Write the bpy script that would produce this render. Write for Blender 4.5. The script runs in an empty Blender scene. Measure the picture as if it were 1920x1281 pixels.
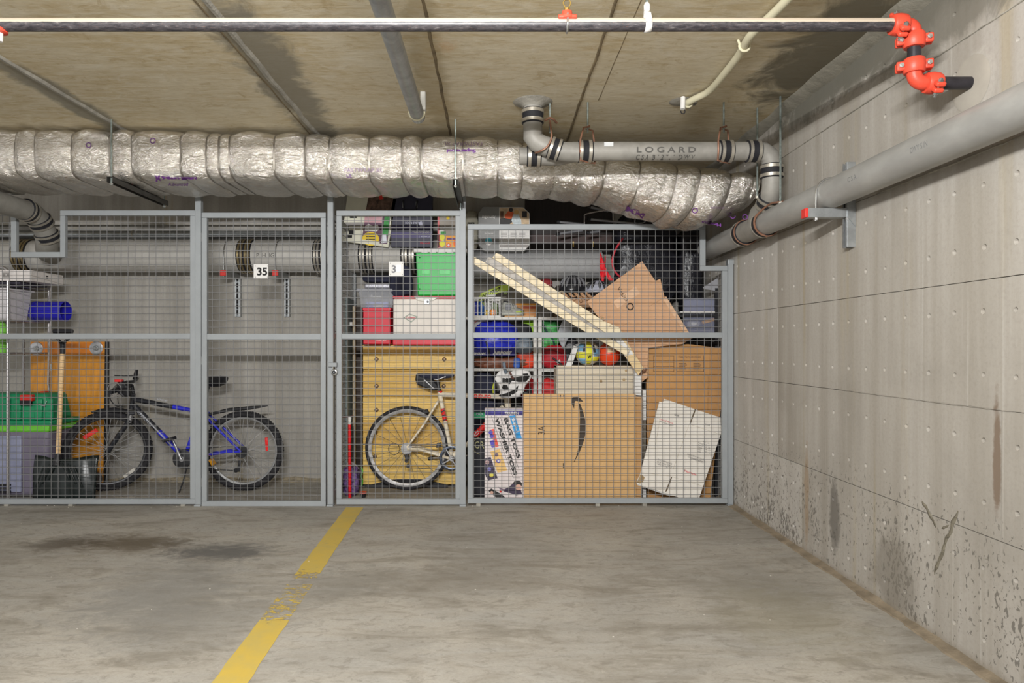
import bpy, bmesh, math, random
from mathutils import Vector, noise, Matrix
from mathutils.bvhtree import BVHTree
random.seed(7)
sc = bpy.context.scene
COL = sc.collection
# ------------------------------------------------------------------ camera
F = 1280.0; VX, VY = 925.0, 650.0; CH = 1.153
cam = bpy.data.cameras.new('camera'); cam.sensor_width = 36.0; cam.lens = 24.0
cam.shift_x = (960 - VX) / 1920.0; cam.shift_y = (VY - 640.5) / 1920.0
cam.clip_start = 0.05; cam.clip_end = 60
camo = bpy.data.objects.new('camera', cam); COL.objects.link(camo)
camo.location = (0, 0, CH); camo.rotation_euler = (math.pi / 2, 0, 0)
sc.camera = camo
# ------------------------------------------------------------------ light
sc.view_settings.view_transform = 'Standard'; sc.view_settings.look = 'None'
sc.view_settings.gamma = 1.0; sc.view_settings.use_curve_mapping = False
sc.view_settings.exposure = 0.36
w = bpy.data.worlds.new('garage_air'); sc.world = w; w.use_nodes = True
w.node_tree.nodes['Background'].inputs[0].default_value = (1.0, 1.0, 1.0, 1)
w.node_tree.nodes['Background'].inputs[1].default_value = 0.66

def area(name, loc, target, sx, sy, power, colr=(1, .995, .985)):
    l = bpy.data.lights.new(name, 'AREA'); l.shape = 'RECTANGLE'; l.size = sx; l.size_y = sy
    l.energy = power; l.color = colr
    o = bpy.data.objects.new(name, l); COL.objects.link(o); o.location = loc
    d = Vector(target) - Vector(loc); o.rotation_euler = d.to_track_quat('-Z', 'Y').to_euler()
    return o
area('tube_and_fill_lamp', (-0.4, -0.05, 2.16), (-0.4, 5.0, 1.45), 1.2, 0.016, 100)
area('tube_lamp_upper', (-0.4, -0.05, 2.20), (-0.4, 2.2, 2.56), 1.2, 0.06, 72)
area('tube_and_fill_lamp', (-3.6, 0.6, 2.42), (-3.3, 3.6, 0.3), 1.2, 0.2, 16)  # left lamp is added fill, not a known fixture

# ------------------------------------------------------------------ helpers
def X(px, Y): return (px - VX) * Y / F
def Z(py, Y): return CH + (VY - py) * Y / F
def P(px, py, Y): return Vector((X(px, Y), Y, Z(py, Y)))
def lin(v):
    v /= 255.0
    return v / 12.92 if v <= .04045 else ((v + .055) / 1.055) ** 2.4
GAIN = 0.95
def c(r, g, b, k=1.0): return (min(.9, lin(r) * GAIN * k), min(.9, lin(g) * GAIN * k), min(.9, lin(b) * GAIN * k), 1)

class MT:
    def __init__(s, name):
        s.m = bpy.data.materials.new(name); s.m.use_nodes = True
        s.t = s.m.node_tree; s.b = s.t.nodes['Principled BSDF']
        s._pos = None
    def n(s, typ, ins=None, **props):
        nd = s.t.nodes.new(typ)
        for k, v in props.items(): setattr(nd, k, v)
        for k, v in (ins or {}).items():
            if isinstance(v, bpy.types.NodeSocket): s.t.links.new(v, nd.inputs[k])
            else: nd.inputs[k].default_value = v
        return nd
    def world(s):
        if s._pos is None: s._pos = s.n('ShaderNodeNewGeometry').outputs['Position']
        return s._pos
    def obj(s):
        return s.n('ShaderNodeTexCoord').outputs['Object']
    def scale(s, v, k): return s.n('ShaderNodeVectorMath', {0: v, 1: k}, operation='MULTIPLY').outputs[0]
    def noise(s, vec, scale, detail=4, rough=.55, dist=0.0):
        return s.n('ShaderNodeTexNoise', {'Vector': vec, 'Scale': scale, 'Detail': detail, 'Roughness': rough, 'Distortion': dist}).outputs[0]
    def math(s, op, a, b=0.0, clamp=False):
        nd = s.n('ShaderNodeMath', {0: a, 1: b}, operation=op); nd.use_clamp = clamp
        return nd.outputs[0]
    def ramp(s, v, a, b, lo=0.0, hi=1.0):
        return s.n('ShaderNodeMapRange', {'Value': v, 'From Min': a, 'From Max': b, 'To Min': lo, 'To Max': hi}, interpolation_type='SMOOTHSTEP').outputs[0]
    def mix(s, f, a, b):
        return s.n('ShaderNodeMix', {0: f, 6: a, 7: b}, data_type='RGBA').outputs[2]
    def spot(s, ctr, rad, pos=None):
        d = s.n('ShaderNodeVectorMath', {0: pos or s.world(), 1: ctr}, operation='SUBTRACT').outputs[0]
        d = s.n('ShaderNodeVectorMath', {0: d, 1: tuple(1.0 / r if r else 0.0 for r in rad)}, operation='MULTIPLY').outputs[0]
        return s.n('ShaderNodeVectorMath', {0: d}, operation='LENGTH').outputs['Value']
    def col(s, sock): s.t.links.new(sock, s.b.inputs['Base Color'])
    def bump(s, h, strength=.3, dist=.01):
        bn = s.n('ShaderNodeBump', {'Height': h, 'Strength': strength, 'Distance': dist})
        s.t.links.new(bn.outputs[0], s.b.inputs['Normal'])

MC = {}
def mat(name, rgb, rough=.55, metal=0.0, var=.10, vs=7.0, bump=0.0, bs=30.0, st=(1, 1, 1), spec=.35):
    if name in MC: return MC[name]
    t = MT(name); rgb = c(*rgb) if max(rgb) > 1.01 else tuple(rgb) + (1,)
    v = t.scale(t.obj(), st)
    f = t.noise(v, vs, 5, .6)
    lo = tuple(q * (1 - var) for q in rgb[:3]) + (1,); hi = tuple(min(1, q * (1 + var)) for q in rgb[:3]) + (1,)
    t.col(t.mix(t.ramp(f, .3, .7), lo, hi))
    t.b.inputs['Roughness'].default_value = rough; t.b.inputs['Metallic'].default_value = metal
    t.b.inputs['Specular IOR Level'].default_value = spec
    if bump: t.bump(t.noise(v, bs, 5, .6, .4), bump, .01)
    MC[name] = t.m
    return t.m

def wloc(o):
    v = Vector((0, 0, 0))
    while o is not None: v += o.location; o = o.parent
    return v
def meta(o, label=None, cat=None, group=None, kind=None):
    if label: o['label'] = label
    if cat: o['category'] = cat
    if group: o['group'] = group
    if kind: o['kind'] = kind
    return o
def thing(name, label, cat, loc, group=None):
    o = bpy.data.objects.new(name, None); COL.objects.link(o); o.location = loc; o.empty_display_size = .05
    return meta(o, label, cat, group)

class MB:
    def __init__(s): s.v = []; s.f = []
    def add(s, vs, fs):
        k = len(s.v); s.v += [Vector(q) for q in vs]; s.f += [tuple(i + k for i in q) for q in fs]; return s
    def box(s, x0, x1, y0, y1, z0, z1):
        return s.hexa([(x0, y0, z0), (x1, y0, z0), (x1, y1, z0), (x0, y1, z0), (x0, y0, z1), (x1, y0, z1), (x1, y1, z1), (x0, y1, z1)])
    def hexa(s, p):
        return s.add(p, [(0, 3, 2, 1), (4, 5, 6, 7), (0, 1, 5, 4), (1, 2, 6, 5), (2, 3, 7, 6), (3, 0, 4, 7)])
    def bpx(s, x0, y0, x1, y1, Y, d):       # front face seen at these pixels, standing at depth Y, d deep
        return s.box(X(x0, Y), X(x1, Y), Y, Y + d, Z(y1, Y), Z(y0, Y))
    def obox(s, ctr, a, b, d):
        ctr = Vector(ctr); a = Vector(a); b = Vector(b); d = Vector(d)
        return s.hexa([ctr - a - b - d, ctr + a - b - d, ctr + a + b - d, ctr - a + b - d, ctr - a - b + d, ctr + a - b + d, ctr + a + b + d, ctr - a + b + d])
    def bar(s, p, q, wd, th, up=(0, 0, 1)):  # rectangular bar from p to q
        p = Vector(p); q = Vector(q); d = (q - p); L = d.length; d.normalize()
        u = Vector(up); sd = d.cross(u)
        if sd.length < 1e-4: sd = d.cross(Vector((1, 0, 0)))
        sd.normalize(); u = sd.cross(d).normalized()
        return s.obox((p + q) / 2, d * L / 2, sd * wd / 2, u * th / 2)
    def tube(s, pts, r, n=10, caps=True, closed=False):
        pts = [Vector(p) for p in pts]; m = len(pts)
        rs = r if isinstance(r, (list, tuple)) else [r] * m
        vs = []; fs = []; prev = None
        for i, p in enumerate(pts):
            if closed: t = pts[(i + 1) % m] - pts[i - 1]
            else: t = pts[min(i + 1, m - 1)] - pts[max(i - 1, 0)]
            if t.length < 1e-9: t = Vector((0, 0, 1))
            t.normalize()
            if prev is None:
                a = Vector((0, 0, 1)) if abs(t.z) < .9 else Vector((1, 0, 0))
                u = t.cross(a).normalized()
            else:
                u = prev - t * prev.dot(t)
                u = u.normalized() if u.length > 1e-6 else t.orthogonal().normalized()
            prev = u; w2 = t.cross(u)
            for k in range(n):
                a = 2 * math.pi * (k + .5) / n
                vs.append(p + (u * math.cos(a) + w2 * math.sin(a)) * rs[i])
        for i in range(m if closed else m - 1):
            j = (i + 1) % m
            for k in range(n):
                k2 = (k + 1) % n
                fs.append((i * n + k, i * n + k2, j * n + k2, j * n + k))
        if caps and not closed:
            fs.append(tuple(range(n - 1, -1, -1))); fs.append(tuple((m - 1) * n + k for k in range(n)))
        return s.add(vs, fs)
    def prism(s, pts, vec):
        pts = [Vector(p) for p in pts]; vec = Vector(vec); n = len(pts)
        nrm = Vector((0, 0, 0))
        for i in range(n): nrm += pts[i].cross(pts[(i + 1) % n])
        if nrm.dot(vec) > 0: pts.reverse()
        vs = pts + [p + vec for p in pts]
        fs = [tuple(range(n)), tuple(range(2 * n - 1, n - 1, -1))]
        for i in range(n):
            j = (i + 1) % n; fs.append((i, i + n, j + n, j))
        return s.add(vs, fs)
    def ppx(s, poly, Y, d):
        return s.prism([P(x, y, Y) for x, y in poly], (0, d, 0))
    def rev(s, ctr, axis, prof, n=20):      # lathe: prof = [(radius, height along axis)]
        ctr = Vector(ctr); ax = Vector(axis).normalized(); u = ax.orthogonal().normalized(); v = ax.cross(u)
        vs = []; fs = []; m = len(prof)
        for r, h in prof:
            for k in range(n):
                a = 2 * math.pi * k / n
                vs.append(ctr + ax * h + (u * math.cos(a) + v * math.sin(a)) * max(r, 1e-5))
        for i in range(m - 1):
            for k in range(n):
                k2 = (k + 1) % n
                fs.append((i * n + k, i * n + k2, (i + 1) * n + k2, (i + 1) * n + k))
        if prof[0] != prof[-1]:
            fs.append(tuple(range(n - 1, -1, -1))); fs.append(tuple((m - 1) * n + k for k in range(n)))
        return s.add(vs, fs)
    def torus(s, ctr, axis, R, r, nu=40, nv=8, r2=None):
        ctr = Vector(ctr); ax = Vector(axis).normalized(); u = ax.orthogonal().normalized(); v = ax.cross(u)
        vs = []; fs = []
        for i in range(nu):
            a = 2 * math.pi * i / nu; d = u * math.cos(a) + v * math.sin(a)
            for k in range(nv):
                b = 2 * math.pi * k / nv
                vs.append(ctr + d * (R + r * math.cos(b)) + ax * ((r2 or r) * math.sin(b)))
        for i in range(nu):
            i2 = (i + 1) % nu
            for k in range(nv):
                k2 = (k + 1) % nv
                fs.append((i * nv + k, i2 * nv + k, i2 * nv + k2, i * nv + k2))
        return s.add(vs, fs)
    def blob(s, ctr, rad, p=.7, amp=.12, fr=9.0, seed=0, nu=36, nv=20, flat=True, crease=.0):
        ctr = Vector(ctr); vs = []; fs = []; off = Vector((seed * 7.3, seed * 3.1, seed * 1.7))
        sp = lambda q: math.copysign(abs(q) ** p, q)
        for j in range(nv + 1):
            ph = -math.pi / 2 + math.pi * j / nv
            for i in range(nu):
                th = 2 * math.pi * i / nu
                d = Vector((sp(math.cos(ph)) * sp(math.cos(th)), sp(math.cos(ph)) * sp(math.sin(th)), sp(math.sin(ph))))
                q = Vector((d.x * rad[0], d.y * rad[1], d.z * rad[2]))
                nn = noise.fractal(q * fr + off, 1.0, 2.0, 4)
                cr = 1 - abs(noise.noise(q * fr * 2.2 + off)) * 2
                k = 1 + amp * nn - crease * max(0, cr - .55)
                q *= k
                if flat: q.z = max(q.z, -rad[2] * .97)
                vs.append(ctr + q)
        for j in range(nv):
            for i in range(nu):
                i2 = (i + 1) % nu
                fs.append((j * nu + i, j * nu + i2, (j + 1) * nu + i2, (j + 1) * nu + i))
        return s.add(vs, fs)
    def build(s, name, m, parent=None, smooth=False, bevel=0.0, label=None, cat=None, group=None, kind=None, seg=2):
        if parent is None:
            lo = [min(q[i] for q in s.v) for i in range(3)]; hi = [max(q[i] for q in s.v) for i in range(3)]
            org = Vector(((lo[0] + hi[0]) / 2, (lo[1] + hi[1]) / 2, lo[2])); loc = org
        else:
            org = wloc(parent); loc = Vector((0, 0, 0))
        me = bpy.data.meshes.new(name); me.from_pydata([q - org for q in s.v], [], s.f)
        bm = bmesh.new(); bm.from_mesh(me); bmesh.ops.remove_doubles(bm, verts=bm.verts, dist=1e-6)
        bmesh.ops.recalc_face_normals(bm, faces=bm.faces); bm.to_mesh(me); bm.free()
        if smooth:
            for pl in me.polygons: pl.use_smooth = True
            me.set_sharp_from_angle(angle=math.radians(38))
        o = bpy.data.objects.new(name, me); COL.objects.link(o); o.location = loc; o.parent = parent
        me.materials.append(m)
        if bevel:
            b = o.modifiers.new('edge', 'BEVEL'); b.width = bevel; b.segments = seg; b.limit_method = 'ANGLE'
            for pl in me.polygons: pl.use_smooth = True
            me.set_sharp_from_angle(angle=math.radians(38))
        return meta(o, label, cat, group, kind)

def arc(ctr, u, v, r, a0, a1, n=10):
    ctr = Vector(ctr); u = Vector(u); v = Vector(v)
    return [ctr + (u * math.cos(math.radians(a0 + (a1 - a0) * i / n)) + v * math.sin(math.radians(a0 + (a1 - a0) * i / n))) * r for i in range(n + 1)]
def smooth_path(pts, n=6):
    pts = [Vector(p) for p in pts]; out = []
    for i in range(len(pts) - 1):
        p0 = pts[max(i - 1, 0)]; p1 = pts[i]; p2 = pts[i + 1]; p3 = pts[min(i + 2, len(pts) - 1)]
        for k in range(n):
            t = k / n
            out.append(.5 * ((2 * p1) + (p2 - p0) * t + (2 * p0 - 5 * p1 + 4 * p2 - p3) * t * t + (3 * p1 - p0 - 3 * p2 + p3) * t ** 3))
    return out + [pts[-1]]

DG = None
def text_mesh(s, bold=0.0, shear=0.0):
    cu = bpy.data.curves.new('lettering', 'FONT'); cu.body = s; cu.offset = bold; cu.shear = shear
    cu.resolution_u = 3; cu.align_x = 'LEFT'
    o = bpy.data.objects.new('lettering', cu); COL.objects.link(o)
    dg = bpy.context.evaluated_depsgraph_get()
    me = bpy.data.meshes.new_from_object(o.evaluated_get(dg))
    bpy.data.objects.remove(o); bpy.data.curves.remove(cu)
    vs = [q.co.copy() for q in me.vertices]; fs = [tuple(p.vertices) for p in me.polygons]
    bpy.data.meshes.remove(me)
    return vs, fs
def text(s, org, xd, yd, width, height, m, parent, bold=.012, shear=0.0, name='lettering', proj=None, both=False):
    """flat print: lower-left corner org, reading along xd, letters rising along yd"""
    vs, fs = text_mesh(s, bold, shear)
    lx = min(v.x for v in vs); hx = max(v.x for v in vs); ly = min(v.y for v in vs); hy = max(v.y for v in vs)
    org = Vector(org); xd = Vector(xd).normalized(); yd = Vector(yd).normalized()
    out = []
    for v in vs:
        q = org + xd * ((v.x - lx) / (hx - lx) * width) + yd * ((v.y - ly) / (hy - ly) * height)
        if proj: q = proj(q)
        out.append(q)
    b = MB(); b.add(out, fs)
    me = bpy.data.meshes.new(name); o0 = wloc(parent)
    me.from_pydata([q - o0 for q in out], [], fs); me.materials.append(m)
    o = bpy.data.objects.new(name, me); COL.objects.link(o); o.parent = parent
    return o
def decal(poly, Y, m, parent, name='print', th=.0006):
    return MB().ppx(poly, Y - th, th * .9).build(name, m, parent)
def rect(x0, y0, x1, y1): return [(x0, y0), (x1, y0), (x1, y1), (x0, y1)]
def ell(cx, cy, rx, ry, n=14): return [(cx + rx * math.cos(2 * math.pi * i / n), cy + ry * math.sin(2 * math.pi * i / n)) for i in range(n)]
# ------------------------------------------------------------------ setting: dimensions
D = 4.95            # plane of the cage front
XW = 1.74; CZ = 2.56; YB = 5.85; XL = -7.0; YF = -6.0

def concrete_floor():
    t = MT('floor_concrete'); p = t.world()
    big = t.noise(t.scale(p, (1.0, 1.3, 1)), 1.1, 6, .6, .8)
    swirl = t.noise(t.scale(p, (.7, 2.2, 1)), 2.4, 8, .68, 1.4)
    fine = t.noise(p, 90, 4, .7)
    a = t.mix(t.ramp(big, .33, .68), c(142, 137, 128), c(172, 166, 155))
    a = t.mix(t.ramp(swirl, .40, .70, 0, .8), a, c(164, 161, 154))
    a = t.mix(t.ramp(swirl, .50, .30, 0, .75), a, c(124, 118, 107))
    fleck = t.noise(t.scale(p, (1.0, 1.8, 1)), 13, 8, .75, 1.0)
    a = t.mix(t.ramp(fleck, .50, .36, 0, .5), a, c(118, 112, 102)); a = t.mix(t.ramp(fleck, .56, .70, 0, .4), a, c(186, 180, 170))
    dn = t.noise(t.scale(p, (1, 1.6, 1)), 6.5, 7, .72, 1.2)
    def stain(a, ctr, rad, rgb, k, soft=.2):
        d = t.spot(ctr, rad); d = t.math('ADD', d, t.math('MULTIPLY', t.math('SUBTRACT', dn, .5), 2.2))
        return t.mix(t.ramp(d, 1.15, soft, 0, k), a, c(*rgb))
    a = stain(a, (-2.10, 4.0, 0), (.36, .17, 1), (46, 38, 30), .95)
    a = stain(a, (-2.13, 4.0, 0), (.45, .3, 1), (118, 108, 92), .6)
    a = stain(a, (-2.52, 4.0, 0), (.28, .2, 1), (84, 76, 66), .8)
    a = stain(a, (-2.9, 3.75, 0), (.6, .25, 1), (125, 118, 108), .5)
    a = stain(a, (-1.52, 3.82, 0), (.36, .2, 1), (88, 87, 85), .85)
    a = stain(a, (-1.56, 3.2, 0), (.40, .55, 1), (124, 122, 118), .6)
    a = stain(a, (-1.3, 2.9, 0), (.55, .35, 1), (128, 125, 119), .5)
    a = stain(a, (-.15, 3.35, 0), (.7, .25, 1), (126, 120, 110), .55)
    a = stain(a, (-.72, 3.35, 0), (.3, .3, 1), (128, 124, 116), .5)
    a = stain(a, (1.35, 3.3, 0), (.45, .35, 1), (128, 124, 116), .5)
    a = stain(a, (1.25, 2.9, 0), (.35, .5, 1), (140, 134, 116), .5)
    white = t.noise(p, 34, 3, .6)
    a = t.mix(t.ramp(white, .74, .78, 0, .6), a, c(206, 200, 190))
    dark = t.noise(t.scale(p, (1, 1, 1)), 21, 4, .6, .5)
    a = t.mix(t.ramp(dark, .30, .26, 0, .5), a, c(92, 86, 78))
    a = t.mix(t.ramp(fine, .4, .75, 0, .25), a, c(120, 113, 102))
    t.col(a); t.b.inputs['Roughness'].default_value = .62; t.b.inputs['Specular IOR Level'].default_value = .25
    t.bump(t.math('ADD', t.math('MULTIPLY', fine, .3), swirl), .15, .01)
    return t.m

def concrete_ceiling():
    t = MT('ceiling_concrete'); p = t.world()
    big = t.noise(t.scale(p, (1.0, 1.0, 1)), 1.3, 5, .6, .7)
    grain = t.noise(t.scale(p, (1.2, 7.0, 1)), 3.2, 8, .7, 1.2)
    fine = t.noise(t.scale(p, (6, 30, 1)), 4, 5, .7)
    a = t.mix(t.ramp(big, .3, .7), c(196, 180, 146), c(212, 202, 178))
    a = t.mix(t.ramp(grain, .42, .70, 0, .75), a, c(218, 209, 187))
    a = t.mix(t.ramp(grain, .5, .28, 0, .6), a, c(182, 160, 120))
    blot = t.noise(t.scale(p, (1.3, 1.8, 1)), 5.5, 7, .7, 1.4)
    a = t.mix(t.ramp(blot, .52, .68, 0, .55), a, c(220, 212, 194)); a = t.mix(t.ramp(blot, .46, .32, 0, .5), a, c(168, 146, 106))
    rust = t.noise(t.scale(p, (1, 2, 1)), 2.1, 6, .65, 1.0)
    a = t.mix(t.ramp(rust, .62, .78, 0, .55), a, c(198, 158, 112))
    dn = t.math('MULTIPLY', t.math('SUBTRACT', t.noise(p, 3.5, 6, .65, .8), .5), 2.0)
    for ctr, rad, rgb, k in (((-1.12, 3.55, CZ), (.16, 1.3, 9), (128, 124, 112), .85), ((-2.44, 3.9, CZ), (.10, 1.0, 9), (128, 126, 116), .8),
                             ((1.62, 3.2, CZ), (.30, .9, 9), (92, 88, 76), .9), ((-.32, 3.6, CZ), (.10, 1.5, 9), (150, 133, 98), .5)):
        d = t.math('ADD', t.spot(ctr, rad), dn)
        a = t.mix(t.ramp(d, 1.1, .55, 0, k), a, c(*rgb))
    a = t.mix(t.ramp(fine, .35, .75, 0, .2), a, c(120, 104, 74))
    t.col(a); t.b.inputs['Roughness'].default_value = .75; t.b.inputs['Specular IOR Level'].default_value = .2
    t.bump(grain, .12, .01)
    return t.m

def concrete_wall(tag, lo, hi, pits=True):
    t = MT('wall_concrete_' + tag); p = t.world()
    streak = t.noise(t.scale(p, (5.0, 5.0, .25)), 2.0, 6, .6, .3)
    big = t.noise(p, 1.4, 5, .6, .4)
    fine = t.noise(p, 70, 4, .7)
    a = t.mix(t.ramp(streak, .3, .7), c(*lo), c(*hi))
    a = t.mix(t.ramp(big, .45, .75, 0, .5), a, c(*[q * .9 for q in lo]))
    yel = t.noise(t.scale(p, (3.0, 3.0, .12)), 2.6, 4, .5, .1)
    a = t.mix(t.ramp(yel, .58, .72, 0, .5), a, c(158, 145, 114))
    pale = t.noise(t.scale(p, (9.0, 9.0, .15)), 2.2, 3, .5)
    a = t.mix(t.ramp(pale, .64, .72, 0, .4), a, c(194, 190, 183))
    if pits:
        sep = t.n('ShaderNodeSeparateXYZ', {0: p})
        lowz = t.ramp(sep.outputs[2], .56, .12); near = t.ramp(sep.outputs[2], 2.6, 2.4, 0, 1)
        cl = t.noise(t.scale(p, (1, 1.4, .9)), 2.6, 3, .55, .3)
        pit = t.noise(t.scale(p, (62, 62, 36)), 1.0, 3, .55, .6)
        thr = t.math('SUBTRACT', pit, t.math('MULTIPLY', t.ramp(cl, .44, .66), t.math('MULTIPLY', lowz, .12)))
        m = t.ramp(thr, .385, .355, 0, 1); m = t.math('MULTIPLY', m, t.ramp(sep.outputs[2], .62, .5))
        a = t.mix(t.math('MULTIPLY', m, .8), a, c(98, 94, 88))
        dn = t.math('MULTIPLY', t.math('SUBTRACT', t.noise(p, 7, 6, .7, .8), .5), 1.6)
        for ctr, rad, rgb, k in (((XW, 3.48, .27), (9, .06, .22), (96, 92, 86), .75), ((XW, 2.98, .16), (9, .18, .20), (122, 116, 106), .6),
                                 ((XW, 2.36, .78), (9, .02, .22), (116, 98, 82), .85), ((XW, 3.2, 2.52), (9, 1.3, .14), (100, 98, 88), .9),
                                 ((XW, 2.6, 2.42), (9, .6, .13), (112, 108, 98), .8), ((XW, 3.79, .33), (9, .03, .3), (150, 126, 96), .6),
                                 ((XW, 2.46, 2.10), (9, .10, .13), (182, 177, 168), .8)):
            d = t.math('ADD', t.spot(ctr, rad), dn)
            a = t.mix(t.ramp(d, 1.1, .6, 0, k), a, c(*rgb))
        lip = t.ramp(sep.outputs[2], .05, .0, 0, .55)
        a = t.mix(lip, a, c(122, 110, 92))
    a = t.mix(t.ramp(fine, .4, .8, 0, .22), a, c(120, 112, 100))
    t.col(a); t.b.inputs['Roughness'].default_value = .75; t.b.inputs['Specular IOR Level'].default_value = .2
    t.bump(t.math('ADD', fine, streak), .12, .006)
    return t.m

m_floor = concrete_floor(); m_ceil = concrete_ceiling()
m_wall = concrete_wall('warm', (155, 149, 139), (173, 168, 160)); m_wall2 = concrete_wall('pale', (174, 169, 161), (190, 186, 179))
m_wallb = concrete_wall('rear', (150, 146, 138), (174, 170, 163), False)
m_grout = mat('grey_grout', (150, 146, 136), .8, var=.18, vs=14, bump=.4, bs=40)
m_darkgrout = mat('dirty_caulk', (128, 116, 98), .85, var=.25, vs=9, bump=.6, bs=30)
m_joint = mat('joint_dirt', (112, 98, 74), .9, var=.3, vs=12)

meta(MB().box(XL, XW + .3, -1.0, YB + .3, -.2, 0).build('floor', m_floor), kind='structure')
ceil = meta(MB().box(XL, XW + .3, .5, YB + .3, CZ, CZ + .2).build('ceiling', m_ceil), kind='structure')
# board joints left by the formwork: two proud grout fins, thin fins of dirt elsewhere
def ridge(x, y0, y1, wd, h, m, name, zz=CZ, n=60):
    b = MB(); vs = []; fs = []
    for i in range(n + 1):
        y = y0 + (y1 - y0) * i / n; j = noise.noise(Vector((x * 9, y * 5, 0))) * wd * .35; k = 1 + .35 * noise.noise(Vector((y * 8, x, 3)))
        for dx, dz in ((-.5, 0), (-.25, -.9), (.2, -1), (.5, 0)): vs.append((x + j + dx * wd * k, y, zz + .001 + dz * h * k))
    for i in range(n):
        for k in range(3): fs.append((i * 4 + k, i * 4 + k + 1, i * 4 + k + 5, i * 4 + k + 4))
    b.add(vs, fs); return b.build(name, m, ceil, smooth=True)
ridge(-2.395, .5, YB, .035, .012, m_grout, 'board_joint'); ridge(-1.17, .5, YB, .035, .012, m_grout, 'board_joint')
ridge(-1.215, .5, YB, .012, .004, m_joint, 'board_joint')
ridge(-.285, .5, YB, .018, .006, m_joint, 'board_joint'); ridge(.50, .5, YB, .016, .006, m_joint, 'board_joint')
ridge(.60, 2.6, 3.9, .006, .002, m_joint, 'board_joint')

# right wall: formwork panel by panel, each with recessed edges and its tie holes sunk in
wall_r = meta(MB().box(XW + .02, XW + .3, -1.0, YB + .3, -.1, CZ + .1).build('wall_right', m_wall), kind='structure')
zj = [0.0, .484, .935, 1.39, 1.845, 2.29, CZ]
rows = [(0.0, [5.85, 3.85, 1.6, -1]), (.484, [5.85, 4.18, 2.34, -1]), (.935, [5.85, 4.18, 3.575, 1.9, -1]), (1.39, [5.85, 4.18, 2.37, -1]),
        (1.845, [5.85, 3.616, 2.38, -1]), (2.29, [5.85, 4.4, 2.4, -1])]
hole_y = [2.268 + .1535 * k for k in range(-22, 24)]
def form_panel(y0, y1, z0, z1, off, m):
    g = .0014; y0 += g; y1 -= g; z0 += g; z1 -= g
    hz = [z0 + .113, z1 - .113] if z1 - z0 > .3 else [z0 + .113]
    hy = [y for y in hole_y if y0 + .05 < y < y1 - .05]
    ys = [y0] + [(a + b) / 2 for a, b in zip(hy, hy[1:])] + [y1]
    zs = [z0] + ([(z0 + z1) / 2] if len(hz) > 1 else []) + [z1]
    b = MB(); x = XW + off
    if not hy: ys = [y0, y1]
    for i in range(len(ys) - 1):
        for k in range(len(zs) - 1):
            a0, a1, e0, e1 = ys[i], ys[i + 1], zs[k], zs[k + 1]
            cs = [(a1, e1), (a0, e1), (a0, e0), (a1, e0)]
            if not hy:
                b.add([(x, q, r) for q, r in cs], [(0, 1, 2, 3)]); continue
            cy, cz = hy[i] + random.uniform(-.004, .004), hz[k] + random.uniform(-.004, .004)
            skip = False
            r0 = random.uniform(.0095, .0125); dep = random.uniform(.009, .014)
            oc = [(cy + r0 * math.cos(math.radians(22.5 + 45 * q)), cz + r0 * math.sin(math.radians(22.5 + 45 * q))) for q in range(8)]
            ic = [(cy + r0 * .55 * math.cos(math.radians(22.5 + 45 * q)), cz + r0 * .55 * math.sin(math.radians(22.5 + 45 * q))) for q in range(8)]
            vs = [(x, q, r) for q, r in cs] + [(x, q, r) for q, r in oc] + [(x + dep, q, r) for q, r in ic]
            o = lambda q: 4 + q % 8
            fs = [(0, o(0), o(1)), (1, o(2), o(3)), (2, o(4), o(5)), (3, o(6), o(7)),
                  (0, o(1), o(2), 1), (1, o(3), o(4), 2), (2, o(5), o(6), 3), (3, o(7), o(0), 0)]
            for q in range(8): fs.append((o(q), 12 + q, 12 + (q + 1) % 8, o(q + 1)))
            fs.append(tuple(12 + q for q in range(8)))
            b.add(vs, fs)
    for (qa, ra), (qb, rb) in (((y0, z0), (y1, z0)), ((y1, z0), (y1, z1)), ((y1, z1), (y0, z1)), ((y0, z1), (y0, z0))):
        b.add([(x, qa, ra), (x, qb, rb), (XW + .021, qb, rb), (XW + .021, qa, ra)], [(0, 1, 2, 3)])
    return b.build('form_panel', m, wall_r)
for r, (z0, ys) in enumerate(rows):
    for i in range(len(ys) - 1):
        y1, y0 = ys[i], ys[i + 1]
        form_panel(y0, y1, z0, zj[r + 1], random.uniform(-.002, .003), m_wall2 if (i == 0 and r in (0, 1, 2, 3)) else m_wall)
# fins of grout that squeezed out of some joints, and the scraped scar low on the wall
def wall_fin(pts, wd, h, m, name, seed=0):
    b = MB(); vs = []; fs = []; out = []
    for (y0, z0), (y1, z1) in zip(pts, pts[1:]):
        n = max(2, int(math.hypot(y1 - y0, z1 - z0) / .012))
        out += [(y0 + (y1 - y0) * i / n, z0 + (z1 - z0) * i / n) for i in range(n)]
    out.append(pts[-1]); L = len(out)
    for i, (y, z) in enumerate(out):
        a = out[min(i + 1, L - 1)]; e = out[max(i - 1, 0)]; dy, dz = a[0] - e[0], a[1] - e[1]; ln = math.hypot(dy, dz) or 1
        ny, nz = -dz / ln, dy / ln; k = 1 + .6 * noise.noise(Vector((y * 40, z * 40, seed))); j = wd * .4 * noise.noise(Vector((y * 30, z * 30, seed + 4)))
        k *= min(1, .25 + 6 * min(i, L - 1 - i) / L)
        for q, hh in ((-.5, -.3), (-.2, 1), (.25, .8), (.5, -.3)): vs.append((XW - hh * h * k, y + ny * (q * wd * k + j), z + nz * (q * wd * k + j)))
    for i in range(L - 1):
        for k in range(3): fs.append((i * 4 + k, i * 4 + k + 1, i * 4 + k + 5, i * 4 + k + 4))
    b.add(vs, fs); return b.build(name, m, wall_r, smooth=True)
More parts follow.
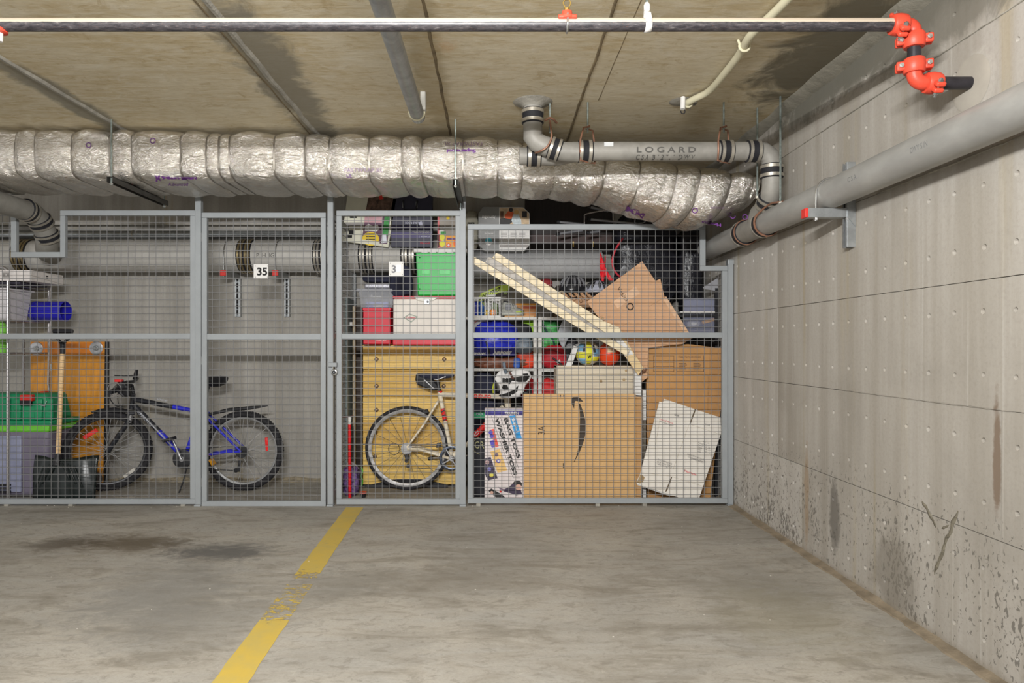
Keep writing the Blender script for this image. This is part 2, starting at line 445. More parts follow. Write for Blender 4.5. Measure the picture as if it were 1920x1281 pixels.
def W(px, py):
    Y = XW * F / (px - VX); return (Y, Z(py, Y))
m_scar = mat('scraped_concrete', (112, 106, 92), .9, var=.25, vs=30, bump=.8, bs=60)
wall_fin([W(1796, 957), W(1783, 995), W(1768, 1035), W(1752, 1077)], .017, .006, m_scar, 'scar', 1)
wall_fin([W(1729, 940), W(1744, 965), W(1757, 990)], .02, .004, m_scar, 'scar', 2)
wall_fin([W(1766, 992), W(1780, 985)], .012, .003, m_scar, 'scar', 3)
wall_fin([(4.1, 2.291), (3.2, 2.292), (1.9, 2.289)], .006, .004, m_grout, 'joint_fin', 4)
wall_fin([(3.1, 1.846), (2.5, 1.843), (1.9, 1.848)], .007, .005, m_grout, 'joint_fin', 5)
wall_fin([(3.4, .936), (2.6, .934), (2.2, .936)], .005, .004, m_wall, 'joint_fin', 6)

# rear wall of the lockers with the down-stand at its head, wall foot, caulk strips
meta(MB().box(XL, XW + .3, YB, YB + .3, -.1, CZ + .1).build('wall_rear', m_wallb), kind='structure')
meta(MB().box(XL, XW, YB - .08, YB, Z(423, 5.8), CZ).build('trim_1', m_wallb, bevel=.004), kind='structure')
b = MB(); vs = []; fs = []; n = 160
for i in range(n + 1):
    x = -6 + (XW + 6) * i / n; k = .7 + .5 * noise.noise(Vector((x * 5, 0, 0)))
    vs += [(x, YB - .07 * k, 0.0), (x, YB - .05 * k, .012 * k), (x, YB + .01, .05 * k)]
for i in range(n):
    for k in range(2): fs.append((i * 3 + k, i * 3 + k + 1, i * 3 + k + 4, i * 3 + k + 3))
meta(b.add(vs, fs).build('baseboard_rear', mat('wall_foot_rubble', (150, 139, 118), .9, var=.3, vs=25, bump=.8, bs=50), smooth=True), kind='structure')
b = MB(); vs = []; fs = []; n = 260
for i in range(n + 1):
    y = .5 + (YB - .6) * i / n; k = .85 + .45 * noise.noise(Vector((y * 4, 2, 0))) + .2 * noise.noise(Vector((y * 17, 2, 0)))
    vs += [(XW - .052 * k, y, -.002), (XW - .045 * k, y, .007 * k), (XW - .012, y, .012 * k), (XW + .004, y, .022 * k)]
for i in range(n):
    for k in range(3): fs.append((i * 4 + k, i * 4 + k + 1, i * 4 + k + 5, i * 4 + k + 4))
meta(b.add(vs, fs).build('baseboard_right', m_darkgrout, smooth=True), kind='structure')
b = MB(); vs = []; fs = []; n = 160
for i in range(n + 1):
    y = .5 + (YB - .6) * i / n; k = 1 + .3 * noise.noise(Vector((y * 3, 7, 0)))
    vs += [(XW - .075 * k, y, CZ + .002), (XW - .06 * k, y, CZ - .012), (XW - .012, y, CZ - .03 * k), (XW + .004, y, CZ - .036 * k)]
for i in range(n):
    for k in range(3): fs.append((i * 4 + k, i * 4 + k + 1, i * 4 + k + 5, i * 4 + k + 4))
meta(b.add(vs, fs).build('trim_2', mat('fillet_mortar', (132, 128, 116), .8, var=.15, vs=10, bump=.4, bs=30), smooth=True), kind='structure')

# painted bay line, worn away in the middle
t = MT('worn_yellow_paint'); p = t.world()
sep = t.n('ShaderNodeSeparateXYZ', {0: p})
wear = t.noise(t.scale(p, (1.0, 1.6, 1)), 24, 6, .75, 1.0)
zone = t.math('MULTIPLY', t.ramp(sep.outputs[1], 2.78, 2.92), t.ramp(sep.outputs[1], 3.62, 3.40))
zone2 = t.math('MULTIPLY', t.ramp(sep.outputs[1], 3.93, 3.98), t.ramp(sep.outputs[1], 4.1, 4.03))
thr = t.math('ADD', t.math('MULTIPLY', zone, .26), t.math('MULTIPLY', zone2, .10))
gap = t.math('MULTIPLY', t.ramp(sep.outputs[1], 3.30, 3.33), t.ramp(sep.outputs[1], 3.40, 3.37))
thr = t.math('ADD', thr, t.math('MULTIPLY', gap, .3))
al = t.ramp(t.math('SUBTRACT', wear, thr), .26, .30)
t.col(t.mix(t.ramp(t.noise(p, 9, 5, .65), .35, .75), c(196, 168, 76), c(184, 164, 92)))
t.b.inputs['Roughness'].default_value = .6
t.t.links.new(al, t.b.inputs['Alpha'])
def L(py):
    Y = CH * F / (py - VY); return Y
b = MB(); vs = []; fs = []; n = 90
for i in range(n + 1):
    y = 1.6 + (4.89 - 1.6) * i / n; xc = -.993 + (4.887 - y) * (.993 - .904) / (4.887 - 2.339)
    e1 = .006 * noise.noise(Vector((0, y * 9, 1))); e2 = .006 * noise.noise(Vector((5, y * 9, 1)))
    for x in (xc - .062 + e1, xc + .062 + e2): vs += [(x, y, -.001), (x, y, .0012)]
for i in range(n):
    q = i * 4; fs += [(q + 1, q + 3, q + 7, q + 5), (q, q + 1, q + 5, q + 4), (q + 3, q + 2, q + 6, q + 7)]
meta(b.add(vs, fs).build('parking_line', t.m), 'worn yellow painted bay line running across the grey concrete floor', 'parking line')
# ------------------------------------------------------------------ cage front
m_paint = mat('grey_frame_paint', (146, 150, 152), .45, 0.0, var=.05, vs=5, bump=.03, bs=60)
m_wire = mat('grey_wire_paint', (124, 124, 124), .45, 0.1, var=.04)
m_steel = mat('bright_steel', (190, 190, 188), .28, .9, var=.08, vs=20)
m_galv = mat('galvanised_steel', (168, 171, 172), .42, .75, var=.16, vs=18, bump=.05, bs=40)
m_black = mat('black_plastic', (34, 34, 37), .5, 0, var=.15)
m_rubber = mat('black_rubber', (30, 30, 34), .7, 0, var=.2, vs=12)
m_white = mat('white_plastic', (216, 214, 210), .5, 0, var=.04)
m_ink = mat('black_ink', (26, 25, 25), .7, 0, var=.1)

def post(px, ytop, wpx, label, grp=None):
    x = X(px, D); h = wpx * D / F / 2
    t = thing('fence_post', label, 'post', (x, D, 0), grp)
    MB().box(x - h, x + h, D - .022, D + .022, .012, Z(ytop, D)).build('post_tube', m_paint, t, bevel=.003)
    MB().box(x - h - .002, x + h + .002, D - .035, D + .035, 0, .012).build('foot_plate', m_paint, t, bevel=.002)
    return t
post(373.5, 290, 11, 'grey square steel post between the left fixed panel and gate 35')
post(620.5, 290, 11, 'grey square steel post beside the padlock between the two gates')
post(868, 290, 11, 'grey square steel post between the road bike gate and right panel')
pr = post(1368.5, 488, 10, 'short grey steel post standing against the right concrete wall')
b = MB().box(X(1363, D), XW + .001, D - .02, D + .02, Z(497, D), Z(487, D)); b.build('wall_bracket', m_galv, pr, bevel=.002)

SP = 13.1 * D / F
def wires(parent, regs, x0px, y0px, inv=None):
    """regs: list of (x0,y0,x1,y1) openings in the frame, as pixels on the plane of the cage"""
    r = .0021; bv = MB()
    def spans(lo_hi):
        lo_hi = sorted(lo_hi); out = []
        for a, e in lo_hi:
            if out and a <= out[-1][1] + .5: out[-1][1] = max(out[-1][1], e)
            else: out.append([a, e])
        return out
    x = x0px
    while x < max(q[2] for q in regs):
        for a, e in spans([(q[1], q[3]) for q in regs if q[0] - 2 < x < q[2] + 2]):
            bv.tube([P(x, a - 2, D) + Vector((0, .002, 0)), P(x, e + 2, D) + Vector((0, .002, 0))], r, 5, caps=False)
        x += 13.1
    y = y0px
    while y < max(q[3] for q in regs):
        for a, e in spans([(q[0], q[2]) for q in regs if q[1] - 2 < y < q[3] + 2]):
            bv.tube([P(a - 2, y, D) + Vector((0, -.002, 0)), P(e + 2, y, D) + Vector((0, -.002, 0))], r, 5, caps=False)
        y += 13.1
    bv.build('wire_mesh', m_wire, parent, smooth=True, kind='stuff')
def bars(parent, rs, yo=0.0):
    for q in rs:
        MB().box(X(q[0], D), X(q[2], D), D - .017 + yo, D + .017 + yo, Z(q[3], D), Z(q[1], D)).build('frame_bar', m_paint, parent, bevel=.003)
def hinge(parent, px, py):
    MB().tube([P(px, py - 8, D - .012), P(px, py + 8, D - .012)], .007, 10).build('hinge', m_steel, parent, smooth=True)
    MB().box(X(px - 2, D), X(px + 2, D), D - .012, D + .004, Z(py + 7, D), Z(py - 7, D)).build('hinge', m_steel, parent)

tA = thing('wire_fence', 'fixed grey wire mesh panel on the left with a notch around a drain pipe', 'fence panel', (X(150, D), D, 0))
bars(tA, [(115, 395, 368, 405), (358, 405, 368, 935), (-160, 935, 368, 945), (-160, 625.5, 358, 636), (115, 405, 124.5, 483), (23, 473, 115, 483), (23, 378, 33, 473), (-160, 372, 33, 382)])
wires(tA, [(-160, 382, 23, 625), (23, 483, 124.5, 625), (124.5, 405, 358, 625), (-160, 636, 358, 935)], 4 - 13.1 * 12, 391.5)
for q in (135, 345, 15): MB().box(X(q - 4, D), X(q + 4, D), D - .02, D + .02, 0, Z(945, D) + .001).build('foot_block', m_grout, tA)

tB = thing('wire_gate', 'grey wire mesh gate carrying the white number plate 35', 'gate', (X(496, D), D, 0))
bars(tB, [(380, 399.5, 612, 409.5), (380, 939, 612, 948.5), (380, 409.5, 390, 939), (602.5, 409.5, 612, 939), (390, 626, 602.5, 637)], -.004)
wires(tB, [(390, 409.5, 602.5, 626), (390, 637, 602.5, 939)], 398, 417.4)
for y in (445, 676, 905): hinge(tB, 379, y)
pl = MB().box(X(476.5, D), X(504, D), D - .012, D - .008, Z(522.5, D), Z(496, D)).build('number_plate', m_white, tB, bevel=.0015)
text('35', P(482, 517, D - .0125), (1, 0, 0), (0, 0, 1), .074, .060, m_ink, pl, bold=.035)
for a, e in ((479, 499), (501.5, 499), (479, 519.5), (501.5, 519.5)):
    MB().rev(P(a, e, D - .012), (0, -1, 0), [(.0025, 0), (.0025, .001)], 8).build('screw', m_ink, pl)
tC = thing('wire_gate', 'grey wire mesh gate in front of the wooden chest and white road bike', 'gate', (X(748, D), D, 0))
bars(tC, [(631.5, 395.5, 864, 405.5), (631.5, 935, 864, 945.5), (631.5, 405.5, 641.5, 935), (854, 405.5, 864, 935), (641.5, 625.5, 854, 636)])
wires(tC, [(641.5, 405.5, 854, 625.5), (641.5, 636, 854, 935)], 651, 413.8)
for y in (443, 676, 905): hinge(tC, 865.3, y)
pl = MB().box(X(729.5, D), X(757, D), D - .012, D - .008, Z(518, D), Z(491, D)).build('number_plate', m_white, tC, bevel=.0015)
text('3', P(734.5, 512, D - .0125), (1, 0, 0), (0, 0, 1), .030, .057, mat('faded_ink', (128, 128, 132), .7), pl, bold=.035)
MB().box(X(743.5, D), X(752, D), D - .0132, D - .0118, Z(510, D), Z(497, D)).build('sticker', mat('pale_sticker', (228, 229, 235), .4), pl)
for a, e in ((732, 494), (754.5, 494), (732, 515), (754.5, 515)):
    MB().rev(P(a, e, D - .012), (0, -1, 0), [(.0025, 0), (.0025, .001)], 8).build('screw', m_ink, pl)
tD = thing('wire_fence', 'fixed grey wire mesh panel on the right with a notch at its upper corner', 'fence panel', (X(1120, D), D, 0))
bars(tD, [(877, 421, 1322, 431.5), (877, 933.5, 1363, 943.5), (877, 431.5, 887, 933.5), (1311.5, 431.5, 1322, 499), (1311.5, 499, 1363, 508.5), (1353, 508.5, 1363, 933.5), (887, 623.5, 1353, 634)])
wires(tD, [(887, 431.5, 1311.5, 508), (887, 508, 1353, 623.5), (887, 634, 1353, 933.5)], 888.4, 442.6)
for q in (897, 1120, 1208): MB().box(X(q - 4, D), X(q + 4, D), D - .02, D + .02, 0, Z(943.5, D) + .001).build('foot_block', m_grout, tD)

# padlock on its staple
tk = thing('padlock', 'round silver combination padlock hanging beside the middle post', 'padlock', P(627, 700, D - .04))
lc = P(627, 698, D - .036)
MB().rev(lc, (0, -1, 0), [(.020, -.012), (.0235, -.009), (.0235, .008), (.020, .011), (.012, .0115)], 28).build('lock_body', m_steel, tk, smooth=True)
MB().rev(lc + Vector((0, -.011, 0)), (0, -1, 0), [(.015, 0), (.014, .004), (.005, .0045)], 24).build('dial', m_black, tk, smooth=True)
MB().rev(lc + Vector((0, -.015, 0)), (0, -1, 0), [(.004, 0), (.0035, .004)], 12).build('knob', m_steel, tk, smooth=True)
MB().tube([lc + Vector((-.011, 0, .018)), lc + Vector((-.011, 0, .036))] + arc(lc + Vector((0, 0, .036)), (-1, 0, 0), (0, 0, 1), .011, 0, 180, 8) + [lc + Vector((.011, 0, .018))], .0035, 8).build('shackle', m_steel, tk, smooth=True)
MB().box(X(618, D), X(634, D), D - .045, D - .020, Z(688, D), Z(680, D)).build('staple', m_paint, tk, bevel=.003)

# partition between the two lockers, running back to the wall
xp = X(620, D) + .004
tP = thing('wire_partition', 'wire mesh partition running back to the rear wall beside the wooden chest', 'fence panel', (xp, 5.4, 0))
for z0, z1 in ((.06, .10), (1.21, 1.25), (2.08, 2.12)): MB().box(xp - .015, xp + .015, D + .024, YB, z0, z1).build('frame_bar', m_paint, tP, bevel=.003)
MB().box(xp - .015, xp + .015, YB - .09, YB - .055, 0, 2.12).build('frame_bar', m_paint, tP, bevel=.003)
b = MB(); y = D + .05
while y < YB - .06: b.tube([(xp + .002, y, .06), (xp + .002, y, 2.12)], .0024, 5, caps=False); y += .0507
z = .1
while z < 2.1: b.tube([(xp - .002, D + .024, z), (xp - .002, YB - .06, z)], .0024, 5, caps=False); z += .0507
b.build('wire_mesh', m_wire, tP, smooth=True, kind='stuff')
# ------------------------------------------------------------------ foil wrapped duct
def foil():
    t = MT('crinkled_foil'); p = t.world()
    q = t.scale(p, (1.0, 1.6, 1.6))
    n1 = t.noise(q, 10, 3, .55, 1.6); n2 = t.noise(q, 30, 4, .62, 2.0); n3 = t.noise(t.scale(p, (1.0, 1.5, 1.5)), 75, 3, .6, 1.5)
    r1 = t.math('ABSOLUTE', t.math('SUBTRACT', n1, .5)); r2 = t.math('ABSOLUTE', t.math('SUBTRACT', n2, .5)); r3 = t.math('ABSOLUTE', t.math('SUBTRACT', n3, .5))
    h = t.math('ADD', t.math('MULTIPLY', r1, 1.35), t.math('ADD', t.math('MULTIPLY', r2, .68), t.math('MULTIPLY', r3, .13)))
    f = t.noise(p, 3, 4, .6)
    t.col(t.mix(t.ramp(f, .35, .7), (.70, .67, .61, 1), (.82, .79, .73, 1)))
    t.b.inputs['Metallic'].default_value = .92; t.b.inputs['Roughness'].default_value = .16
    t.bump(h, 1.0, .013)
    return t.m
m_foil = foil()
BANDS = [-100, -55, 29, 66, 134, 205, 247, 338, 387, 410, 430, 514, 571, 617, 692, 752, 791, 868, 933, 980, 1039, 1087, 1133, 1196, 1262, 1305, 1363, 1412]
BX = [(q - 925) * 4.3 / 1280 for q in BANDS]
ST = [(-120, 2.545, 2.225, 4.29, 4.88, .38), (300, 2.525, 2.212, 4.29, 4.88, .38), (900, 2.492, 2.200, 4.29, 4.87, .42), (1040, 2.45, 2.175, 4.28, 4.86, .5), (1140, 2.395, 2.125, 4.27, 4.86, .6),
      (1220, 2.345, 2.045, 4.26, 4.86, .66), (1290, 2.315, 1.965, 4.25, 4.86, .68), (1345, 2.285, 1.955, 4.25, 4.86, .68), (1395, 2.265, 2.025, 4.27, 4.84, .68), (1425, 2.25, 2.06, 4.30, 4.84, .65)]
SX = [(q[0] - 925) * 4.3 / 1280 for q in ST]
def duct_station(x):
    x = min(max(x, SX[0]), SX[-1] - 1e-6)
    for i in range(len(SX) - 1):
        if SX[i] <= x <= SX[i + 1]:
            k = (x - SX[i]) / (SX[i + 1] - SX[i]); k = k * k * (3 - 2 * k) if i else k
            return [ST[i][j] + (ST[i + 1][j] - ST[i][j]) * k for j in range(1, 6)]
def duct_pt(x, a, grow=0.0, puff=True, rough=True):
    zt, zb, yf, yb, p = duct_station(x)
    hy, hz = (yb - yf) / 2, (zt - zb) / 2; yc, zc = (yf + yb) / 2, (zt + zb) / 2
    s = lambda q: math.copysign(abs(q) ** p, q)
    cy, cz = s(math.cos(a)), s(math.sin(a)); k = 1.0; g = grow
    if puff:
        j = max(i for i in range(len(BX)) if BX[i] <= x + 1e-9 or i == 0)
        if j < len(BX) - 1:
            wd = BX[j + 1] - BX[j]; tt = (x - BX[j]) / wd
            g += (1.0 * min(.024, wd * .18)) * (max(0, math.sin(math.pi * min(max(tt, 0), 1))) ** .5) - .014
    pos = Vector((x, yc + cy * (hy + g), zc + cz * (hz + g)))
    if rough:
        q = pos * 1.0
        d = .010 * noise.fractal(q * 7, 1.0, 2.0, 4) + .006 * (.5 - abs(noise.noise(q * 19 + Vector((3, 1, 2)))) * 2)
        pos += Vector((0, cy, cz)).normalized() * d
    slant = min(max((x - .35) / 1.0, 0), 1) * .28
    pos.x += slant * (pos.z - zc)
    return pos
NU = 84
xs = []; x = SX[0]
while x < SX[-1]: xs.append(x); x += .0115
b = MB(); vs = []; fs = []
for x in xs:
    for k in range(NU): vs.append(duct_pt(x, 2 * math.pi * k / NU))
for i in range(len(xs) - 1):
    for k in range(NU):
        k2 = (k + 1) % NU; fs.append((i * NU + k, i * NU + k2, (i + 1) * NU + k2, (i + 1) * NU + k))
fs.append(tuple((len(xs) - 1) * NU + k for k in range(NU))); fs.append(tuple(NU - 1 - k for k in range(NU)))
duct_v, duct_f = vs, fs
tDu = thing('insulated_duct', 'silver foil wrapped ventilation duct running under the ceiling above the cages', 'duct', (-1.0, 4.58, 2.21))
b.add(vs, fs).build('foil_wrap', m_foil, tDu, smooth=True)
tree = BVHTree.FromPolygons(vs, fs)
m_strap = mat('grey_strap', (140, 134, 124), .4, .6, var=.15, vs=10)
for i, bx in enumerate(BX[1:-1]):
    b = MB(); vs = []; fs = []; e = .0045
    for k in range(NU):
        a = 2 * math.pi * k / NU
        for dx in (-e, e): vs.append(duct_pt(bx + dx, a, -.0065, False, True))
    for k in range(NU):
        k2 = (k + 1) % NU; fs.append((2 * k, 2 * k2, 2 * k2 + 1, 2 * k + 1))
    b.add(vs, fs); b.build('strap', m_strap, tDu, smooth=True)
m_purple = mat('purple_ink', (112, 58, 138), .6, var=.1); m_pur2 = mat('faded_purple_ink', (150, 128, 150), .6, var=.1)
def onfront(q):
    h = tree.ray_cast(Vector((q.x, 3.0, q.z)), Vector((0, 1, 0)))
    return (h[0] - Vector((0, .004, 0))) if h[0] else q
def onview(q):
    o = Vector((q.x * .25, 0, CH)); d = (q - o).normalized(); h = tree.ray_cast(o, d)
    return (h[0] - d * .006) if h[0] else q
ex, ez = Vector((1, 0, 0)), Vector((0, 0, 1))
def dt(s, px, py, wpx, hpx, m, xd=ex, yd=ez, bold=.0, shear=0):
    k = 4.3 / F
    text(s, P(px, py, 4.3), xd, yd, wpx * k, hpx * k, m, tDu, bold=bold, shear=shear, proj=onview)
dt('FASTWRAP XL', 646, 323, 72, 8, m_pur2); dt('UL', 650, 333, 10, 6, m_purple)
dt('Morgan', 302, 338, 66, 7, m_purple, bold=.05); dt('M', 290, 341, 10, 12, m_purple, bold=.05); dt('Advanced', 310, 349, 38, 6, m_purple, shear=.3)
dt('FASTWRAP XL', 904, 266, 72, 7, m_pur2, xd=-ex, yd=-ez); dt('Superwool', 892, 278, 54, 8, m_purple, xd=-ex, yd=-ez, bold=.04)
dt('MM', 1213, 402, 38, 9, m_purple, xd=Vector((-1, 0, .45)), yd=Vector((-.35, 0, -1)), bold=.05)
dt('Morgan', 1352, 418, 34, 7, m_purple, xd=Vector((-1, 0, .15)), yd=-ez, bold=.05)
dt('FASTWRAP', 1332, 392, 26, 4, m_pur2)
for px, py in ((287, 264), (167, 272), (1303, 395), (1374, 405), (1397, 407)):
    b = MB(); k = 4.3 / F; vs = []
    for i in range(20):
        a = 2 * math.pi * i / 20
        for r in (5.2 * k, 3.8 * k): vs.append(onview(P(px, py, 4.3) + Vector((math.cos(a) * r, 0, math.sin(a) * r))))
    b.add(vs, [(2 * i, 2 * ((i + 1) % 20), 2 * ((i + 1) % 20) + 1, 2 * i + 1) for i in range(20)]); b.build('print', m_purple, tDu)

# hangers of the duct: threaded rods and channels beneath
m_rod = mat('threaded_rod', (150, 160, 156), .35, .8, var=.2, vs=60)
m_chan = mat('dark_channel', (78, 76, 72), .5, .5, var=.2, vs=14)
def duct_hanger(px, label):
    Yr = 4.225; x = X(px, Yr); zb = duct_station(x)[1] - .012
    t = thing('duct_hanger', label, 'pipe hanger', (x, 4.55, zb - .04), 'channel hangers under the duct')
    for y in (Yr, 4.905):
        MB().tube([(x, y, zb - .05), (x, y, CZ + .001)], .0052, 8).build('rod', m_rod, t, smooth=True)
        MB().rev((x, y, zb - .047), (0, 0, 1), [(.011, 0), (.011, .009)], 6).build('nut', m_steel, t)
    b = MB()
    b.box(x - .02, x + .02, Yr - .02, 4.925, zb - .004, zb - .001); b.box(x - .02, x - .017, Yr - .02, 4.925, zb - .036, zb - .001); b.box(x + .017, x + .02, Yr - .02, 4.925, zb - .036, zb - .001)
    b.build('channel', m_chan, t)
duct_hanger(209, 'steel rod and channel hanger carrying the left part of the foil duct')
duct_hanger(854, 'steel rod and channel hanger carrying the foil duct above the right-hand gate post')

# ------------------------------------------------------------------ pipes
m_cast = mat('grey_cast_pipe', (140, 137, 130), .55, .1, var=.14, vs=9, bump=.12, bs=22)
m_big = mat('galvanised_big_pipe', (163, 162, 158), .5, .25, var=.13, vs=6, bump=.08, bs=25, st=(1, .5, 1))
m_band = mat('steel_band', (182, 176, 164), .35, .7, var=.12, vs=30)
m_copper = mat('copper_hanger', (142, 104, 84), .5, .4, var=.2, vs=20)
def unit(a, b): return (Vector(b) - Vector(a)).normalized()
def coupling(parent, ctr, ax, r, L, band=True):
    ax = Vector(ax).normalized()
    o = MB().rev(ctr, ax, [(r + .004, -L / 2), (r + .009, -L / 2 + .004), (r + .007, -L * .2), (r + .007, L * .2), (r + .009, L / 2 - .004), (r + .004, L / 2)], 28).build('coupling', m_rubber, parent, smooth=True)
    if band:
        for q in (-.31, .31):
            MB().rev(Vector(ctr) + ax * (L * q), ax, [(r + .008, -L * .11), (r + .0115, -L * .11), (r + .0115, L * .11), (r + .008, L * .11)], 28).build('clamp_band', m_band, o, smooth=True)
    return o

YD = 3.93; RD = .0537; zD = Z(284, YD)
tL = thing('drain_pipe', 'grey cast drain pipe with stencilled letters dropping from the ceiling over the foil duct', 'pipe', (X(1100, YD), YD, zD - RD))
xv = X(999, YD)
MB().tube([(xv, YD, CZ), (xv, YD, Z(222, YD))], RD, 28).build('riser', m_cast, tL, smooth=True)
MB().rev((xv, YD, CZ - .006), (0, 0, -1), [(.118, -.008), (.10, .002), (.075, .006), (RD + .002, .022)], 28).build('grout_collar', m_grout, tL, smooth=True)
coupling(tL, (xv, YD, Z(219, YD)), ez, RD, .085)
e0 = Vector((xv, YD, Z(232, YD))); e1 = Vector((xv, YD, Z(258, YD))); e2 = P(1028, 276, YD); e3 = P(1052, 284, YD); e4 = P(1085, 286, YD)
MB().tube([e0, e1, P(1006, 266, YD), P(1016, 272, YD), e2], RD * 1.03, 28).build('elbow', m_cast, tL, smooth=True)
coupling(tL, (e2 + e3) / 2 + Vector((0, -.004, 0)), unit(e2, e3), RD, .07)
MB().tube([e2, e3, P(1066, 285, YD), e4], [RD, RD, RD * 1.04, RD * 1.04], 28).build('elbow', m_cast, tL, smooth=True)
xl, xr = X(975, YD), X(1437, YD)
MB().tube([(xl, YD + .10, zD), (X(1050, YD), YD + .10, zD - .004), (X(1078, YD), YD + .03, zD)], RD * .96, 28).build('branch', m_cast, tL, smooth=True)
coupling(tL, (X(1003, YD), YD + .1, zD), ex, RD * .96, .085)
MB().tube([(X(1072, YD), YD, zD), (X(1425, YD), YD, zD)], RD, 32).build('pipe', m_cast, tL, smooth=True)
coupling(tL, (X(1097, YD), YD, zD), ex, RD, .085); coupling(tL, (X(1360, YD), YD, zD), ex, RD, .08); coupling(tL, (X(1412, YD), YD, zD), ex, RD, .08)
xe = X(1447, YD)
MB().tube([(X(1418, YD), YD, zD), (xe - .05, YD, zD - .004), (xe - .012, YD, zD - .03), (xe, YD, zD - .07), (xe, YD, zD - .13)], RD * 1.03, 28).build('elbow', m_cast, tL, smooth=True)
coupling(tL, (xe, YD, Z(322, YD)), ez, RD, .08)
MB().tube([(xe, YD, Z(330, YD)), (xe, YD, Z(350, YD)), (xe + .003, YD + .03, Z(366, YD)), (xe + .012, YD + .10, Z(386, YD))], RD, 28).build('elbow', m_cast, tL, smooth=True)
coupling(tL, (xe + .008, YD + .065, Z(375, YD)), (0, .75, -.66), RD + .004, .075)
def onpipe(q):
    dz = max(-RD, min(RD, q.z - zD)); return Vector((q.x, YD - math.sqrt(RD * RD - dz * dz) - .0035, q.z))
text('L O G A R D', P(1194, 286, YD - RD - .001), ex, ez, X(1303, YD) - X(1194, YD), 10.5 * YD / F, mat('stencil_ink', (84, 82, 78), .8), tL, bold=.02, proj=onpipe)
text('C S A  B 1 2 7 . 1  D W V', P(1194, 296.5, YD - RD - .001), ex, ez, X(1303, YD) - X(1194, YD), 7 * YD / F, mat('stencil_ink', (0, 0, 0)), tL, bold=.02, proj=onpipe)
MB().box(X(1130, YD), X(1147, YD), YD - RD - .0015, YD - RD + .004, Z(279.5, YD), Z(272, YD)).build('sticker', mat('grey_sticker', (190, 192, 192), .4), tL)

def clevis(px, label, ptop=200, Yc=YD, rr=RD, zc=zD):
    x = X(px, Yc); t = thing('pipe_hanger', label, 'pipe hanger', (x, Yc, zc - rr))
    zn = zc + rr + .085
    MB().tube([(x, Yc, zn - .03), (x, Yc, CZ + .001)], .0052, 8).build('rod', m_rod, t, smooth=True)
    MB().rev((x, Yc, zn - .006), (0, 0, 1), [(.013, 0), (.013, .012)], 6).build('nut', m_band, t)
    # the yoke seen a little from the side: a strap bent round the pipe
    a = .03
    pts = [(x + .010, Yc - .02, zn), (x - .028, Yc - .03, zn - .012), (x - .05, Yc - rr - .004, zc + rr * .9), (x - .05, Yc - rr - .006, zc - rr * .3), (x - .045, Yc - rr * .6, zc - rr - .006),
           (x, Yc, zc - rr - .008), (x + .045, Yc + rr * .6, zc - rr - .006), (x + .05, Yc + rr + .006, zc - rr * .3), (x + .05, Yc + rr + .004, zc + rr * .9), (x + .030, Yc + .02, zn - .012), (x - .01, Yc + .02, zn)]
    MB().tube(pts, .0055, 8).build('yoke', m_copper, t, smooth=True)
    return t
clevis(1102, 'copper coloured clevis hanger near the left end of the stencilled drain pipe')
clevis(1357, 'copper coloured clevis hanger near the right end of the stencilled drain pipe')
x = X(1031, YD)
t = thing('pipe_hanger', 'rusty clevis hanger around the bend below the ceiling drain', 'pipe hanger', (x, YD, zD - .03))
MB().tube([(x, YD, Z(250, YD)), (x, YD, CZ + .001)], .0052, 8).build('rod', m_rod, t, smooth=True)
MB().tube([P(1022, 226, YD - .02), P(1031, 221, YD - .01), P(1038, 224, YD + .01), P(1044, 231, YD + .03)], .007, 8).build('cross_bar', m_copper, t, smooth=True)
MB().tube(smooth_path([P(1031, 226, YD - .02), P(1033, 242, YD - .05), P(1034, 258, YD - .063), P(1026, 275, YD - .064), P(1012, 284, YD - .05), P(1004, 287, YD)], 4), .0055, 8).build('yoke', m_copper, t, smooth=True)

# pipe along the right wall
RW = .070; xw = 1.627; zw = CH + .7364; m_bigpipe = m_big
tW = thing('drain_pipe', 'large grey pipe running along the right concrete wall into the cage', 'pipe', (xw, 3.0, zw - RW))
MB().tube([(xw, .7, zw), (xw, 4.08, zw)], RW, 40).build('pipe', m_big, tW, smooth=True)
MB().tube([(xw, 4.44, zw), (xw, 5.2, zw)], RW, 40).build('pipe', m_big, tW, smooth=True)
MB().tube([(xw, 4.06, zw), (xw, 4.45, zw)], RW * .97, 40).build('tee', m_cast, tW, smooth=True)
MB().tube([(xe + .006, YD + .07, Z(378, YD)), (xw - .02, 4.12, zw + .07), (xw, 4.24, zw)], [RD, RD * 1.05, RD * 1.05], 28).build('branch', m_cast, tW, smooth=True)
coupling(tW, (xw, 4.42, zw), (0, 1, 0), RW, .055, False); coupling(tW, (xw, 4.08, zw), (0, 1, 0), RW, .05, False)
for y in (4.39, 4.45, 4.055, 4.105): MB().torus((xw, y, zw), (0, 1, 0), RW + .010, .004, 36, 6).build('clamp_band', m_copper if y in (4.39, 4.055) else m_band, tW, smooth=True)
for y, s, wd in ((2.55, 'DWV 5 IN', .10), (3.0, 'C S A', .07), (2.0, 'DWV', .12)):
    a = math.radians(200)
    text(s, (xw - RW * .985, y, zw - .016), (0, -1, 0), (-.25, 0, 1), wd, .022, mat('grey_stencil', (112, 112, 112), .8), tW, bold=0, proj=lambda q: Vector((xw + math.copysign(1, q.x - xw) * (RW + .0008) * math.cos(math.asin(max(-1, min(1, (q.z - zw) / RW)))), q.y, q.z)))
xq = xe + .012
t = thing('pipe_hanger', 'long threaded rod hanger with copper yoke beside the right wall', 'pipe hanger', (xq, 3.84, zw + .1))
MB().tube([(xq, 3.84, Z(388, 3.84)), (xq, 3.84, CZ + .001)], .0062, 8).build('rod', m_rod, t, smooth=True)
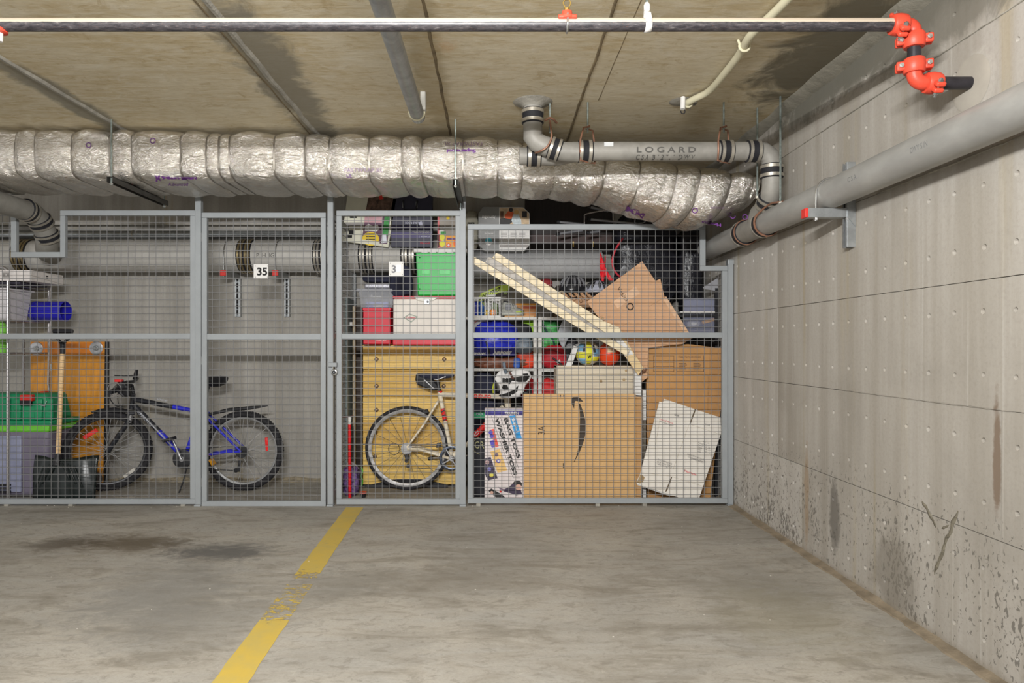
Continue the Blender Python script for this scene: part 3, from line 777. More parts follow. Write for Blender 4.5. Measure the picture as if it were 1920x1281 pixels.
MB().rev((xq, 3.84, Z(381, 3.84)), (0, 0, 1), [(.013, -.006), (.013, .006)], 6).build('nut', m_band, t)
MB().tube(smooth_path([(xq + .03, 3.86, Z(377, 3.84)), (xq - .004, 3.84, Z(379, 3.84)), (xq - .03, 3.93, zw + .08), (xw - RW - .016, 4.02, zw + .02), (xw - RW * .9, 4.05, zw - .05), (xw, 4.06, zw - RW - .012)], 4), .0058, 8).build('yoke', m_copper, t, smooth=True)
xq = X(1420, 4.02)
t = thing('pipe_hanger', 'thin threaded rod hanging between the drain elbow and the duct end', 'pipe hanger', (xq, 4.02, 1.98))
MB().tube([(xq, 4.02, Z(372, 4.02)), (xq, 4.02, CZ + .001)], .0052, 8).build('rod', m_rod, t, smooth=True)
MB().rev((xq, 4.02, Z(370, 4.02)), (0, 0, 1), [(.011, -.006), (.011, .006)], 6).build('nut', m_band, t)

# slotted channel bracket under it
m_red = mat('red_plastic', (206, 52, 44), .45, var=.06)
def channel(b, p, q, wd, dp, up):   # open U channel from p to q
    p = Vector(p); q = Vector(q); d = unit(p, q); u = Vector(up).normalized(); sd = d.cross(u).normalized()
    m = (p + q) / 2; L = (q - p).length / 2
    b.obox(m + u * (-dp / 2), d * L, sd * wd / 2, u * .0015)
    for s in (-1, 1):
        b.obox(m + sd * s * (wd / 2), d * L, sd * .0015, u * dp / 2)
        b.obox(m + sd * s * (wd / 2 - .006) + u * (dp / 2), d * L, sd * .006, u * .0012)
    return b
def slots(parent, p, q, n, wd, out):
    p = Vector(p); q = Vector(q); d = unit(p, q); sd = d.cross(Vector(out)).normalized(); L = (q - p).length
    b = MB()
    for i in range(n):
        cc = p + d * (L * (i + .5) / n) + Vector(out) * .001
        b.obox(cc, d * L / n * .32, sd * wd * .2, Vector(out) * .0006)
    b.build('slots', m_ink, parent)
tBk = thing('pipe_bracket', 'galvanised channel bracket with red end cap under the right wall pipe', 'bracket', (1.72, 3.3, 1.63))
b = channel(MB(), (XW - .0205, 3.30, 1.632), (XW - .0205, 3.30, 2.04), .041, .041, (-1, 0, 0)); b.build('upright_channel', m_galv, tBk)
zt = zw - RW - .002
b = channel(MB(), (1.508, 3.30, zt - .0205), (XW - .041, 3.30, zt - .0205), .041, .041, (0, 0, 1)); b.build('arm_channel', m_galv, tBk)
slots(tBk, (XW - .0415, 3.30, 1.84), (XW - .0415, 3.30, 1.90), 2, .041, (-1, 0, 0))
MB().box(1.498, 1.513, 3.277, 3.323, zt - .043, zt + .001).build('end_cap', m_red, tBk, bevel=.002)
MB().prism([(XW - .041, 3.277, zt), (XW - .041, 3.277, zt - .041), (XW - .002, 3.277, zt - .09), (XW - .002, 3.277, zt)], (0, -.004, 0)).build('gusset', m_galv, tBk)
MB().tube([(xw - RW - .005, 3.285, zt - .06), (xw - RW - .005, 3.285, zw)] + arc((xw, 3.285, zw), (-1, 0, 0), (0, 0, 1), RW + .005, 0, 180, 14) + [(xw + RW + .005, 3.285, zt - .06)], .005, 8).build('u_bolt', m_steel, tBk, smooth=True)
for x in (xw - RW - .005, xw + RW + .005): MB().rev((x, 3.285, zt - .056), (0, 0, 1), [(.010, 0), (.010, .010)], 6).build('nut', m_steel, tBk)

# upper left drain: comes towards the viewer through the notch of the left panel
xa, za = -3.365, 2.134; RA = .073
tU = thing('drain_pipe', 'grey drain pipe bending down through the notch of the left panel', 'pipe', (xa, 4.7, 1.9))
MB().tube([(xa, 3.2, za), (xa, 4.93, za)], RA, 32).build('pipe', m_cast, tU, smooth=True)
coupling(tU, (xa, 4.93, za), (0, 1, -.15), RA, .07)
MB().tube([(xa, 4.93, za), (xa, 4.99, za - .006), (xa, 5.05, za - .035), (xa, 5.10, za - .085), (xa, 5.14, za - .13)], RA, 28).build('elbow', m_cast, tU, smooth=True)
coupling(tU, (xa, 5.075, za - .055), (0, .75, -.7), RA, .07)
coupling(tU, (xa, 5.155, za - .15), (0, .62, -.8), RA, .07)
MB().tube([(xa, 5.14, za - .13), (xa - .02, 5.18, za - .19), (xa - .07, 5.25, za - .225), (xa - .17, 5.42, za - .235), (xa - .23, 5.58, za - .235)], RA * 1.05, 28).build('wye', m_cast, tU, smooth=True)

# large pipe along the rear wall with its brackets
YP, RP = 5.68, .133; zP = Z(480.5, 5.66)
tR = thing('drain_pipe', 'large horizontal grey pipe on the rear wall behind gate 35', 'pipe', (-2, YP, zP - RP))
m_rear = mat('rear_pipe', (176, 173, 167), .55, .1, var=.12, vs=6, bump=.1, bs=20)
m_brass = mat('brassy_band', (150, 134, 100), .35, .75, var=.15, vs=20)
MB().tube([(-5.6, YP, zP), (X(464, YP), YP, zP)], RP, 40).build('pipe', m_rear, tR, smooth=True)
MB().tube([(X(468, YP), YP, zP), (X(778, YP), YP, zP)], RP, 40).build('pipe', m_rear, tR, smooth=True)
for px in (466, 606, 690, 768, 52):
    cpl = MB().rev((X(px, YP), YP, zP), ex, [(RP + .002, -.06), (RP + .006, -.055), (RP + .006, .055), (RP + .002, .06)], 36).build('coupling', m_rubber, tR, smooth=True)
    for q in (-.04, -.015, .018, .042):
        MB().rev((X(px, YP) + q, YP, zP), ex, [(RP + .005, -.009), (RP + .010, -.008), (RP + .010, .008), (RP + .005, .009)], 36).build('clamp_band', m_brass if px < 600 else m_band, cpl, smooth=True)
text('P. H. IG', P(481, 483, YP - RP - .001), ex, ez, 32 * YP / F, 8 * YP / F, mat('stencil_ink', (0, 0, 0)), tR, bold=0)
t = thing('conduit', 'thin grey pipe running above the large pipe on the rear wall', 'pipe', (-2, YB - .04, Z(440, 5.8) - .036))
MB().tube([(-5.6, YB - .042, Z(440, 5.8)), (X(860, 5.8), YB - .042, Z(440, 5.8))], .034, 20).build('pipe', m_galv, t, smooth=True)
for px in (250, 610): MB().torus((X(px, 5.8), YB - .042, Z(440, 5.8)), ex, .036, .005, 20, 6).build('clamp', m_band, t, smooth=True)
def rear_bracket(px, label):
    x = X(px, YB); zt = zP - RP - .002
    t = thing('pipe_bracket', label, 'bracket', (x, YB - .1, Z(594, YB)))
    channel(MB(), (x, YB - .0205, Z(594, YB)), (x, YB - .0205, Z(522, YB)), .041, .041, (0, -1, 0)).build('upright_channel', m_galv, t)
    slots(t, (x, YB - .0415, Z(590, YB)), (x, YB - .0415, Z(530, YB)), 6, .041, (0, -1, 0))
    channel(MB(), (x, 5.51, zt - .0205), (x, YB - .041, zt - .0205), .041, .041, (0, 0, 1)).build('arm_channel', m_galv, t)
    MB().box(x - .023, x + .023, 5.495, 5.512, zt - .043, zt + .001).build('end_cap', m_red, t, bevel=.002)
    MB().tube([(x - .012, YP - RP - .006, zt - .05), (x - .012, YP - RP - .006, zP)] + arc((x - .012, YP, zP), (0, -1, 0), (0, 0, 1), RP + .006, 0, 180, 16) + [(x - .012, YP + RP + .006, zt - .05)], .005, 8).build('u_bolt', m_steel, t, smooth=True)
rear_bracket(448.5, 'red capped channel bracket under the rear pipe, left of plate 35')
rear_bracket(540.5, 'red capped channel bracket under the rear pipe, right of plate 35')

# galvanised conduit at the ceiling
t = thing('conduit', 'straight galvanised tube fixed beneath the ceiling, pointing at the viewer', 'pipe', (-.425, 3.2, 2.40))
zc = 2.452
MB().tube([(-.425, .5, zc), (-.425, 3.86, zc)], .0395, 32).build('tube', m_galv, t, smooth=True)
MB().rev((-.425, 3.86, zc), (0, 1, 0), [(.0395, 0), (.034, .014), (.012, .021)], 28).build('end_cap', m_galv, t, smooth=True)
m_cream = mat('cream_plastic', (204, 198, 170), .5, var=.06)
MB().torus((-.425, 3.79, zc), (0, 1, 0), .042, .0055, 32, 8).build('strap', m_cream, t, smooth=True)
MB().box(-.425 + .022, -.425 + .052, 3.755, 3.81, zc + .006, CZ).build('saddle_block', mat('pale_grey_plastic', (186, 184, 176), .5), t, bevel=.006)
MB().tube([(-.425 + .006, 3.70, zc), (-.425 + .006, 3.70, CZ)], .004, 8).build('rod', m_rod, t, smooth=True)

# flexible cream conduit with clips and its ceiling box
t = thing('conduit', 'cream flexible conduit clipped along the ceiling near the right wall', 'cable', (1.15, 3.3, 2.5))
pts = [P(1284, 196, 3.88), P(1302, 190, 3.80), P(1330, 172, 3.68), P(1362, 135, 3.42), P(1384, 100, 3.24), P(1396, 78, 3.12), P(1412, 52, 3.0), P(1470, 0, 2.74), (1.19, 2.2, 2.53), (1.19, 1.2, 2.53)]
pts = [Vector((Vector(q).x, Vector(q).y, 2.532)) for q in pts]
MB().tube(smooth_path(pts, 6), .0185, 12).build('tube', m_cream, t, smooth=True)
for px, py, Y in ((1396, 78, 3.13), (1290, 195, 3.86)):
    q = Vector((X(px, Y), Y, 2.532))
    MB().tube([q + Vector((-.03, .0, .028))] + arc(q, (-1, 0, 0), (0, 0, -1), .024, -20, 200, 10) + [q + Vector((.03, 0, .028))], .006, 8).build('clip', m_cream, t, smooth=True)
q = Vector((X(1290, 3.9), 3.9, CZ))
t = thing('ceiling_anchor', 'small steel anchor with white fitting at the end of the cream conduit', 'fitting', q)
MB().rev(q + Vector((-.03, .02, 0)), (0, 0, -1), [(.075, -.001), (.06, .005), (.02, .008)], 20).build('grout_patch', m_grout, t, smooth=True)
MB().box(q.x - .012, q.x + .05, 3.88, 3.93, CZ - .02, CZ).build('bracket', m_steel, t, bevel=.003)
MB().tube([q + Vector((.01, 0, 0)), q + Vector((.01, 0, -.055))], .006, 8).build('bolt', m_steel, t, smooth=True)
MB().tube([q + Vector((-.045, -.06, -.005)), q + Vector((-.05, -.07, -.075))], .014, 12).build('fitting', m_white, t, smooth=True)
MB().tube(arc(q + Vector((-.048, -.07, -.088)), (1, 0, 0), (0, 0, -1), .012, -60, 200, 8), .003, 6).build('hook', m_black, t, smooth=True)

# ------------------------------------------------------------------ sprinkler main
def sprinkler_pipe_mat():
    t = MT('dusty_lit_top_black_pipe'); p = t.world()
    sep = t.n('ShaderNodeSeparateXYZ', {0: t.n('ShaderNodeNewGeometry').outputs['Normal']})
    n1 = t.noise(t.scale(p, (3, 12, 12)), 9, 6, .7, .5); n2 = t.noise(t.scale(p, (6, 20, 20)), 24, 4, .7)
    a = t.mix(t.ramp(n1, .35, .7), c(38, 36, 40), c(78, 74, 76))
    a = t.mix(t.ramp(n1, .60, .72, 0, .5), a, c(140, 136, 132))
    a = t.mix(t.ramp(n2, .62, .70, 0, .6), a, c(150, 100, 70))
    d = t.math('ADD', sep.outputs[2], t.math('MULTIPLY', t.math('SUBTRACT', n1, .5), .25))
    a = t.mix(t.ramp(d, -.06, .08, 0, .95), a, c(186, 172, 154))  # beige by upward normal: dust plus the lit top painted into the colour
    t.col(a); t.b.inputs['Roughness'].default_value = .42; t.b.inputs['Metallic'].default_value = .0
    return t.m
m_fire = sprinkler_pipe_mat()
m_orange = mat('red_grooved_fitting', (206, 72, 52), .42, 0, var=.12, vs=16, bump=.08, bs=50)
YS, RS = 2.49, .0235; zS = Z(46.5, YS)
tS = thing('sprinkler_pipe', 'dusty black sprinkler main with painted lit top and red couplings crossing below the ceiling', 'pipe', (-.5, YS, zS - RS))
MB().tube([(-4.5, YS, zS), (X(1672, YS), YS, zS)], RS, 28).build('pipe', m_fire, tS, smooth=True)
def grooved(ctr, ax, up, flip=1):
    """grooved coupling: two ribbed half shells with bolt ears"""
    ctr = Vector(ctr); ax = Vector(ax).normalized(); up = Vector(up).normalized(); sd = ax.cross(up).normalized()
    r = RS
    o = MB().rev(ctr, ax, [(r + .001, -.027), (r + .010, -.026), (r + .014, -.018), (r + .016, 0), (r + .014, .018), (r + .010, .026), (r + .001, .027)], 28).build('coupling', m_orange, tS, smooth=True)
    for s in (-1, 1):
        for h in (-1, 1):
            e = ctr + sd * s * (r + .021) + up * h * .011
            MB().obox(e, ax * .017, sd * .015, up * .008).build('bolt_ear', m_orange, o, bevel=.005)
            MB().rev(e + up * h * .008, up * h, [(.009, 0), (.009, .008), (.005, .008), (.005, .018 if h > 0 else .012)], 6).build('bolt', m_steel, o)
        MB().tube([ctr + sd * s * (r + .021) - up * .03, ctr + sd * s * (r + .021) + up * .03], .0045, 8).build('bolt', m_steel, o, smooth=True)
    return o
A = Vector((X(1690, YS), YS, zS)); x2 = X(1714, YS)
grooved(A - Vector((.010, 0, 0)), ex, (0, .75, -.65))
rb = x2 - A.x
MB().tube([A, A + Vector((rb * .35, 0, 0))] + arc((A.x + rb * .35, YS, zS - rb * .65), (0, 0, 1), (1, 0, 0), rb * .65, 0, 90, 8) + [(x2, YS, Z(66, YS))], RS * 1.08, 24).build('elbow', m_orange, tS, smooth=True)
grooved((x2, YS, Z(76, YS)), ez, (.35, 1, 0))
MB().tube([(x2, YS, Z(72, YS)), (x2, YS, Z(130, YS))], RS * .95, 24).build('nipple', mat('black_steel_pipe', (40, 38, 42), .35, .1, var=.5, vs=14), tS, smooth=True)
grooved((x2, YS, Z(124, YS)), ez, (.35, 1, 0))
B3 = (X(1748, YS), YS, Z(156, YS))
MB().tube([(x2, YS, Z(128, YS)), (x2, YS, Z(138, YS))] + arc((x2 + .035, YS, Z(156, YS) + .035), (-1, 0, 0), (0, 0, -1), .035, 0, 90, 8) + [B3], RS * 1.08, 24).build('elbow', m_orange, tS, smooth=True)
grooved((X(1748, YS), YS, Z(156, YS)), ex, (0, .6, -.8))
MB().tube([B3, (XW + .03, YS, Z(156, YS))], RS * .98, 24).build('pipe', mat('black_steel_pipe', (0, 0, 0)), tS, smooth=True)
# sprinkler head above the pipe
m_gold = mat('brass', (190, 160, 90), .3, .8, var=.1)
xh = X(1063, YS)
o = MB().rev((xh, YS, zS + RS - .01), ez, [(.034, 0), (.034, .010), (.022, .014), (.018, .034), (.012, .036)], 24).build('outlet', m_orange, tS, smooth=True)
MB().box(xh - .034, xh + .034, YS - .03, YS + .03, zS + RS - .012, zS + RS + .002).build('outlet_flange', m_orange, o, bevel=.004)
MB().rev((xh, YS, zS + RS + .024), ez, [(.010, 0), (.010, .012)], 6).build('hex', m_gold, o)
MB().tube([(xh - .007, YS, zS + .062), (xh - .014, YS, zS + .080), (xh - .004, YS, zS + .098)], .0025, 6).build('sprinkler_frame', m_gold, o, smooth=True)
MB().tube([(xh + .007, YS, zS + .062), (xh + .014, YS, zS + .080), (xh + .004, YS, zS + .098)], .0025, 6).build('sprinkler_frame', m_gold, o, smooth=True)
MB().rev((xh, YS, zS + .098), ez, [(.018, 0), (.018, .002), (.004, .003)], 14).build('deflector', m_gold, o)
MB().tube([(xh - .0, YS - RS - .003, zS + .03)] + arc((xh, YS, zS), (0, -1, 0), (0, 0, -1), RS + .004, 0, 180, 10) + [(xh, YS + RS + .004, zS + .03)], .0042, 8).build('u_bolt', m_steel, o, smooth=True)
xh = X(1213, YS)
t = thing('pipe_hanger', 'white strap hanger on a rod holding the sprinkler main', 'pipe hanger', (xh, YS, zS - RS))
MB().tube([(xh, YS, zS + .05), (xh, YS, CZ + .001)], .0055, 8).build('rod', m_rod, t, smooth=True)
pts = [(xh, YS - .0, zS + .055), (xh - .002, YS - RS - .003, zS + .03), (xh + .002, YS - RS - .004, zS)] + arc((xh + .003, YS, zS), (0, -1, 0), (0, 0, -1), RS + .003, 0, 180, 10) + [(xh, YS, zS + .055)]
for dx in (-.009, -.003, .003, .009): pass
b = MB(); vs = []; fs = []
for q in pts:
    q = Vector(q); vs += [q + Vector((-.0115, 0, 0)), q + Vector((.0115, 0, 0))]
for i in range(len(pts) - 1): fs.append((2 * i, 2 * i + 1, 2 * i + 3, 2 * i + 2))
o = b.add(vs, fs).build('strap', m_white, t, smooth=True); sm = o.modifiers.new('th', 'SOLIDIFY'); sm.thickness = .003
MB().rev((xh, YS, zS + .05), ez, [(.011, -.004), (.012, .02), (.007, .03)], 10).build('ring', m_white, t, smooth=True)
# second outlet cut by the left edge
xh = X(-3, YS)
o = MB().rev((xh, YS, zS - RS + .008), (0, 0, -1), [(.03, 0), (.03, .012), (.018, .016)], 24).build('outlet', m_orange, tS, smooth=True)
MB().rev((xh + .004, YS, zS - RS - .008), (0, 0, -1), [(.012, 0), (.011, .03)], 12).build('plug', m_white, o, smooth=True)
# wall collar where the stub enters
MB().rev((XW + .001, YS, Z(156, YS)), (-1, 0, 0), [(.10, 0), (.085, .003), (.03, .004)], 28).build('wall_patch', mat('smooth_patch', (164, 158, 147), .75, var=.08, vs=8), wall_r, smooth=True)
GAIN = 1.0
# ------------------------------------------------------------------ bicycles
m_tyre = mat('tyre_rubber', (40, 39, 42), .8, 0, var=.2, vs=30, bump=.5, bs=90)
m_alu = mat('aluminium', (184, 184, 186), .32, .85, var=.06)
m_spoke = mat('steel_spoke', (170, 170, 170), .35, .7)
m_dark = mat('dark_metal', (66, 66, 68), .4, .6, var=.2, vs=30)
m_blue = mat('blue_bike_paint', (44, 48, 190), .3, 0, var=.08)
m_blackp = mat('black_bike_paint', (40, 41, 46), .35, 0, var=.12)
m_silver = mat('silver_decal', (176, 178, 184), .4, .2)
m_ivory = mat('ivory_bike_paint', (222, 210, 186), .35, 0, var=.06)
m_refl = mat('red_reflector', (222, 44, 42), .25, 0, var=.05)
m_amber = mat('amber_reflector', (226, 160, 30), .25, 0)
m_reflw = mat('clear_reflector', (200, 196, 188), .25, 0)

def wheel(par, ctr, ax, R, rt, nsp, rimd, rim_m, hub_m, knob=False, seed=0, cross=True, sp_m=None):
    ctr = Vector(ctr); ax = Vector(ax).normalized()
    w = thing('wheel', None, None, ctr - wloc(par)); w.parent = par
    u = ez.copy() - ax * ax.z; u.normalize(); v = ax.cross(u)
    MB().torus(ctr, ax, R - rt, rt, 72, 10).build('tyre', m_tyre, w, smooth=True)
    if knob:
        b = MB()
        for i in range(84):
            a = 2 * math.pi * i / 84; d = u * math.cos(a) + v * math.sin(a); tn = ax.cross(d)
            for s in (-1, 1):
                e = ctr + d * (R - rt * .42) + ax * s * rt * .72
                b.obox(e, tn * .0065, (ax * s * .7 + d * .7) * .006, (d * .7 - ax * s * .7) * .005)
            b.obox(ctr + d * (R - .001), tn * .006, ax * .012, d * .003)
        b.build('tread', m_tyre, w, kind='stuff')
    r1 = R - rt * 1.85
    MB().rev(ctr, ax, [(r1, -.011), (r1 - .006, -.011), (r1 - rimd, -.005), (r1 - rimd, .005), (r1 - .006, .011), (r1, .011), (r1, -.011)], 72).build('rim', rim_m, w, smooth=True)
    MB().rev(ctr, ax, [(.008, -.06), (.012, -.045), (.022, -.034), (.022, -.030), (.013, -.026), (.013, .026), (.022, .030), (.022, .034), (.012, .045), (.008, .06)], 18).build('hub', hub_m, w, smooth=True)
    b = MB()
    for i in range(nsp):
        s = 1 if i % 2 else -1; a = 2 * math.pi * (i + seed) / nsp; of = (.9 if (i // 2) % 2 else -.9) if cross else 0
        b.tube([ctr + (u * math.cos(a + of) + v * math.sin(a + of)) * .021 + ax * s * .032, ctr + (u * math.cos(a) + v * math.sin(a)) * (r1 - rimd + .004)], .0017, 4, caps=False)
    b.build('spokes', sp_m or m_spoke, w, kind='stuff')
    return w, u, v, r1

# ---- blue mountain bike
Y1 = 5.47
tM = thing('mountain_bike', 'blue and black mountain bike leaning behind the left panel and gate 35', 'bicycle', (X(330, Y1), Y1, 0))
q = lambda x, y, o=0.0: P(x, y, Y1) + Vector((0, o, 0))
R1 = .3185
cr = Vector((X(457, Y1), Y1, R1)); cf = Vector((X(203, Y1), Y1 - .0, R1))
m_rimg = mat('grey_alloy_rim', (150, 150, 150), .5, .5, var=.1)
wr, u, v, r1 = wheel(tM, cr, (0, 1, 0), R1, .026, 32, .016, m_rimg, m_dark, True)
fa = Vector((-.45, .89, 0)).normalized()
wf, uf, vf, r1 = wheel(tM, cf, fa, R1, .026, 32, .016, m_dark, m_dark, True, .4)
def reflector(par, ctr, ax, ang, r, m, L=.045):
    u = ez - Vector(ax) * Vector(ax).z; u.normalize(); v = Vector(ax).normalized().cross(u); d = u * math.cos(ang) + v * math.sin(ang); tn = Vector(ax).normalized().cross(d)
    MB().obox(Vector(ctr) + d * r - Vector(ax).normalized() * .012, tn * .013, d * L, Vector(ax).normalized() * .004).build('reflector', m, par, bevel=.003)
MB().obox(P(500, 833, Y1 - .02), (.011, 0, .004), (-.004, 0, .054), (0, .005, 0)).build('reflector', m_refl, wr, bevel=.004)
fx = Vector((fa.y, -fa.x, 0))
MB().obox(cf + fx * (-.118) + Vector((0, -.012, .142)), fx * .047 + Vector((0, 0, .031)), fx * (-.009) + Vector((0, 0, .013)), fa * .004).build('reflector', m_refl, wf, bevel=.003)
MB().obox(cf + fx * .155 + Vector((0, -.012, -.19)), fx * .040 + Vector((0, 0, .030)), fx * (-.007) + Vector((0, 0, .011)), fa * .004).build('reflector', m_reflw, wf, bevel=.003)
BB = q(346, 859); st = q(391, 745); htb = q(247, 768); htt = q(250, 738); tt0 = q(252, 749); dt0 = q(250, 759)
MB().tube([htb, htt], .020, 16).build('head_tube', m_blackp, tM, smooth=True)
k = tt0 + (q(392, 776) - tt0) * .52
MB().tube([tt0, k], [.021, .018], 16).build('top_tube', m_blackp, tM, smooth=True)
MB().tube([k, q(392, 776)], [.018, .016], 16).build('top_tube', m_blue, tM, smooth=True)
k = dt0 + (BB - dt0) * .5
MB().tube([dt0, k], [.022, .021], 16).build('down_tube', m_blackp, tM, smooth=True)
MB().tube([k, BB], [.021, .020], 16).build('down_tube', m_blue, tM, smooth=True)
MB().bar(dt0 + (BB - dt0) * .16 + Vector((0, -.021, .006)), dt0 + (BB - dt0) * .78 + Vector((0, -.021, .004)), .002, .009).build('decal', m_silver, tM)
d = unit(dt0, BB)
text('SUPERCYCLE', dt0 + d * .07 + Vector((-.012, -.0235, -.004)), d, Vector((d.z, 0, -d.x)) * -1, .17, .016, m_silver, tM, bold=.01, shear=.3)
d = unit(tt0, st)
text('VICE', tt0 + (st - tt0) * .32 + Vector((0, -.021, -.007)), (q(392, 776) - tt0), Vector((0, 0, 1)), .09, .014, m_silver, tM, bold=.02, shear=.3)
MB().tube([BB, q(386, 745)], .016, 14).build('seat_tube', m_blue, tM, smooth=True)
MB().tube([q(386, 746), q(391, 722)], .0125, 12).build('seat_post', m_dark, tM, smooth=True)
for s in (-1, 1):
    MB().tube([q(383, 772, s * .02), q(400, 790, s * .05), cr + Vector((0, s * .06, 0))], .009, 10).build('seat_stay', m_blue, tM, smooth=True)
    MB().tube([BB + Vector((0, s * .03, 0)), cr + Vector((-.1, s * .058, 0)), cr + Vector((0, s * .06, 0))], .010, 10).build('chain_stay', m_blue, tM, smooth=True)
# saddle: long nose to the left, wide rear
def saddle(par, tail, nose, wd, m, name='saddle', up=.0, hk=1.0):
    tail = Vector(tail); nose = Vector(nose); d = nose - tail; L = d.length; d.normalize(); vs = []; fs = []
    prof = [(0, .55, .02), (.06, .9, .035), (.2, 1, .045), (.4, .75, .045), (.6, .4, .04), (.8, .26, .034), (.95, .2, .026), (1, .12, .012)]
    m2 = 12
    for t_, w_, h_ in prof:
        cc = tail + d * (L * t_) + Vector((0, 0, -.006 * math.sin(t_ * 3.14) + up))
        for k in range(m2):
            a = 2 * math.pi * k / m2
            vs.append(cc + Vector((0, 1, 0)) * math.cos(a) * wd / 2 * w_ + Vector((0, 0, 1)) * (math.sin(a) * h_ * hk * (.35 if math.sin(a) > 0 else .8)))
    for i in range(len(prof) - 1):
        for k in range(m2): fs.append((i * m2 + k, i * m2 + (k + 1) % m2, (i + 1) * m2 + (k + 1) % m2, (i + 1) * m2 + k))
    fs.append(tuple(range(m2))); fs.append(tuple((len(prof) - 1) * m2 + k for k in range(m2)))
    return MB().add(vs, fs).build(name, m, par, smooth=True)
saddle(tM, q(424, 711), q(368, 713), .17, m_black, up=.006, hk=1.7)
MB().tube([q(415, 721, -.02), q(391, 725, -.02), q(376, 719, -.02)], .0035, 6).build('saddle_rail', m_dark, tM, smooth=True)
# fork and front end
for s in (-1, 1):
    off = fa * (s * .056)
    MB().tube([Vector(htb) + off + Vector((0, 0, -.02)), Vector(htb) + off + Vector((-.015, 0, -.10))], .013, 12).build('fork_stanchion', m_alu, tM, smooth=True)
    MB().tube([Vector(htb) + off + Vector((-.012, 0, -.075)), cf + off + Vector((.02, 0, .03)), cf + off], .0185, 12).build('fork_leg', m_blackp, tM, smooth=True)
MB().obox(Vector(htb) + Vector((-.003, 0, -.025)), fx * .03, fa * .075, (0, 0, .016)).build('fork_crown', m_blackp, tM, bevel=.01)
MB().tube([htt, q(247, 722)], .014, 12).build('steerer', m_black, tM, smooth=True)
MB().tube([q(247, 724), q(242, 716, -.05)], .016, 12).build('stem', m_black, tM, smooth=True)
hb = [q(247, 731, -.30), q(247, 728, -.20), q(243, 717, -.06), q(243, 716, .06), q(239, 712, .15)]
MB().tube(smooth_path(hb, 4), .0125, 12).build('handlebar', m_blackp, tM, smooth=True)
MB().tube([q(247, 731, -.32), q(247.5, 728, -.20)], .0185, 14).build('grip', m_rubber, tM, smooth=True)
MB().tube([q(238, 712, .12), q(237.5, 703, .14), q(236.5, 695, .16)], [.017, .016, .013], 12).build('grip', m_rubber, tM, smooth=True)
MB().tube([q(236, 706, .1), q(226, 706, .05), q(214, 704, 0)], [.010, .007, .005], 8).build('brake_lever', m_black, tM, smooth=True)
MB().tube([q(252, 728, -.25), q(262, 733, -.28), q(267, 739, -.27)], [.012, .014, .010], 8).build('brake_lever', m_black, tM, smooth=True)
MB().blob(q(252, 722, -.16), (.05, .04, .042), .8, .2, 20, 3).build('shifter', m_black, tM, smooth=True)
MB().blob(q(262, 733, -.20), (.032, .03, .035), .7, .2, 22, 5).build('shifter', m_black, tM, smooth=True)
MB().box(X(239, Y1), X(253, Y1), Y1 - .2, Y1 - .17, Z(714, Y1), Z(709.5, Y1)).build('shifter_trim', m_refl, tM, bevel=.004)
MB().torus(q(246, 727, -.24), (0, 1, .1), .052, .0035, 28, 6).build('cable_loop', m_alu, tM, smooth=True)
for k, pts in enumerate(([(240, 712), (222, 725), (213, 742), (222, 758), (240, 765)], [(240, 720), (222, 728), (216, 746), (228, 760), (243, 757)], [(236, 718), (231, 740), (234, 758), (246, 762)], [(255, 735), (262, 760), (290, 815), (297, 826)])):
    MB().tube(smooth_path([q(a, e, -.06 - .01 * k) for a, e in pts], 6), .0028, 6).build('cable', m_black, tM, smooth=True)
# fenders, drive train, stand
b = MB(); pts = [q(172, 773), q(190, 771), q(215, 769), q(240, 771)]
b.tube([Vector(p_) - fx * 0 for p_ in pts], [.006, .022, .024, .012], 8); b.build('fender', m_black, tM, smooth=True)
MB().tube([q(388, 778), q(430, 768.5), q(470, 765), q(502, 761)], [.010, .016, .016, .004], 8).build('fender', m_dark, tM, smooth=True)
MB().tube([q(391, 776), q(385, 786), q(397, 800)], .011, 8).build('fender_bracket', m_dark, tM, smooth=True)
MB().rev(BB + Vector((0, -.045, 0)), (0, 1, 0), [(.070, 0), (.076, .002), (.076, .005), (.070, .007)], 40).build('chainring', m_dark, tM, smooth=True)
MB().rev(BB + Vector((0, -.055, 0)), (0, 1, 0), [(.020, 0), (.020, .11)], 20).build('crank_axle', m_alu, tM, smooth=True)
def crank(par, bb, to, oy, m, pm):
    o = MB().tube([Vector(bb) + Vector((0, oy, 0)), Vector(to) + Vector((0, oy * 1.2, 0))], [.013, .009], 10).build('crank', m, par, smooth=True)
    MB().obox(Vector(to) + Vector((0, oy * 1.2 + math.copysign(.05, oy), 0)), (.042, 0, .012), (0, .034, 0), (-.004, 0, .012)).build('pedal', pm, o, bevel=.005)
crank(tM, BB, q(331, 820), -.06, m_alu, m_black); crank(tM, BB, q(362, 892), .06, m_alu, m_black)
for kx in range(6):
    MB().rev(cr + Vector((0, -.052 + kx * .005, 0)), (0, 1, 0), [(.050 - kx * .004, 0), (.050 - kx * .004, .002)], 26).build('sprocket', m_dark, wr)
tp, bt = .055, .05
b = MB(); b.tube([BB + Vector((0, -.043, .075)), cr + Vector((0, -.04, .045))], .004, 4); b.tube([BB + Vector((.01, -.043, -.074)), q(447, 881, -.04)], .004, 4); b.build('chain', m_dark, tM)
MB().obox(q(453, 872, -.05), (.012, 0, 0), (0, .008, 0), (.004, 0, .045)).build('derailleur', m_dark, tM, bevel=.004)
MB().rev(q(447, 880, -.055), (0, 1, 0), [(.018, 0), (.018, .008)], 14).build('jockey_wheel', m_black, tM)
MB().obox(q(404, 864, -.06), (.013, 0, -.024), (0, .03, 0), (.009, 0, .004)).build('pedal_reflector', m_amber, tM, bevel=.003)
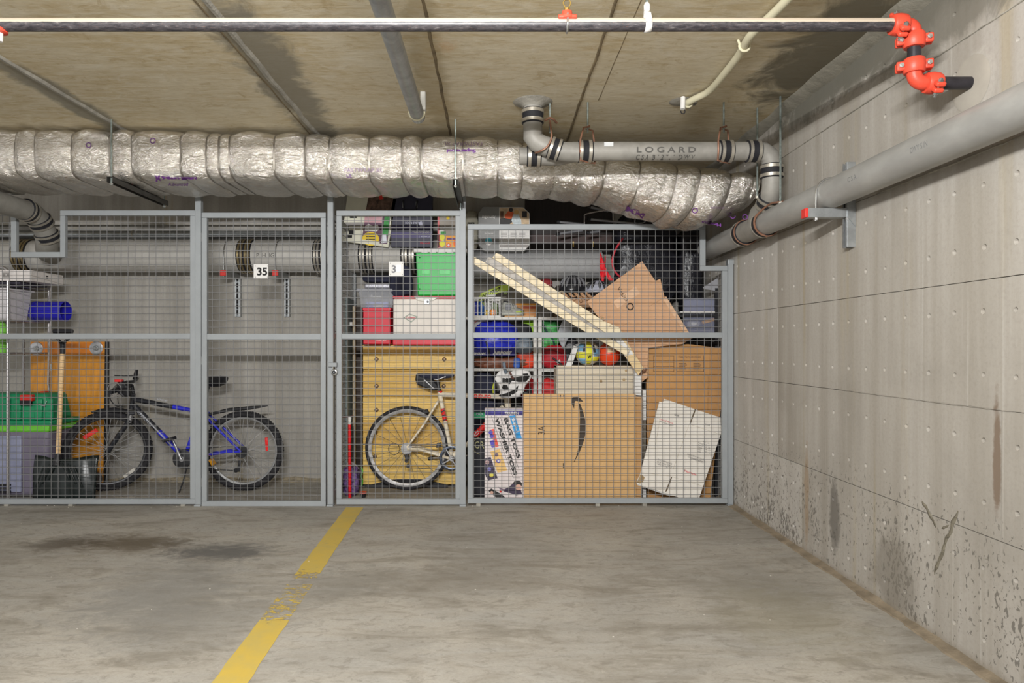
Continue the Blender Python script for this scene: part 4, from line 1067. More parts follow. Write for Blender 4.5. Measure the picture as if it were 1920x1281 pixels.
MB().obox(q(398, 851, -.05), (.010, 0, 0), (0, .005, 0), (0, 0, .006)).build('pedal_reflector', m_amber, tM)
MB().tube([q(356, 868, -.04), q(351, 900, -.07), q(342, 931, -.10)], .006, 8).build('kickstand', m_black, tM, smooth=True)

# ---- ivory road bike
Y2 = 5.485
tRb = thing('road_bike', 'ivory road bike with red lettering standing in front of the wooden chest', 'bicycle', (X(830, Y2), Y2, 0))
q = lambda x, y, o=0.0: P(x, y, Y2) + Vector((0, o, 0))
R2 = .338; cr = Vector((X(763.5, Y2), Y2, R2)); cf = Vector((X(1000, Y2), Y2, R2))
m_rimb = mat('polished_rim', (156, 154, 152), .5, .6, var=.25, vs=30)
wr, u, v, r1 = wheel(tRb, cr, (0, 1, 0), R2, .0145, 20, .026, m_rimb, m_alu, False, .3, False, m_dark)
wheel(tRb, cf, (0, 1, 0), R2, .0145, 20, .026, m_rimb, m_alu, False, .1, False, m_dark)
BB = q(847.5, 858); sl = q(825, 740); ht0 = q(953, 770); ht1 = q(951, 741)
k0 = sl + (BB - sl) * .22; k1 = sl + (BB - sl) * .42; k2 = sl + (BB - sl) * .52
MB().tube([sl + Vector((-.002, 0, .02)), k0], [.019, .017], 16).build('seat_tube', m_ivory, tRb, smooth=True)
MB().tube([k0, k1], .0175, 16).build('seat_tube', m_refl, tRb, smooth=True)
MB().tube([k1, BB], [.0172, .019], 16).build('seat_tube', m_ivory, tRb, smooth=True)
for tt in (.26, .33, .40): MB().obox(sl + (BB - sl) * tt + Vector((0, -.0175, 0)), (.013, 0, .008), (0, .001, 0), (-.002, 0, .005)).build('decal', m_blackp, tRb)
MB().tube([sl, q(880, 742), q(948, 744)], [.020, .019, .021], 16).build('top_tube', m_ivory, tRb, smooth=True)
MB().tube([ht0, ht1], .026, 18).build('head_tube', m_ivory, tRb, smooth=True)
dtt = q(946, 764)
MB().tube([dtt, dtt + (BB - dtt) * .35], [.030, .027], 16).build('down_tube', m_ivory, tRb, smooth=True)
MB().tube([dtt + (BB - dtt) * .35, dtt + (BB - dtt) * .68], [.027, .026], 16).build('down_tube', m_refl, tRb, smooth=True)
MB().tube([dtt + (BB - dtt) * .68, BB], [.026, .024], 16).build('down_tube', m_ivory, tRb, smooth=True)
text('CC', dtt + (BB - dtt) * .64 + Vector((0, -.028, -.012)), dtt - BB, Vector((-.6, 0, .75)), .10, .026, m_white, tRb, bold=.03, shear=.2)
text('ENDURO', q(889, 745.5, -.0215), (q(948, 744) - q(880, 742)), (0, 0, 1), 32 * Y2 / F, 6.5 * Y2 / F, m_refl, tRb, bold=.05)
for s in (-1, 1):
    MB().tube([q(822, 752, s * .012), q(795, 796, s * .035), cr + Vector((.004, s * .058, .012))], [.010, .009, .008], 10).build('seat_stay', m_ivory, tRb, smooth=True)
    MB().tube([BB + Vector((-.02, s * .028, -.002)), cr + Vector((.1, s * .05, -.002)), cr + Vector((.006, s * .058, 0))], [.012, .011, .010], 10).build('chain_stay', m_ivory, tRb, smooth=True)
    MB().tube([q(954, 772, s * .02), q(962, 785, s * .045), cf + Vector((-.03, s * .05, .06)), cf + Vector((0, s * .05, 0))], [.018, .017, .012, .009], 10).build('fork_blade', m_ivory, tRb, smooth=True)
MB().tube([q(825, 736), q(820, 714)], .0138, 12).build('seat_post', m_dark, tRb, smooth=True)
MB().rev(q(825, 735), unit(sl, q(820, 714)), [(.019, -.008), (.019, .006)], 16).build('seat_clamp', m_refl, tRb)
saddle(tRb, q(785, 702), q(852, 703), .145, mat('navy_black_vinyl', (52, 54, 70), .4))
MB().tube([q(800, 708, -.022), q(820, 712, -.022), q(836, 706, -.022)], .0035, 6).build('saddle_rail', m_alu, tRb, smooth=True)
b = MB(); b.prism([q(781, 700, -.045), q(803, 700, -.045), q(822, 722, -.03), q(823, 731, -.03), q(812, 733, -.03), q(783, 721, -.045), q(779.5, 712, -.045)], (0, .085, 0))
b.build('saddle_bag', m_black, tRb, bevel=.012); MB().bar(q(797, 712, -.047), q(815, 729, -.034), .003, .006).build('bag_trim', m_alu, tRb)
MB().tube([q(821, 758), q(806, 776)], .003, 6).build('cable', m_black, tRb, smooth=True)
MB().obox(q(800, 771, -.03), (.016, 0, .004), (0, .03, 0), (-.004, 0, .014)).build('brake_caliper', m_black, tRb, bevel=.005)
MB().obox(q(823, 834, -.02), (.018, 0, .004), (0, .016, 0), (.002, 0, .018)).build('front_derailleur', m_dark, tRb, bevel=.004)
# crankset
o = MB().torus(BB + Vector((0, -.045, 0)), (0, 1, 0), .088, .012, 48, 6, .003).build('chainring', mat('blue_grey_chainring', (84, 90, 102), .35, .7), tRb, smooth=True)
for kx in range(4):
    a = math.radians(30 + 90 * kx)
    MB().bar(BB + Vector((0, -.048, 0)), BB + Vector((math.cos(a) * .085, -.048, math.sin(a) * .085)), .008, .03, (0, 1, 0)).build('chainring_arm', m_alu, o)
MB().rev(BB + Vector((0, -.06, 0)), (0, 1, 0), [(.020, 0), (.024, .006), (.024, .12)], 20).build('crank_axle', m_alu, tRb, smooth=True)
crank(tRb, BB, q(886, 851), -.062, m_alu, m_black); crank(tRb, BB, q(810, 862), .062, m_alu, m_black)
for kx in range(8):
    MB().rev(cr + Vector((0, -.058 + kx * .004, 0)), (0, 1, 0), [(.022 + kx * .0035, 0), (.022 + kx * .0035, .0016)], 24).build('sprocket', m_alu, wr)
MB().obox(q(765, 855, -.062), (.016, 0, .006), (0, .012, 0), (-.006, 0, .022)).build('derailleur', m_dark, tRb, bevel=.005)
for a, e in ((764, 862), (767, 872)): MB().rev(q(a, e, -.06), (0, 1, 0), [(.016, 0), (.016, .008)], 12).build('jockey_wheel', m_dark, tRb)
MB().torus(q(741, 840, -.06), (0, 1, 0), .045, .0025, 20, 5).build('cable_loop', m_black, tRb, smooth=True)
b = MB(); b.tube([BB + Vector((0, -.045, .09)), cr + Vector((0, -.05, .03))], .0035, 4); b.tube([BB + Vector((-.01, -.045, -.09)), q(770, 875, -.058)], .0035, 4); b.build('chain', m_dark, tRb)
# bars
MB().tube([ht1, q(950, 733)], .016, 14).build('steerer', m_black, tRb, smooth=True)
MB().tube([q(950, 736), q(966, 732)], .016, 12).build('stem', m_black, tRb, smooth=True)
for s in (-1, 1):
    MB().tube(smooth_path([q(967, 732, 0), q(967, 732, s * .17), q(976, 733, s * .195), q(988, 736, s * .2), q(990, 748, s * .2), q(980, 758, s * .2), q(966, 757, s * .2)], 4), .0145, 12).build('handlebar', m_black, tRb, smooth=True)
    MB().tube([q(985, 734, s * .2), q(992, 726, s * .2), q(994, 738, s * .2), q(990, 752, s * .2)], [.016, .015, .008, .006], 10).build('brake_lever', m_black, tRb, smooth=True)
o = MB().tube([q(884, 800), q(869, 827)], .036, 18).build('water_bottle', m_black, tRb, smooth=True)
# ------------------------------------------------------------------ left locker contents
def obj1(mb, name, m, label, cat, group=None, **kw):
    return mb.build(name, m, label=label, cat=cat, group=group, **kw)
def base(mbs): pass
def boxthing(name, label, cat, x0, y0, x1, y1, Y, d, m, bev=.004, part='body', group=None):
    t = thing(name, label, cat, ((X(x0, Y) + X(x1, Y)) / 2, Y + d / 2, Z(y1, Y)), group)
    o = MB().bpx(x0, y0, x1, y1, Y, d).build(part, m, t, bevel=bev)
    return t, o
# chrome rack
m_chrome = mat('chrome_tube', (186, 182, 182), .25, .8, var=.06)
m_chrome2 = mat('dull_chrome', (150, 146, 146), .35, .7, var=.08)
xr0, yf0, yb0 = -3.62, 5.09, 5.56
tRk = thing('wire_rack', 'tall chrome tube rack standing at the far left of the cage', 'rack', (-3.9, 5.3, 0))
MB().tube([(xr0, yf0, 0)] + [(xr0, yf0, 1.70)] + arc((xr0 - .045, yf0, 1.70), (1, 0, 0), (0, 0, 1), .045, 0, 90, 6) + [(-4.2, yf0, 1.745)], .0095, 10).build('upright', m_chrome, tRk, smooth=True)
MB().tube([(xr0 + .0, yb0, 0), (xr0 - .0, yb0, 1.70)], .0095, 10).build('upright', m_chrome2, tRk, smooth=True)
MB().tube([(xr0 - .02, yf0 + .2, .81), (xr0 - .02, yf0 + .2, 1.34)], .0095, 10).build('upright', m_chrome2, tRk, smooth=True)
for y in (yf0, yb0): MB().tube([(-4.2, y, 0), (-4.2, y, 1.745)], .0095, 10).build('upright', m_chrome2, tRk, smooth=True)
for z in (1.612, 1.345, 1.10):
    b = MB()
    for y in (yf0, yb0): b.tube([(-4.2, y, z), (xr0, y, z)], .006, 8)
    for x in (-4.2, xr0): b.tube([(x, yf0, z), (x, yb0, z)], .006, 8)
    for k in range(7):
        y = yf0 + (yb0 - yf0) * (k + 1) / 8; b.tube([(-4.2, y, z), (xr0, y, z)], .003, 6)
    b.build('shelf', m_chrome2, tRk, smooth=True)
MB().tube([P(90, 722, 5.45), P(92, 640, 5.45), P(95, 600, 5.46), P(93, 560, 5.47), P(95, 533, 5.48)], .007, 8).build('side_loop', m_chrome, tRk, smooth=True)
# carton on top
m_card_w = mat('white_carton', (212, 206, 202), .6, var=.05)
t = thing('flat_carton', 'flat white carton lying on top of the chrome rack', 'box', (-3.7, 5.3, 1.642))
MB().box(-4.15, -3.44, 5.08, 5.46, 1.642, 1.722).build('body', m_card_w, t, bevel=.003)
for zz in (1.675, 1.690): MB().box(-3.4405, -3.4395, 5.25, 5.275, zz, zz + .010).build('print', m_ink, t)
MB().box(-3.65, -3.60, 5.0785, 5.0795, 1.668, 1.704).build('label', mat('grey_label', (140, 136, 132), .6), t)
text('X', (-3.635, 5.0782, 1.675), ex, ez, .02, .022, m_white, t)
t = thing('laptop_case', 'thin dark case lying under the flat white carton', 'case', (-3.75, 5.28, 1.62))
MB().box(-4.1, -3.55, 5.12, 5.44, 1.6205, 1.640).build('body', mat('dark_case', (58, 54, 66), .5), t, bevel=.005)
# grey bin on the second shelf
t = thing('storage_bin', 'pale grey open bin on the rack above the blue bucket', 'bin', (-3.75, 5.26, 1.352))
def taper(x0, x1, y0, y1, z0, z1, dx, dy):
    return MB().hexa([(x0, y0, z0), (x1, y0, z0), (x1, y1, z0), (x0, y1, z0), (x0 - dx, y0 - dy, z1), (x1 + dx, y0 - dy, z1), (x1 + dx, y1 + dy, z1), (x0 - dx, y1 + dy, z1)])
m_gbin = mat('pale_grey_bin', (198, 194, 196), .5, var=.04)
taper(-4.0, -3.66, 5.13, 5.36, 1.352, 1.585, .02, .03).build('body', m_gbin, t, bevel=.008)
MB().box(-4.03, -3.625, 5.085, 5.40, 1.578, 1.592).build('rim', m_gbin, t, bevel=.004)
# blue bucket lying on its side
t = thing('bucket', 'cobalt blue cylinder container lying on its side on the rack', 'bucket', (-3.55, 5.45, 1.352))
cx0, cy0, cz0, rr = -3.68, 5.46, 1.4345, .0795
m_cob = mat('cobalt_plastic', (42, 40, 176), .32, var=.05)
MB().rev((cx0, cy0, cz0), ex, [(.001, .0), (rr - .006, .0), (rr, .008), (rr, .262), (rr - .004, .262), (rr - .004, .02), (.001, .02)], 40).build('body', m_cob, t, smooth=True)
MB().torus((cx0 + .035, cy0, cz0), ex, rr, .003, 36, 6).build('rib', m_cob, t, smooth=True)
# bottle at frame edge
t = thing('bottle', 'lime green bottle on the lower rack shelf at the left edge', 'bottle', (-3.74, 5.16, 1.106))
MB().rev((-3.715, 5.16, 1.106), ez, [(.03, 0), (.036, .01), (.036, .17), (.030, .21), (.014, .235), (.014, .25)], 20).build('body', mat('lime_plastic', (124, 196, 78), .4), t, smooth=True)
MB().rev((-3.715, 5.16, 1.355 - .0), ez, [(.016, 0), (.016, .03)], 14).build('cap', m_white, t, smooth=True)

# orange board with discs
m_ob = mat('orange_veneer', (208, 142, 52), .4, var=.14, vs=5, st=(6, 6, .6))
t = thing('veneer_board', 'orange wood veneer board with silver wall discs leaning on the rear wall', 'board', (X(127, 5.73), 5.74, 0))
def lean(px, py): # board plane leans back towards the wall
    z_ = 1.0 - (py - 640) / 270.0; Y = 5.70 + .09 * z_; return P(px, py, Y)
MB().prism([lean(57, 640), lean(197, 640), lean(194, 914), lean(55, 914)], (0, .012, 0)).build('panel', m_ob, t, bevel=.001)
MB().prism([lean(196.5, 640), lean(201, 641), lean(199, 914), lean(193.5, 914)], (0, .03, 0)).build('edge_band', m_black, t)
MB().prism([lean(60, 642), lean(194, 642), lean(193, 664), lean(60, 664)], (0, -.003, 0)).build('top_strip', mat('orange_strip', (206, 122, 40), .4, var=.1), t)
for px, py in ((69, 654), (181, 653)):
    cc = lean(px, py)
    o = MB().rev(cc + Vector((0, -.003, 0)), (0, -1, 0), [(.058, -.004), (.056, .004), (.05, .006), (.03, .006)], 28).build('disc', m_alu, t, smooth=True)
    MB().rev(cc + Vector((0, -.008, 0)), (0, -1, 0), [(.024, -.003), (.022, .010), (.012, .012), (.010, .016)], 18).build('disc_knob', m_galv, o, smooth=True)
for px, py in ((180, 898), ): MB().rev(lean(px, py), (0, -1, 0), [(.058, -.004), (.056, .004), (.03, .006)], 28).build('disc', m_alu, t, smooth=True)
MB().obox(lean(96, 689), (.008, 0, 0), (0, .004, 0), (0, 0, .028)).build('handle_plate', m_white, t, bevel=.002)

# green lidded tote on grey bin
m_green = mat('dark_green_plastic', (28, 132, 88), .4, var=.08)
xg0, xg1 = X(-60, 5.17), X(95, 5.17)
t = thing('storage_tote', 'large grey bin with lime rim standing under the green tote', 'bin', ((xg0 + xg1) / 2, 5.3, 0))
taper(xg0 + .07, xg1 - .05, 5.19, 5.48, .012, Z(806, 5.17), .04, .02).build('body', mat('slate_bin', (112, 106, 122), .5, var=.06), t, bevel=.04, seg=4)
MB().box(xg0 + .01, xg1 - .005, 5.155, 5.52, Z(810, 5.17), Z(798, 5.17)).build('rim', mat('lime_rim', (108, 190, 60), .4), t, bevel=.008)
o = MB().box(xg0 + .1, X(40, 5.17), 5.165, 5.18, .05, Z(818, 5.17)).build('front_panel', mat('pale_blue_panel', (138, 142, 166), .5), t, bevel=.006)
for zz in (.10, .075, .05): MB().box(xg0 + .1, X(22, 5.17), 5.150, 5.166, zz, zz + .014).build('foot_rib', m_black, t, bevel=.002)
z0, z1 = Z(796, 5.16), Z(739, 5.16)
t = thing('storage_tote', 'dark green tote with red handles stacked on the grey bin', 'bin', ((xg0 + xg1) / 2, 5.3, z0 - .008))
MB().box(xg0 - .0, xg1 + .015, 5.15, 5.52, z0 - .010, z0 + .028).build('flange', m_green, t, bevel=.010)
taper(xg0 + .05, xg1 - .02, 5.18, 5.48, z0 + .02, z1, -.035, -.02).build('body', m_green, t, bevel=.025, seg=3)
for px in (0, 22, 62, 82):
    taper(X(px, 5.16), X(px + 15, 5.16), 5.165, 5.20, z0 + .03, z1 - .035, -.004, -.01).build('rib', m_green, t, bevel=.01)
MB().box(X(37, 5.16), X(60, 5.16), 5.155, 5.20, z1 - .055, z1 - .006).build('handle', m_red, t, bevel=.006)
MB().box(X(38, 5.16), X(59, 5.16), 5.153, 5.17, z1 - .085, z1 - .048).build('handle_slot', m_black, t)
MB().obox(P(83, 736, 5.35), (.018, 0, 0), (0, .03, 0), (0, 0, .01)).build('handle', m_red, t, bevel=.004)
MB().tube([P(72, 758, 5.165), P(84, 762, 5.165), P(88, 752, 5.17)], .004, 6).build('latch_wire', m_alu, t, smooth=True)

# snow shovel
Ysh = 5.09
t = thing('snow_shovel', 'black snow shovel with pale wooden handle leaning in front of the green tote', 'shovel', P(114, 940, Ysh))
m_shaft = mat('pale_ash_wood', (224, 188, 138), .5, var=.1, vs=6, st=(8, 8, .5))
q = lambda x, y, o=0.0: P(x, y, Ysh) + Vector((0, o, 0))
MB().tube([q(108.5, 868, -.0), q(107.5, 662, .06)], .0165, 16).build('shaft', m_shaft, t, smooth=True)
MB().tube([q(108, 664, .06), q(107.5, 645, .065)], [.019, .021], 14).build('grip_socket', m_black, t, smooth=True)
for s in (-1, 1):
    MB().tube(smooth_path([q(107, 648, .065), q(107 + s * 5, 640, .066), q(107 + s * 13, 633, .068), q(107 + s * 16, 622, .07)], 4), [.013] * 4 + [.010] * 5 + [.009] * 4, 10).build('grip_arm', m_black, t, smooth=True)
MB().tube([q(89.5, 621, .07), q(125, 621, .07)], .0165, 14).build('grip_bar', m_black, t, smooth=True)
m_scoop = mat('black_green_scoop', (27, 33, 32), .28, var=.15)
vs = []; fs = []; nu, nv = 25, 12
for j in range(nv + 1):
    for i in range(nu + 1):
        s = -1 + 2 * i / nu; tt = j / nv
        px = 115 + s * (61 - 2 * tt); py = 861 + tt * 77 + (1 - tt) * (3 * math.cos(s * 3.14 * 1.0) - 2)
        dep = -.10 * (1 - s * s) * 0 + .05 * s * s - .03 + .05 * (1 - tt) ** 2 + .012 * max(0, math.cos(s * 9 + tt * 3 * (1 if s < 0 else -1)))
        vs.append(P(px, py, Ysh - .03) + Vector((0, dep, 0)))
for j in range(nv):
    for i in range(nu): k = j * (nu + 1) + i; fs.append((k, k + 1, k + nu + 2, k + nu + 1))
o = MB().add(vs, fs).build('scoop', m_scoop, t, smooth=True); sm = o.modifiers.new('th', 'SOLIDIFY'); sm.thickness = .008
for s in (-1, 1):
    for kx in range(3): MB().bar(P(110 + s * (6 + kx * 11), 868 + kx * 3, Ysh - .035), P(110 + s * (20 + kx * 12), 900 + kx * 8, Ysh - .045), .007, .014).build('scoop_rib', m_scoop, t, bevel=.003)
MB().tube([q(108.5, 872, -.02), q(109, 852, .0)], [.026, .020], 14).build('socket', m_black, t, smooth=True)
MB().box(X(58, Ysh), X(176, Ysh), Ysh - .05, Ysh - .02, .004, .020).build('scoop_edge', m_black, t, bevel=.003)

# crumpled plastic sheet on the floor, dust crumbs under the cage
b = MB(); vs = []; fs = []; n1, n2 = 40, 16
for j in range(n2 + 1):
    for i in range(n1 + 1):
        x = -2.95 + .75 * i / n1; y = 5.0 + .22 * j / n2
        e = math.sin(math.pi * i / n1) * math.sin(math.pi * j / n2)
        vs.append((x + .03 * noise.noise(Vector((x * 7, y * 7, 2))), y + .03 * noise.noise(Vector((x * 7, y * 7, 9))), .002 + e * (.02 + .03 * abs(noise.noise(Vector((x * 9, y * 14, 1)))))))
for j in range(n2):
    for i in range(n1): k = j * (n1 + 1) + i; fs.append((k, k + 1, k + n1 + 2, k + n1 + 1))
t_ = MT('clear_crumpled_film'); t_.b.inputs['Base Color'].default_value = c(196, 190, 178); t_.b.inputs['Roughness'].default_value = .25; t_.b.inputs['Alpha'].default_value = .55
t_.bump(t_.noise(t_.world(), 40, 3), .6, .01)
b.add(vs, fs).build('plastic_sheet', t_.m, label='crumpled clear plastic sheet on the floor beneath the blue bike', cat='plastic sheet', smooth=True)
b = MB(); random.seed(3)
for i in range(60):
    x = random.uniform(-3.4, 1.6); y = random.choice([random.uniform(4.84, 4.95), random.uniform(2.6, 4.8)]); s = random.uniform(.001, .003)
    b.obox((x, y, s * .5), (s, 0, 0), (0, s * .7, 0), (0, 0, s * .5))
b.build('debris', mat('white_crumbs', (186, 180, 170), .8), label='small white paint crumbs scattered over the concrete floor', cat='debris', kind='stuff')
# ------------------------------------------------------------------ locker with the wooden chest
m_pine = mat('yellow_pine', (222, 186, 104), .45, var=.24, vs=5, st=(.5, 4, 9), bump=.05, bs=12)
m_pine2 = mat('yellow_pine_dark', (206, 166, 84), .45, var=.16, vs=4, st=(.6, 4, 9))
m_bolt = mat('bronze_bolt', (126, 104, 82), .4, .6, var=.1)
Yc = 5.60
t = thing('wooden_chest', 'yellow pine chest of bolted planks behind the ivory road bike', 'chest', (X(770, Yc), 5.7, 0))
ys = [647.5, 662, 692.5, 696, 742, 744, 789, 834, 875, 909]
for i in range(len(ys) - 1):
    o_ = random.uniform(-.002, .002) + (.012 if ys[i + 1] - ys[i] < 5 else 0) - (.006 if i == 0 else 0)
    MB().box(X(680.5, Yc), X(866, Yc), Yc + o_, Yc + .03, Z(ys[i + 1], Yc) + .0015, Z(ys[i], Yc) - .0015).build('plank', m_pine if i % 3 else m_pine2, t, bevel=.003)
MB().box(X(680.5, Yc) + .003, X(866, Yc) - .003, Yc + .031, YB - .10, .03, Z(648, Yc) - .004).build('carcass', m_pine2, t)
MB().box(X(680.5, Yc) - .002, X(866, Yc), Yc - .004, YB - .085, Z(648, Yc) - .003, Z(648, Yc) + .004).build('top_board', m_pine, t, bevel=.002)
for px, py in ((706, 674), (833, 674), (706, 724), (832, 724), (706, 769), (831, 769), (704, 811), (703, 856)):
    MB().rev(P(px, py, Yc - .001), (0, -1, 0), [(.018, -.003), (.017, .004), (.010, .009), (.002, .010)], 20).build('bolt_head', m_bolt, t, smooth=True)
for px, py in ((692, 698), (843, 698)): MB().rev(P(px, py, Yc + .011), (0, -1, 0), [(.008, -.003), (.006, .003)], 12).build('screw', m_bolt, t, smooth=True)
b = MB(); pts = [(684, 912), (705, 907), (730, 901), (757, 898.5), (785, 899), (815, 904), (840, 910)]
b.prism([P(a, e, Yc - .02) for a, e in pts] + [P(840, 916, Yc - .02), P(684, 916, Yc - .02)], (0, .015, 0)); b.build('arched_base', m_black, t)
for px in (690, 855): MB().box(X(px - 8, Yc), X(px + 8, Yc), Yc + .01, YB - .12, 0, .035).build('foot', m_black, t)

m_redp = mat('bright_red_plastic', (206, 44, 60), .4, var=.06)
ztop = Z(648, Yc) + .0045
# cooler
t = thing('cooler', 'white drinks cooler with red base and lid on the wooden chest', 'cooler', (X(800, 5.5), 5.6, ztop))
Yk = 5.50; x0, x1 = X(737, Yk), X(863, Yk)
MB().box(x0, x1, Yk, YB - .1, Z(641, Yk) + .0, Z(560, Yk)).build('body', mat('cooler_white', (226, 218, 208), .5, var=.07, vs=5), t, bevel=.012)
MB().box(x0 - .003, x1 + .003, Yk - .004, YB - .097, ztop, Z(634, Yk)).build('base', m_redp, t, bevel=.006)
MB().box(x0 - .003, x1 + .003, Yk - .004, YB - .097, Z(560, Yk), Z(555, Yk)).build('lid', m_redp, t, bevel=.005)
MB().ppx([(776, 556), (782, 563), (795, 566), (812, 564), (822, 557)], Yk - .012, .02).build('lid_flap', mat('cream_trim', (222, 218, 206), .4), t, bevel=.003)
MB().box(X(795, Yk), X(806, Yk), Yk - .016, Yk + .002, Z(571, Yk), Z(561, Yk)).build('latch', m_galv, t, bevel=.003)
MB().rev(P(802, 566, Yk - .016), (0, -1, 0), [(.010, 0), (.008, .006)], 14).build('latch_knob', m_dark, t, smooth=True)
decal([(756, 596), (768, 588), (784, 594), (771, 605)], Yk - .0006, mat('grey_green_print', (150, 158, 144), .5), t)
decal([(759, 596), (768, 590.5), (781, 594.5), (771, 602.5)], Yk - .0014, mat('cooler_white', (0, 0, 0)), t)
text('Coleman', P(762, 598, Yk - .0025), ex, ez, 17 * Yk / F, 4.5 * Yk / F, m_redp, t, bold=.04)
# red box, clear box
t, o = boxthing('plastic_crate', 'red plastic box beside the white cooler on the wooden chest', 'box', 680.5, 578, 732, 646, 5.50, .26, m_redp, .008)
for y in (594, 610, 625): MB().bpx(681, y, 731.5, y + 3, 5.496, .01).build('rib', mat('red_rib', (186, 40, 52), .4), t, bevel=.002)
MB().bpx(679.8, 577, 733, 582, 5.492, .27).build('lid', m_redp, t, bevel=.004)
text('Keter', P(706, 640, 5.4985), ex, ez, 20 * 5.5 / F, 5 * 5.5 / F, mat('pink_print', (226, 170, 170), .5), t)
zr = Z(577, 5.492)
def clear_mat(name, rgb, al):
    t_ = MT(name); t_.b.inputs['Base Color'].default_value = c(*rgb); t_.b.inputs['Roughness'].default_value = .15; t_.b.inputs['Alpha'].default_value = al; return t_.m
m_clear = clear_mat('clear_plastic', (188, 190, 196), .45)
t = thing('clear_container', 'clear lidded plastic container on the red plastic box', 'box', (X(705, 5.5), 5.6, zr + .002))
Yq = 5.51
taper(X(676, Yq), X(735, Yq), Yq + .01, 5.72, zr + .002, Z(545, Yq), .02, .008).build('body', m_clear, t, bevel=.01)
MB().box(X(668, Yq), X(740, Yq), Yq - .002, 5.74, Z(547, Yq), Z(541, Yq)).build('lid', clear_mat('clear_lid', (170, 172, 180), .7), t, bevel=.004)
text('Swan', P(693, 560, Yq + .006), ex, ez, 22 * Yq / F, 7 * Yq / F, m_white, t, bold=.02, shear=.3)
t, o = boxthing('carton', 'small pale blue carton inside the clear container', 'box', 686, 566, 728, 576.6, 5.53, .09, mat('pale_blue_carton', (150, 160, 214), .5, var=.2, vs=20), .002)
decal(rect(700, 571, 720, 576), 5.53, m_white, t)
t, o = boxthing('silver_packet', 'crinkled silver packet lying on the clear container lid', 'packet', 683, 531, 738, 541, 5.53, .1, mat('silver_grey_packet', (166, 166, 174), .35, .3, var=.2, vs=30, bump=.4, bs=40), .012)
# green bin with white lid
Yb_ = 5.36
zcool = Z(555, Yk)
t = thing('storage_bin', 'bright green bin with white lid standing on the white cooler', 'bin', (X(825, Yb_), 5.5, zcool + .002))
m_bg = mat('bright_green_plastic', (46, 178, 76), .4, var=.05)
x0, x1 = X(783, 5.5), X(869, 5.5); zt_ = Z(473, 5.5)
taper(x0, x1, 5.505, 5.66, zcool + .002, zt_, .016, .008).build('body', m_bg, t, bevel=.012)
b = MB()
for a in ((786, 482, 862, 484), (786, 541, 862, 543), (786, 482, 788, 543)): b.bpx(*a, 5.497, .006)
b.build('raised_frame', m_bg, t)
for a in ((791, 506, 806, 514), (824, 506, 844, 514)): MB().bpx(*a, 5.496, .006).build('raised_plate', mat('green_plate', (84, 200, 108), .4), t, bevel=.001)
MB().box(x0 - .03, x1 + .03, 5.48, 5.68, zt_ - .004, Z(466, 5.48)).build('lid', m_white, t, bevel=.006)
for px in (790, 806, 822, 838): MB().bpx(px, 467, px + 12, 474, 5.476, .01).build('lid_rib', m_white, t, bevel=.002)
# navy bag
t = thing('bag', 'dark navy fabric bag slumped behind plate 3 on the cooler', 'bag', (X(745, 5.46), 5.50, zcool + .002))
MB().blob((X(752, 5.52), 5.54, zcool + .002 + .127), (.095, .035, .13), .55, .12, 9, 3, crease=.08).build('body', mat('navy_cloth', (42, 44, 62), .8, var=.2, vs=8, bump=.3, bs=20), t, smooth=True)
t = thing('bag', 'dark navy soft pouch lying across the silver packet', 'bag', (X(715, 5.6), 5.62, Z(530, 5.6)))
MB().blob((X(715, 5.62), 5.64, Z(523, 5.62) - .0), (.15, .05, .032), .6, .12, 9, 5, crease=.08).build('body', mat('navy_cloth', (0, 0, 0)), t, smooth=True)

# boxes on the large pipe
zpt = zP + RP
Yx = 5.496
t = thing('game_box', 'tilted white and purple box with a yellow print on the big pipe', 'box', P(695, 455, Yx))
pl = [(653, 355), (745, 360), (728, 463.5), (640, 452)]
MB().ppx(pl, Yx, .05).build('body', mat('ivory_card', (206, 204, 186), .6, var=.05), t)
decal([(691, 368), (738, 370), (733, 395), (686, 394)], Yx, mat('photo_dark', (92, 70, 58), .6, var=.6, vs=28), t)
decal([(686, 398), (733, 398), (726, 458), (678, 453)], Yx, mat('plum_print', (92, 64, 82), .6, var=.15), t)
decal([(684, 404), (718, 405), (716, 418), (683, 417)], Yx - .001, mat('dusty_pink', (192, 150, 156), .6), t)
decal([(722, 400), (732, 401), (727, 442), (717, 440)], Yx - .001, mat('leaf_green', (62, 138, 72), .6, var=.3, vs=25), t)
decal(ell(695, 448, 16, 13), Yx - .001, mat('sun_yellow', (222, 190, 48), .6), t)
decal([(679, 449), (712, 453), (711, 460), (677, 456)], Yx - .0018, mat('ivory_card', (0, 0, 0)), t)
for y_ in (438, 443, 448): decal(rect(686, y_, 704, y_ + 1.6), Yx - .002, m_ink, t)
decal([(684, 424), (691, 420), (700, 424), (708, 421), (712, 430), (706, 434), (684, 433)], Yx - .002, m_white, t)
decal([(716, 441), (724, 439), (725, 455), (715, 456)], Yx - .0015, mat('silver_decal', (0, 0, 0)), t)
for a in ((654, 432, 663, 440), (650, 441, 660, 446), (653, 398, 668, 400), (656, 404, 669, 409)): decal(rect(*a), Yx - .001, m_ink, t)
decal(rect(646, 417, 682, 424), Yx - .001, mat('grey_label', (0, 0, 0)), t)
decal([(710, 368), (716, 366), (719, 373), (712, 375)], Yx - .0015, m_red, t)
t, o = boxthing('game_box', 'dark navy box with faint white lettering beside the tilted white box', 'box', 733, 366, 811, 463, 5.496, .05, mat('navy_card', (44, 43, 60), .5, var=.15), .002)
decal(rect(733.5, 424, 810, 429), 5.496, mat('indigo_print', (70, 64, 104), .5), t); decal(rect(733.5, 436, 810, 446), 5.496, mat('indigo_print', (0, 0, 0)), t)
m_faint = mat('faint_white_ink', (164, 164, 180), .6)
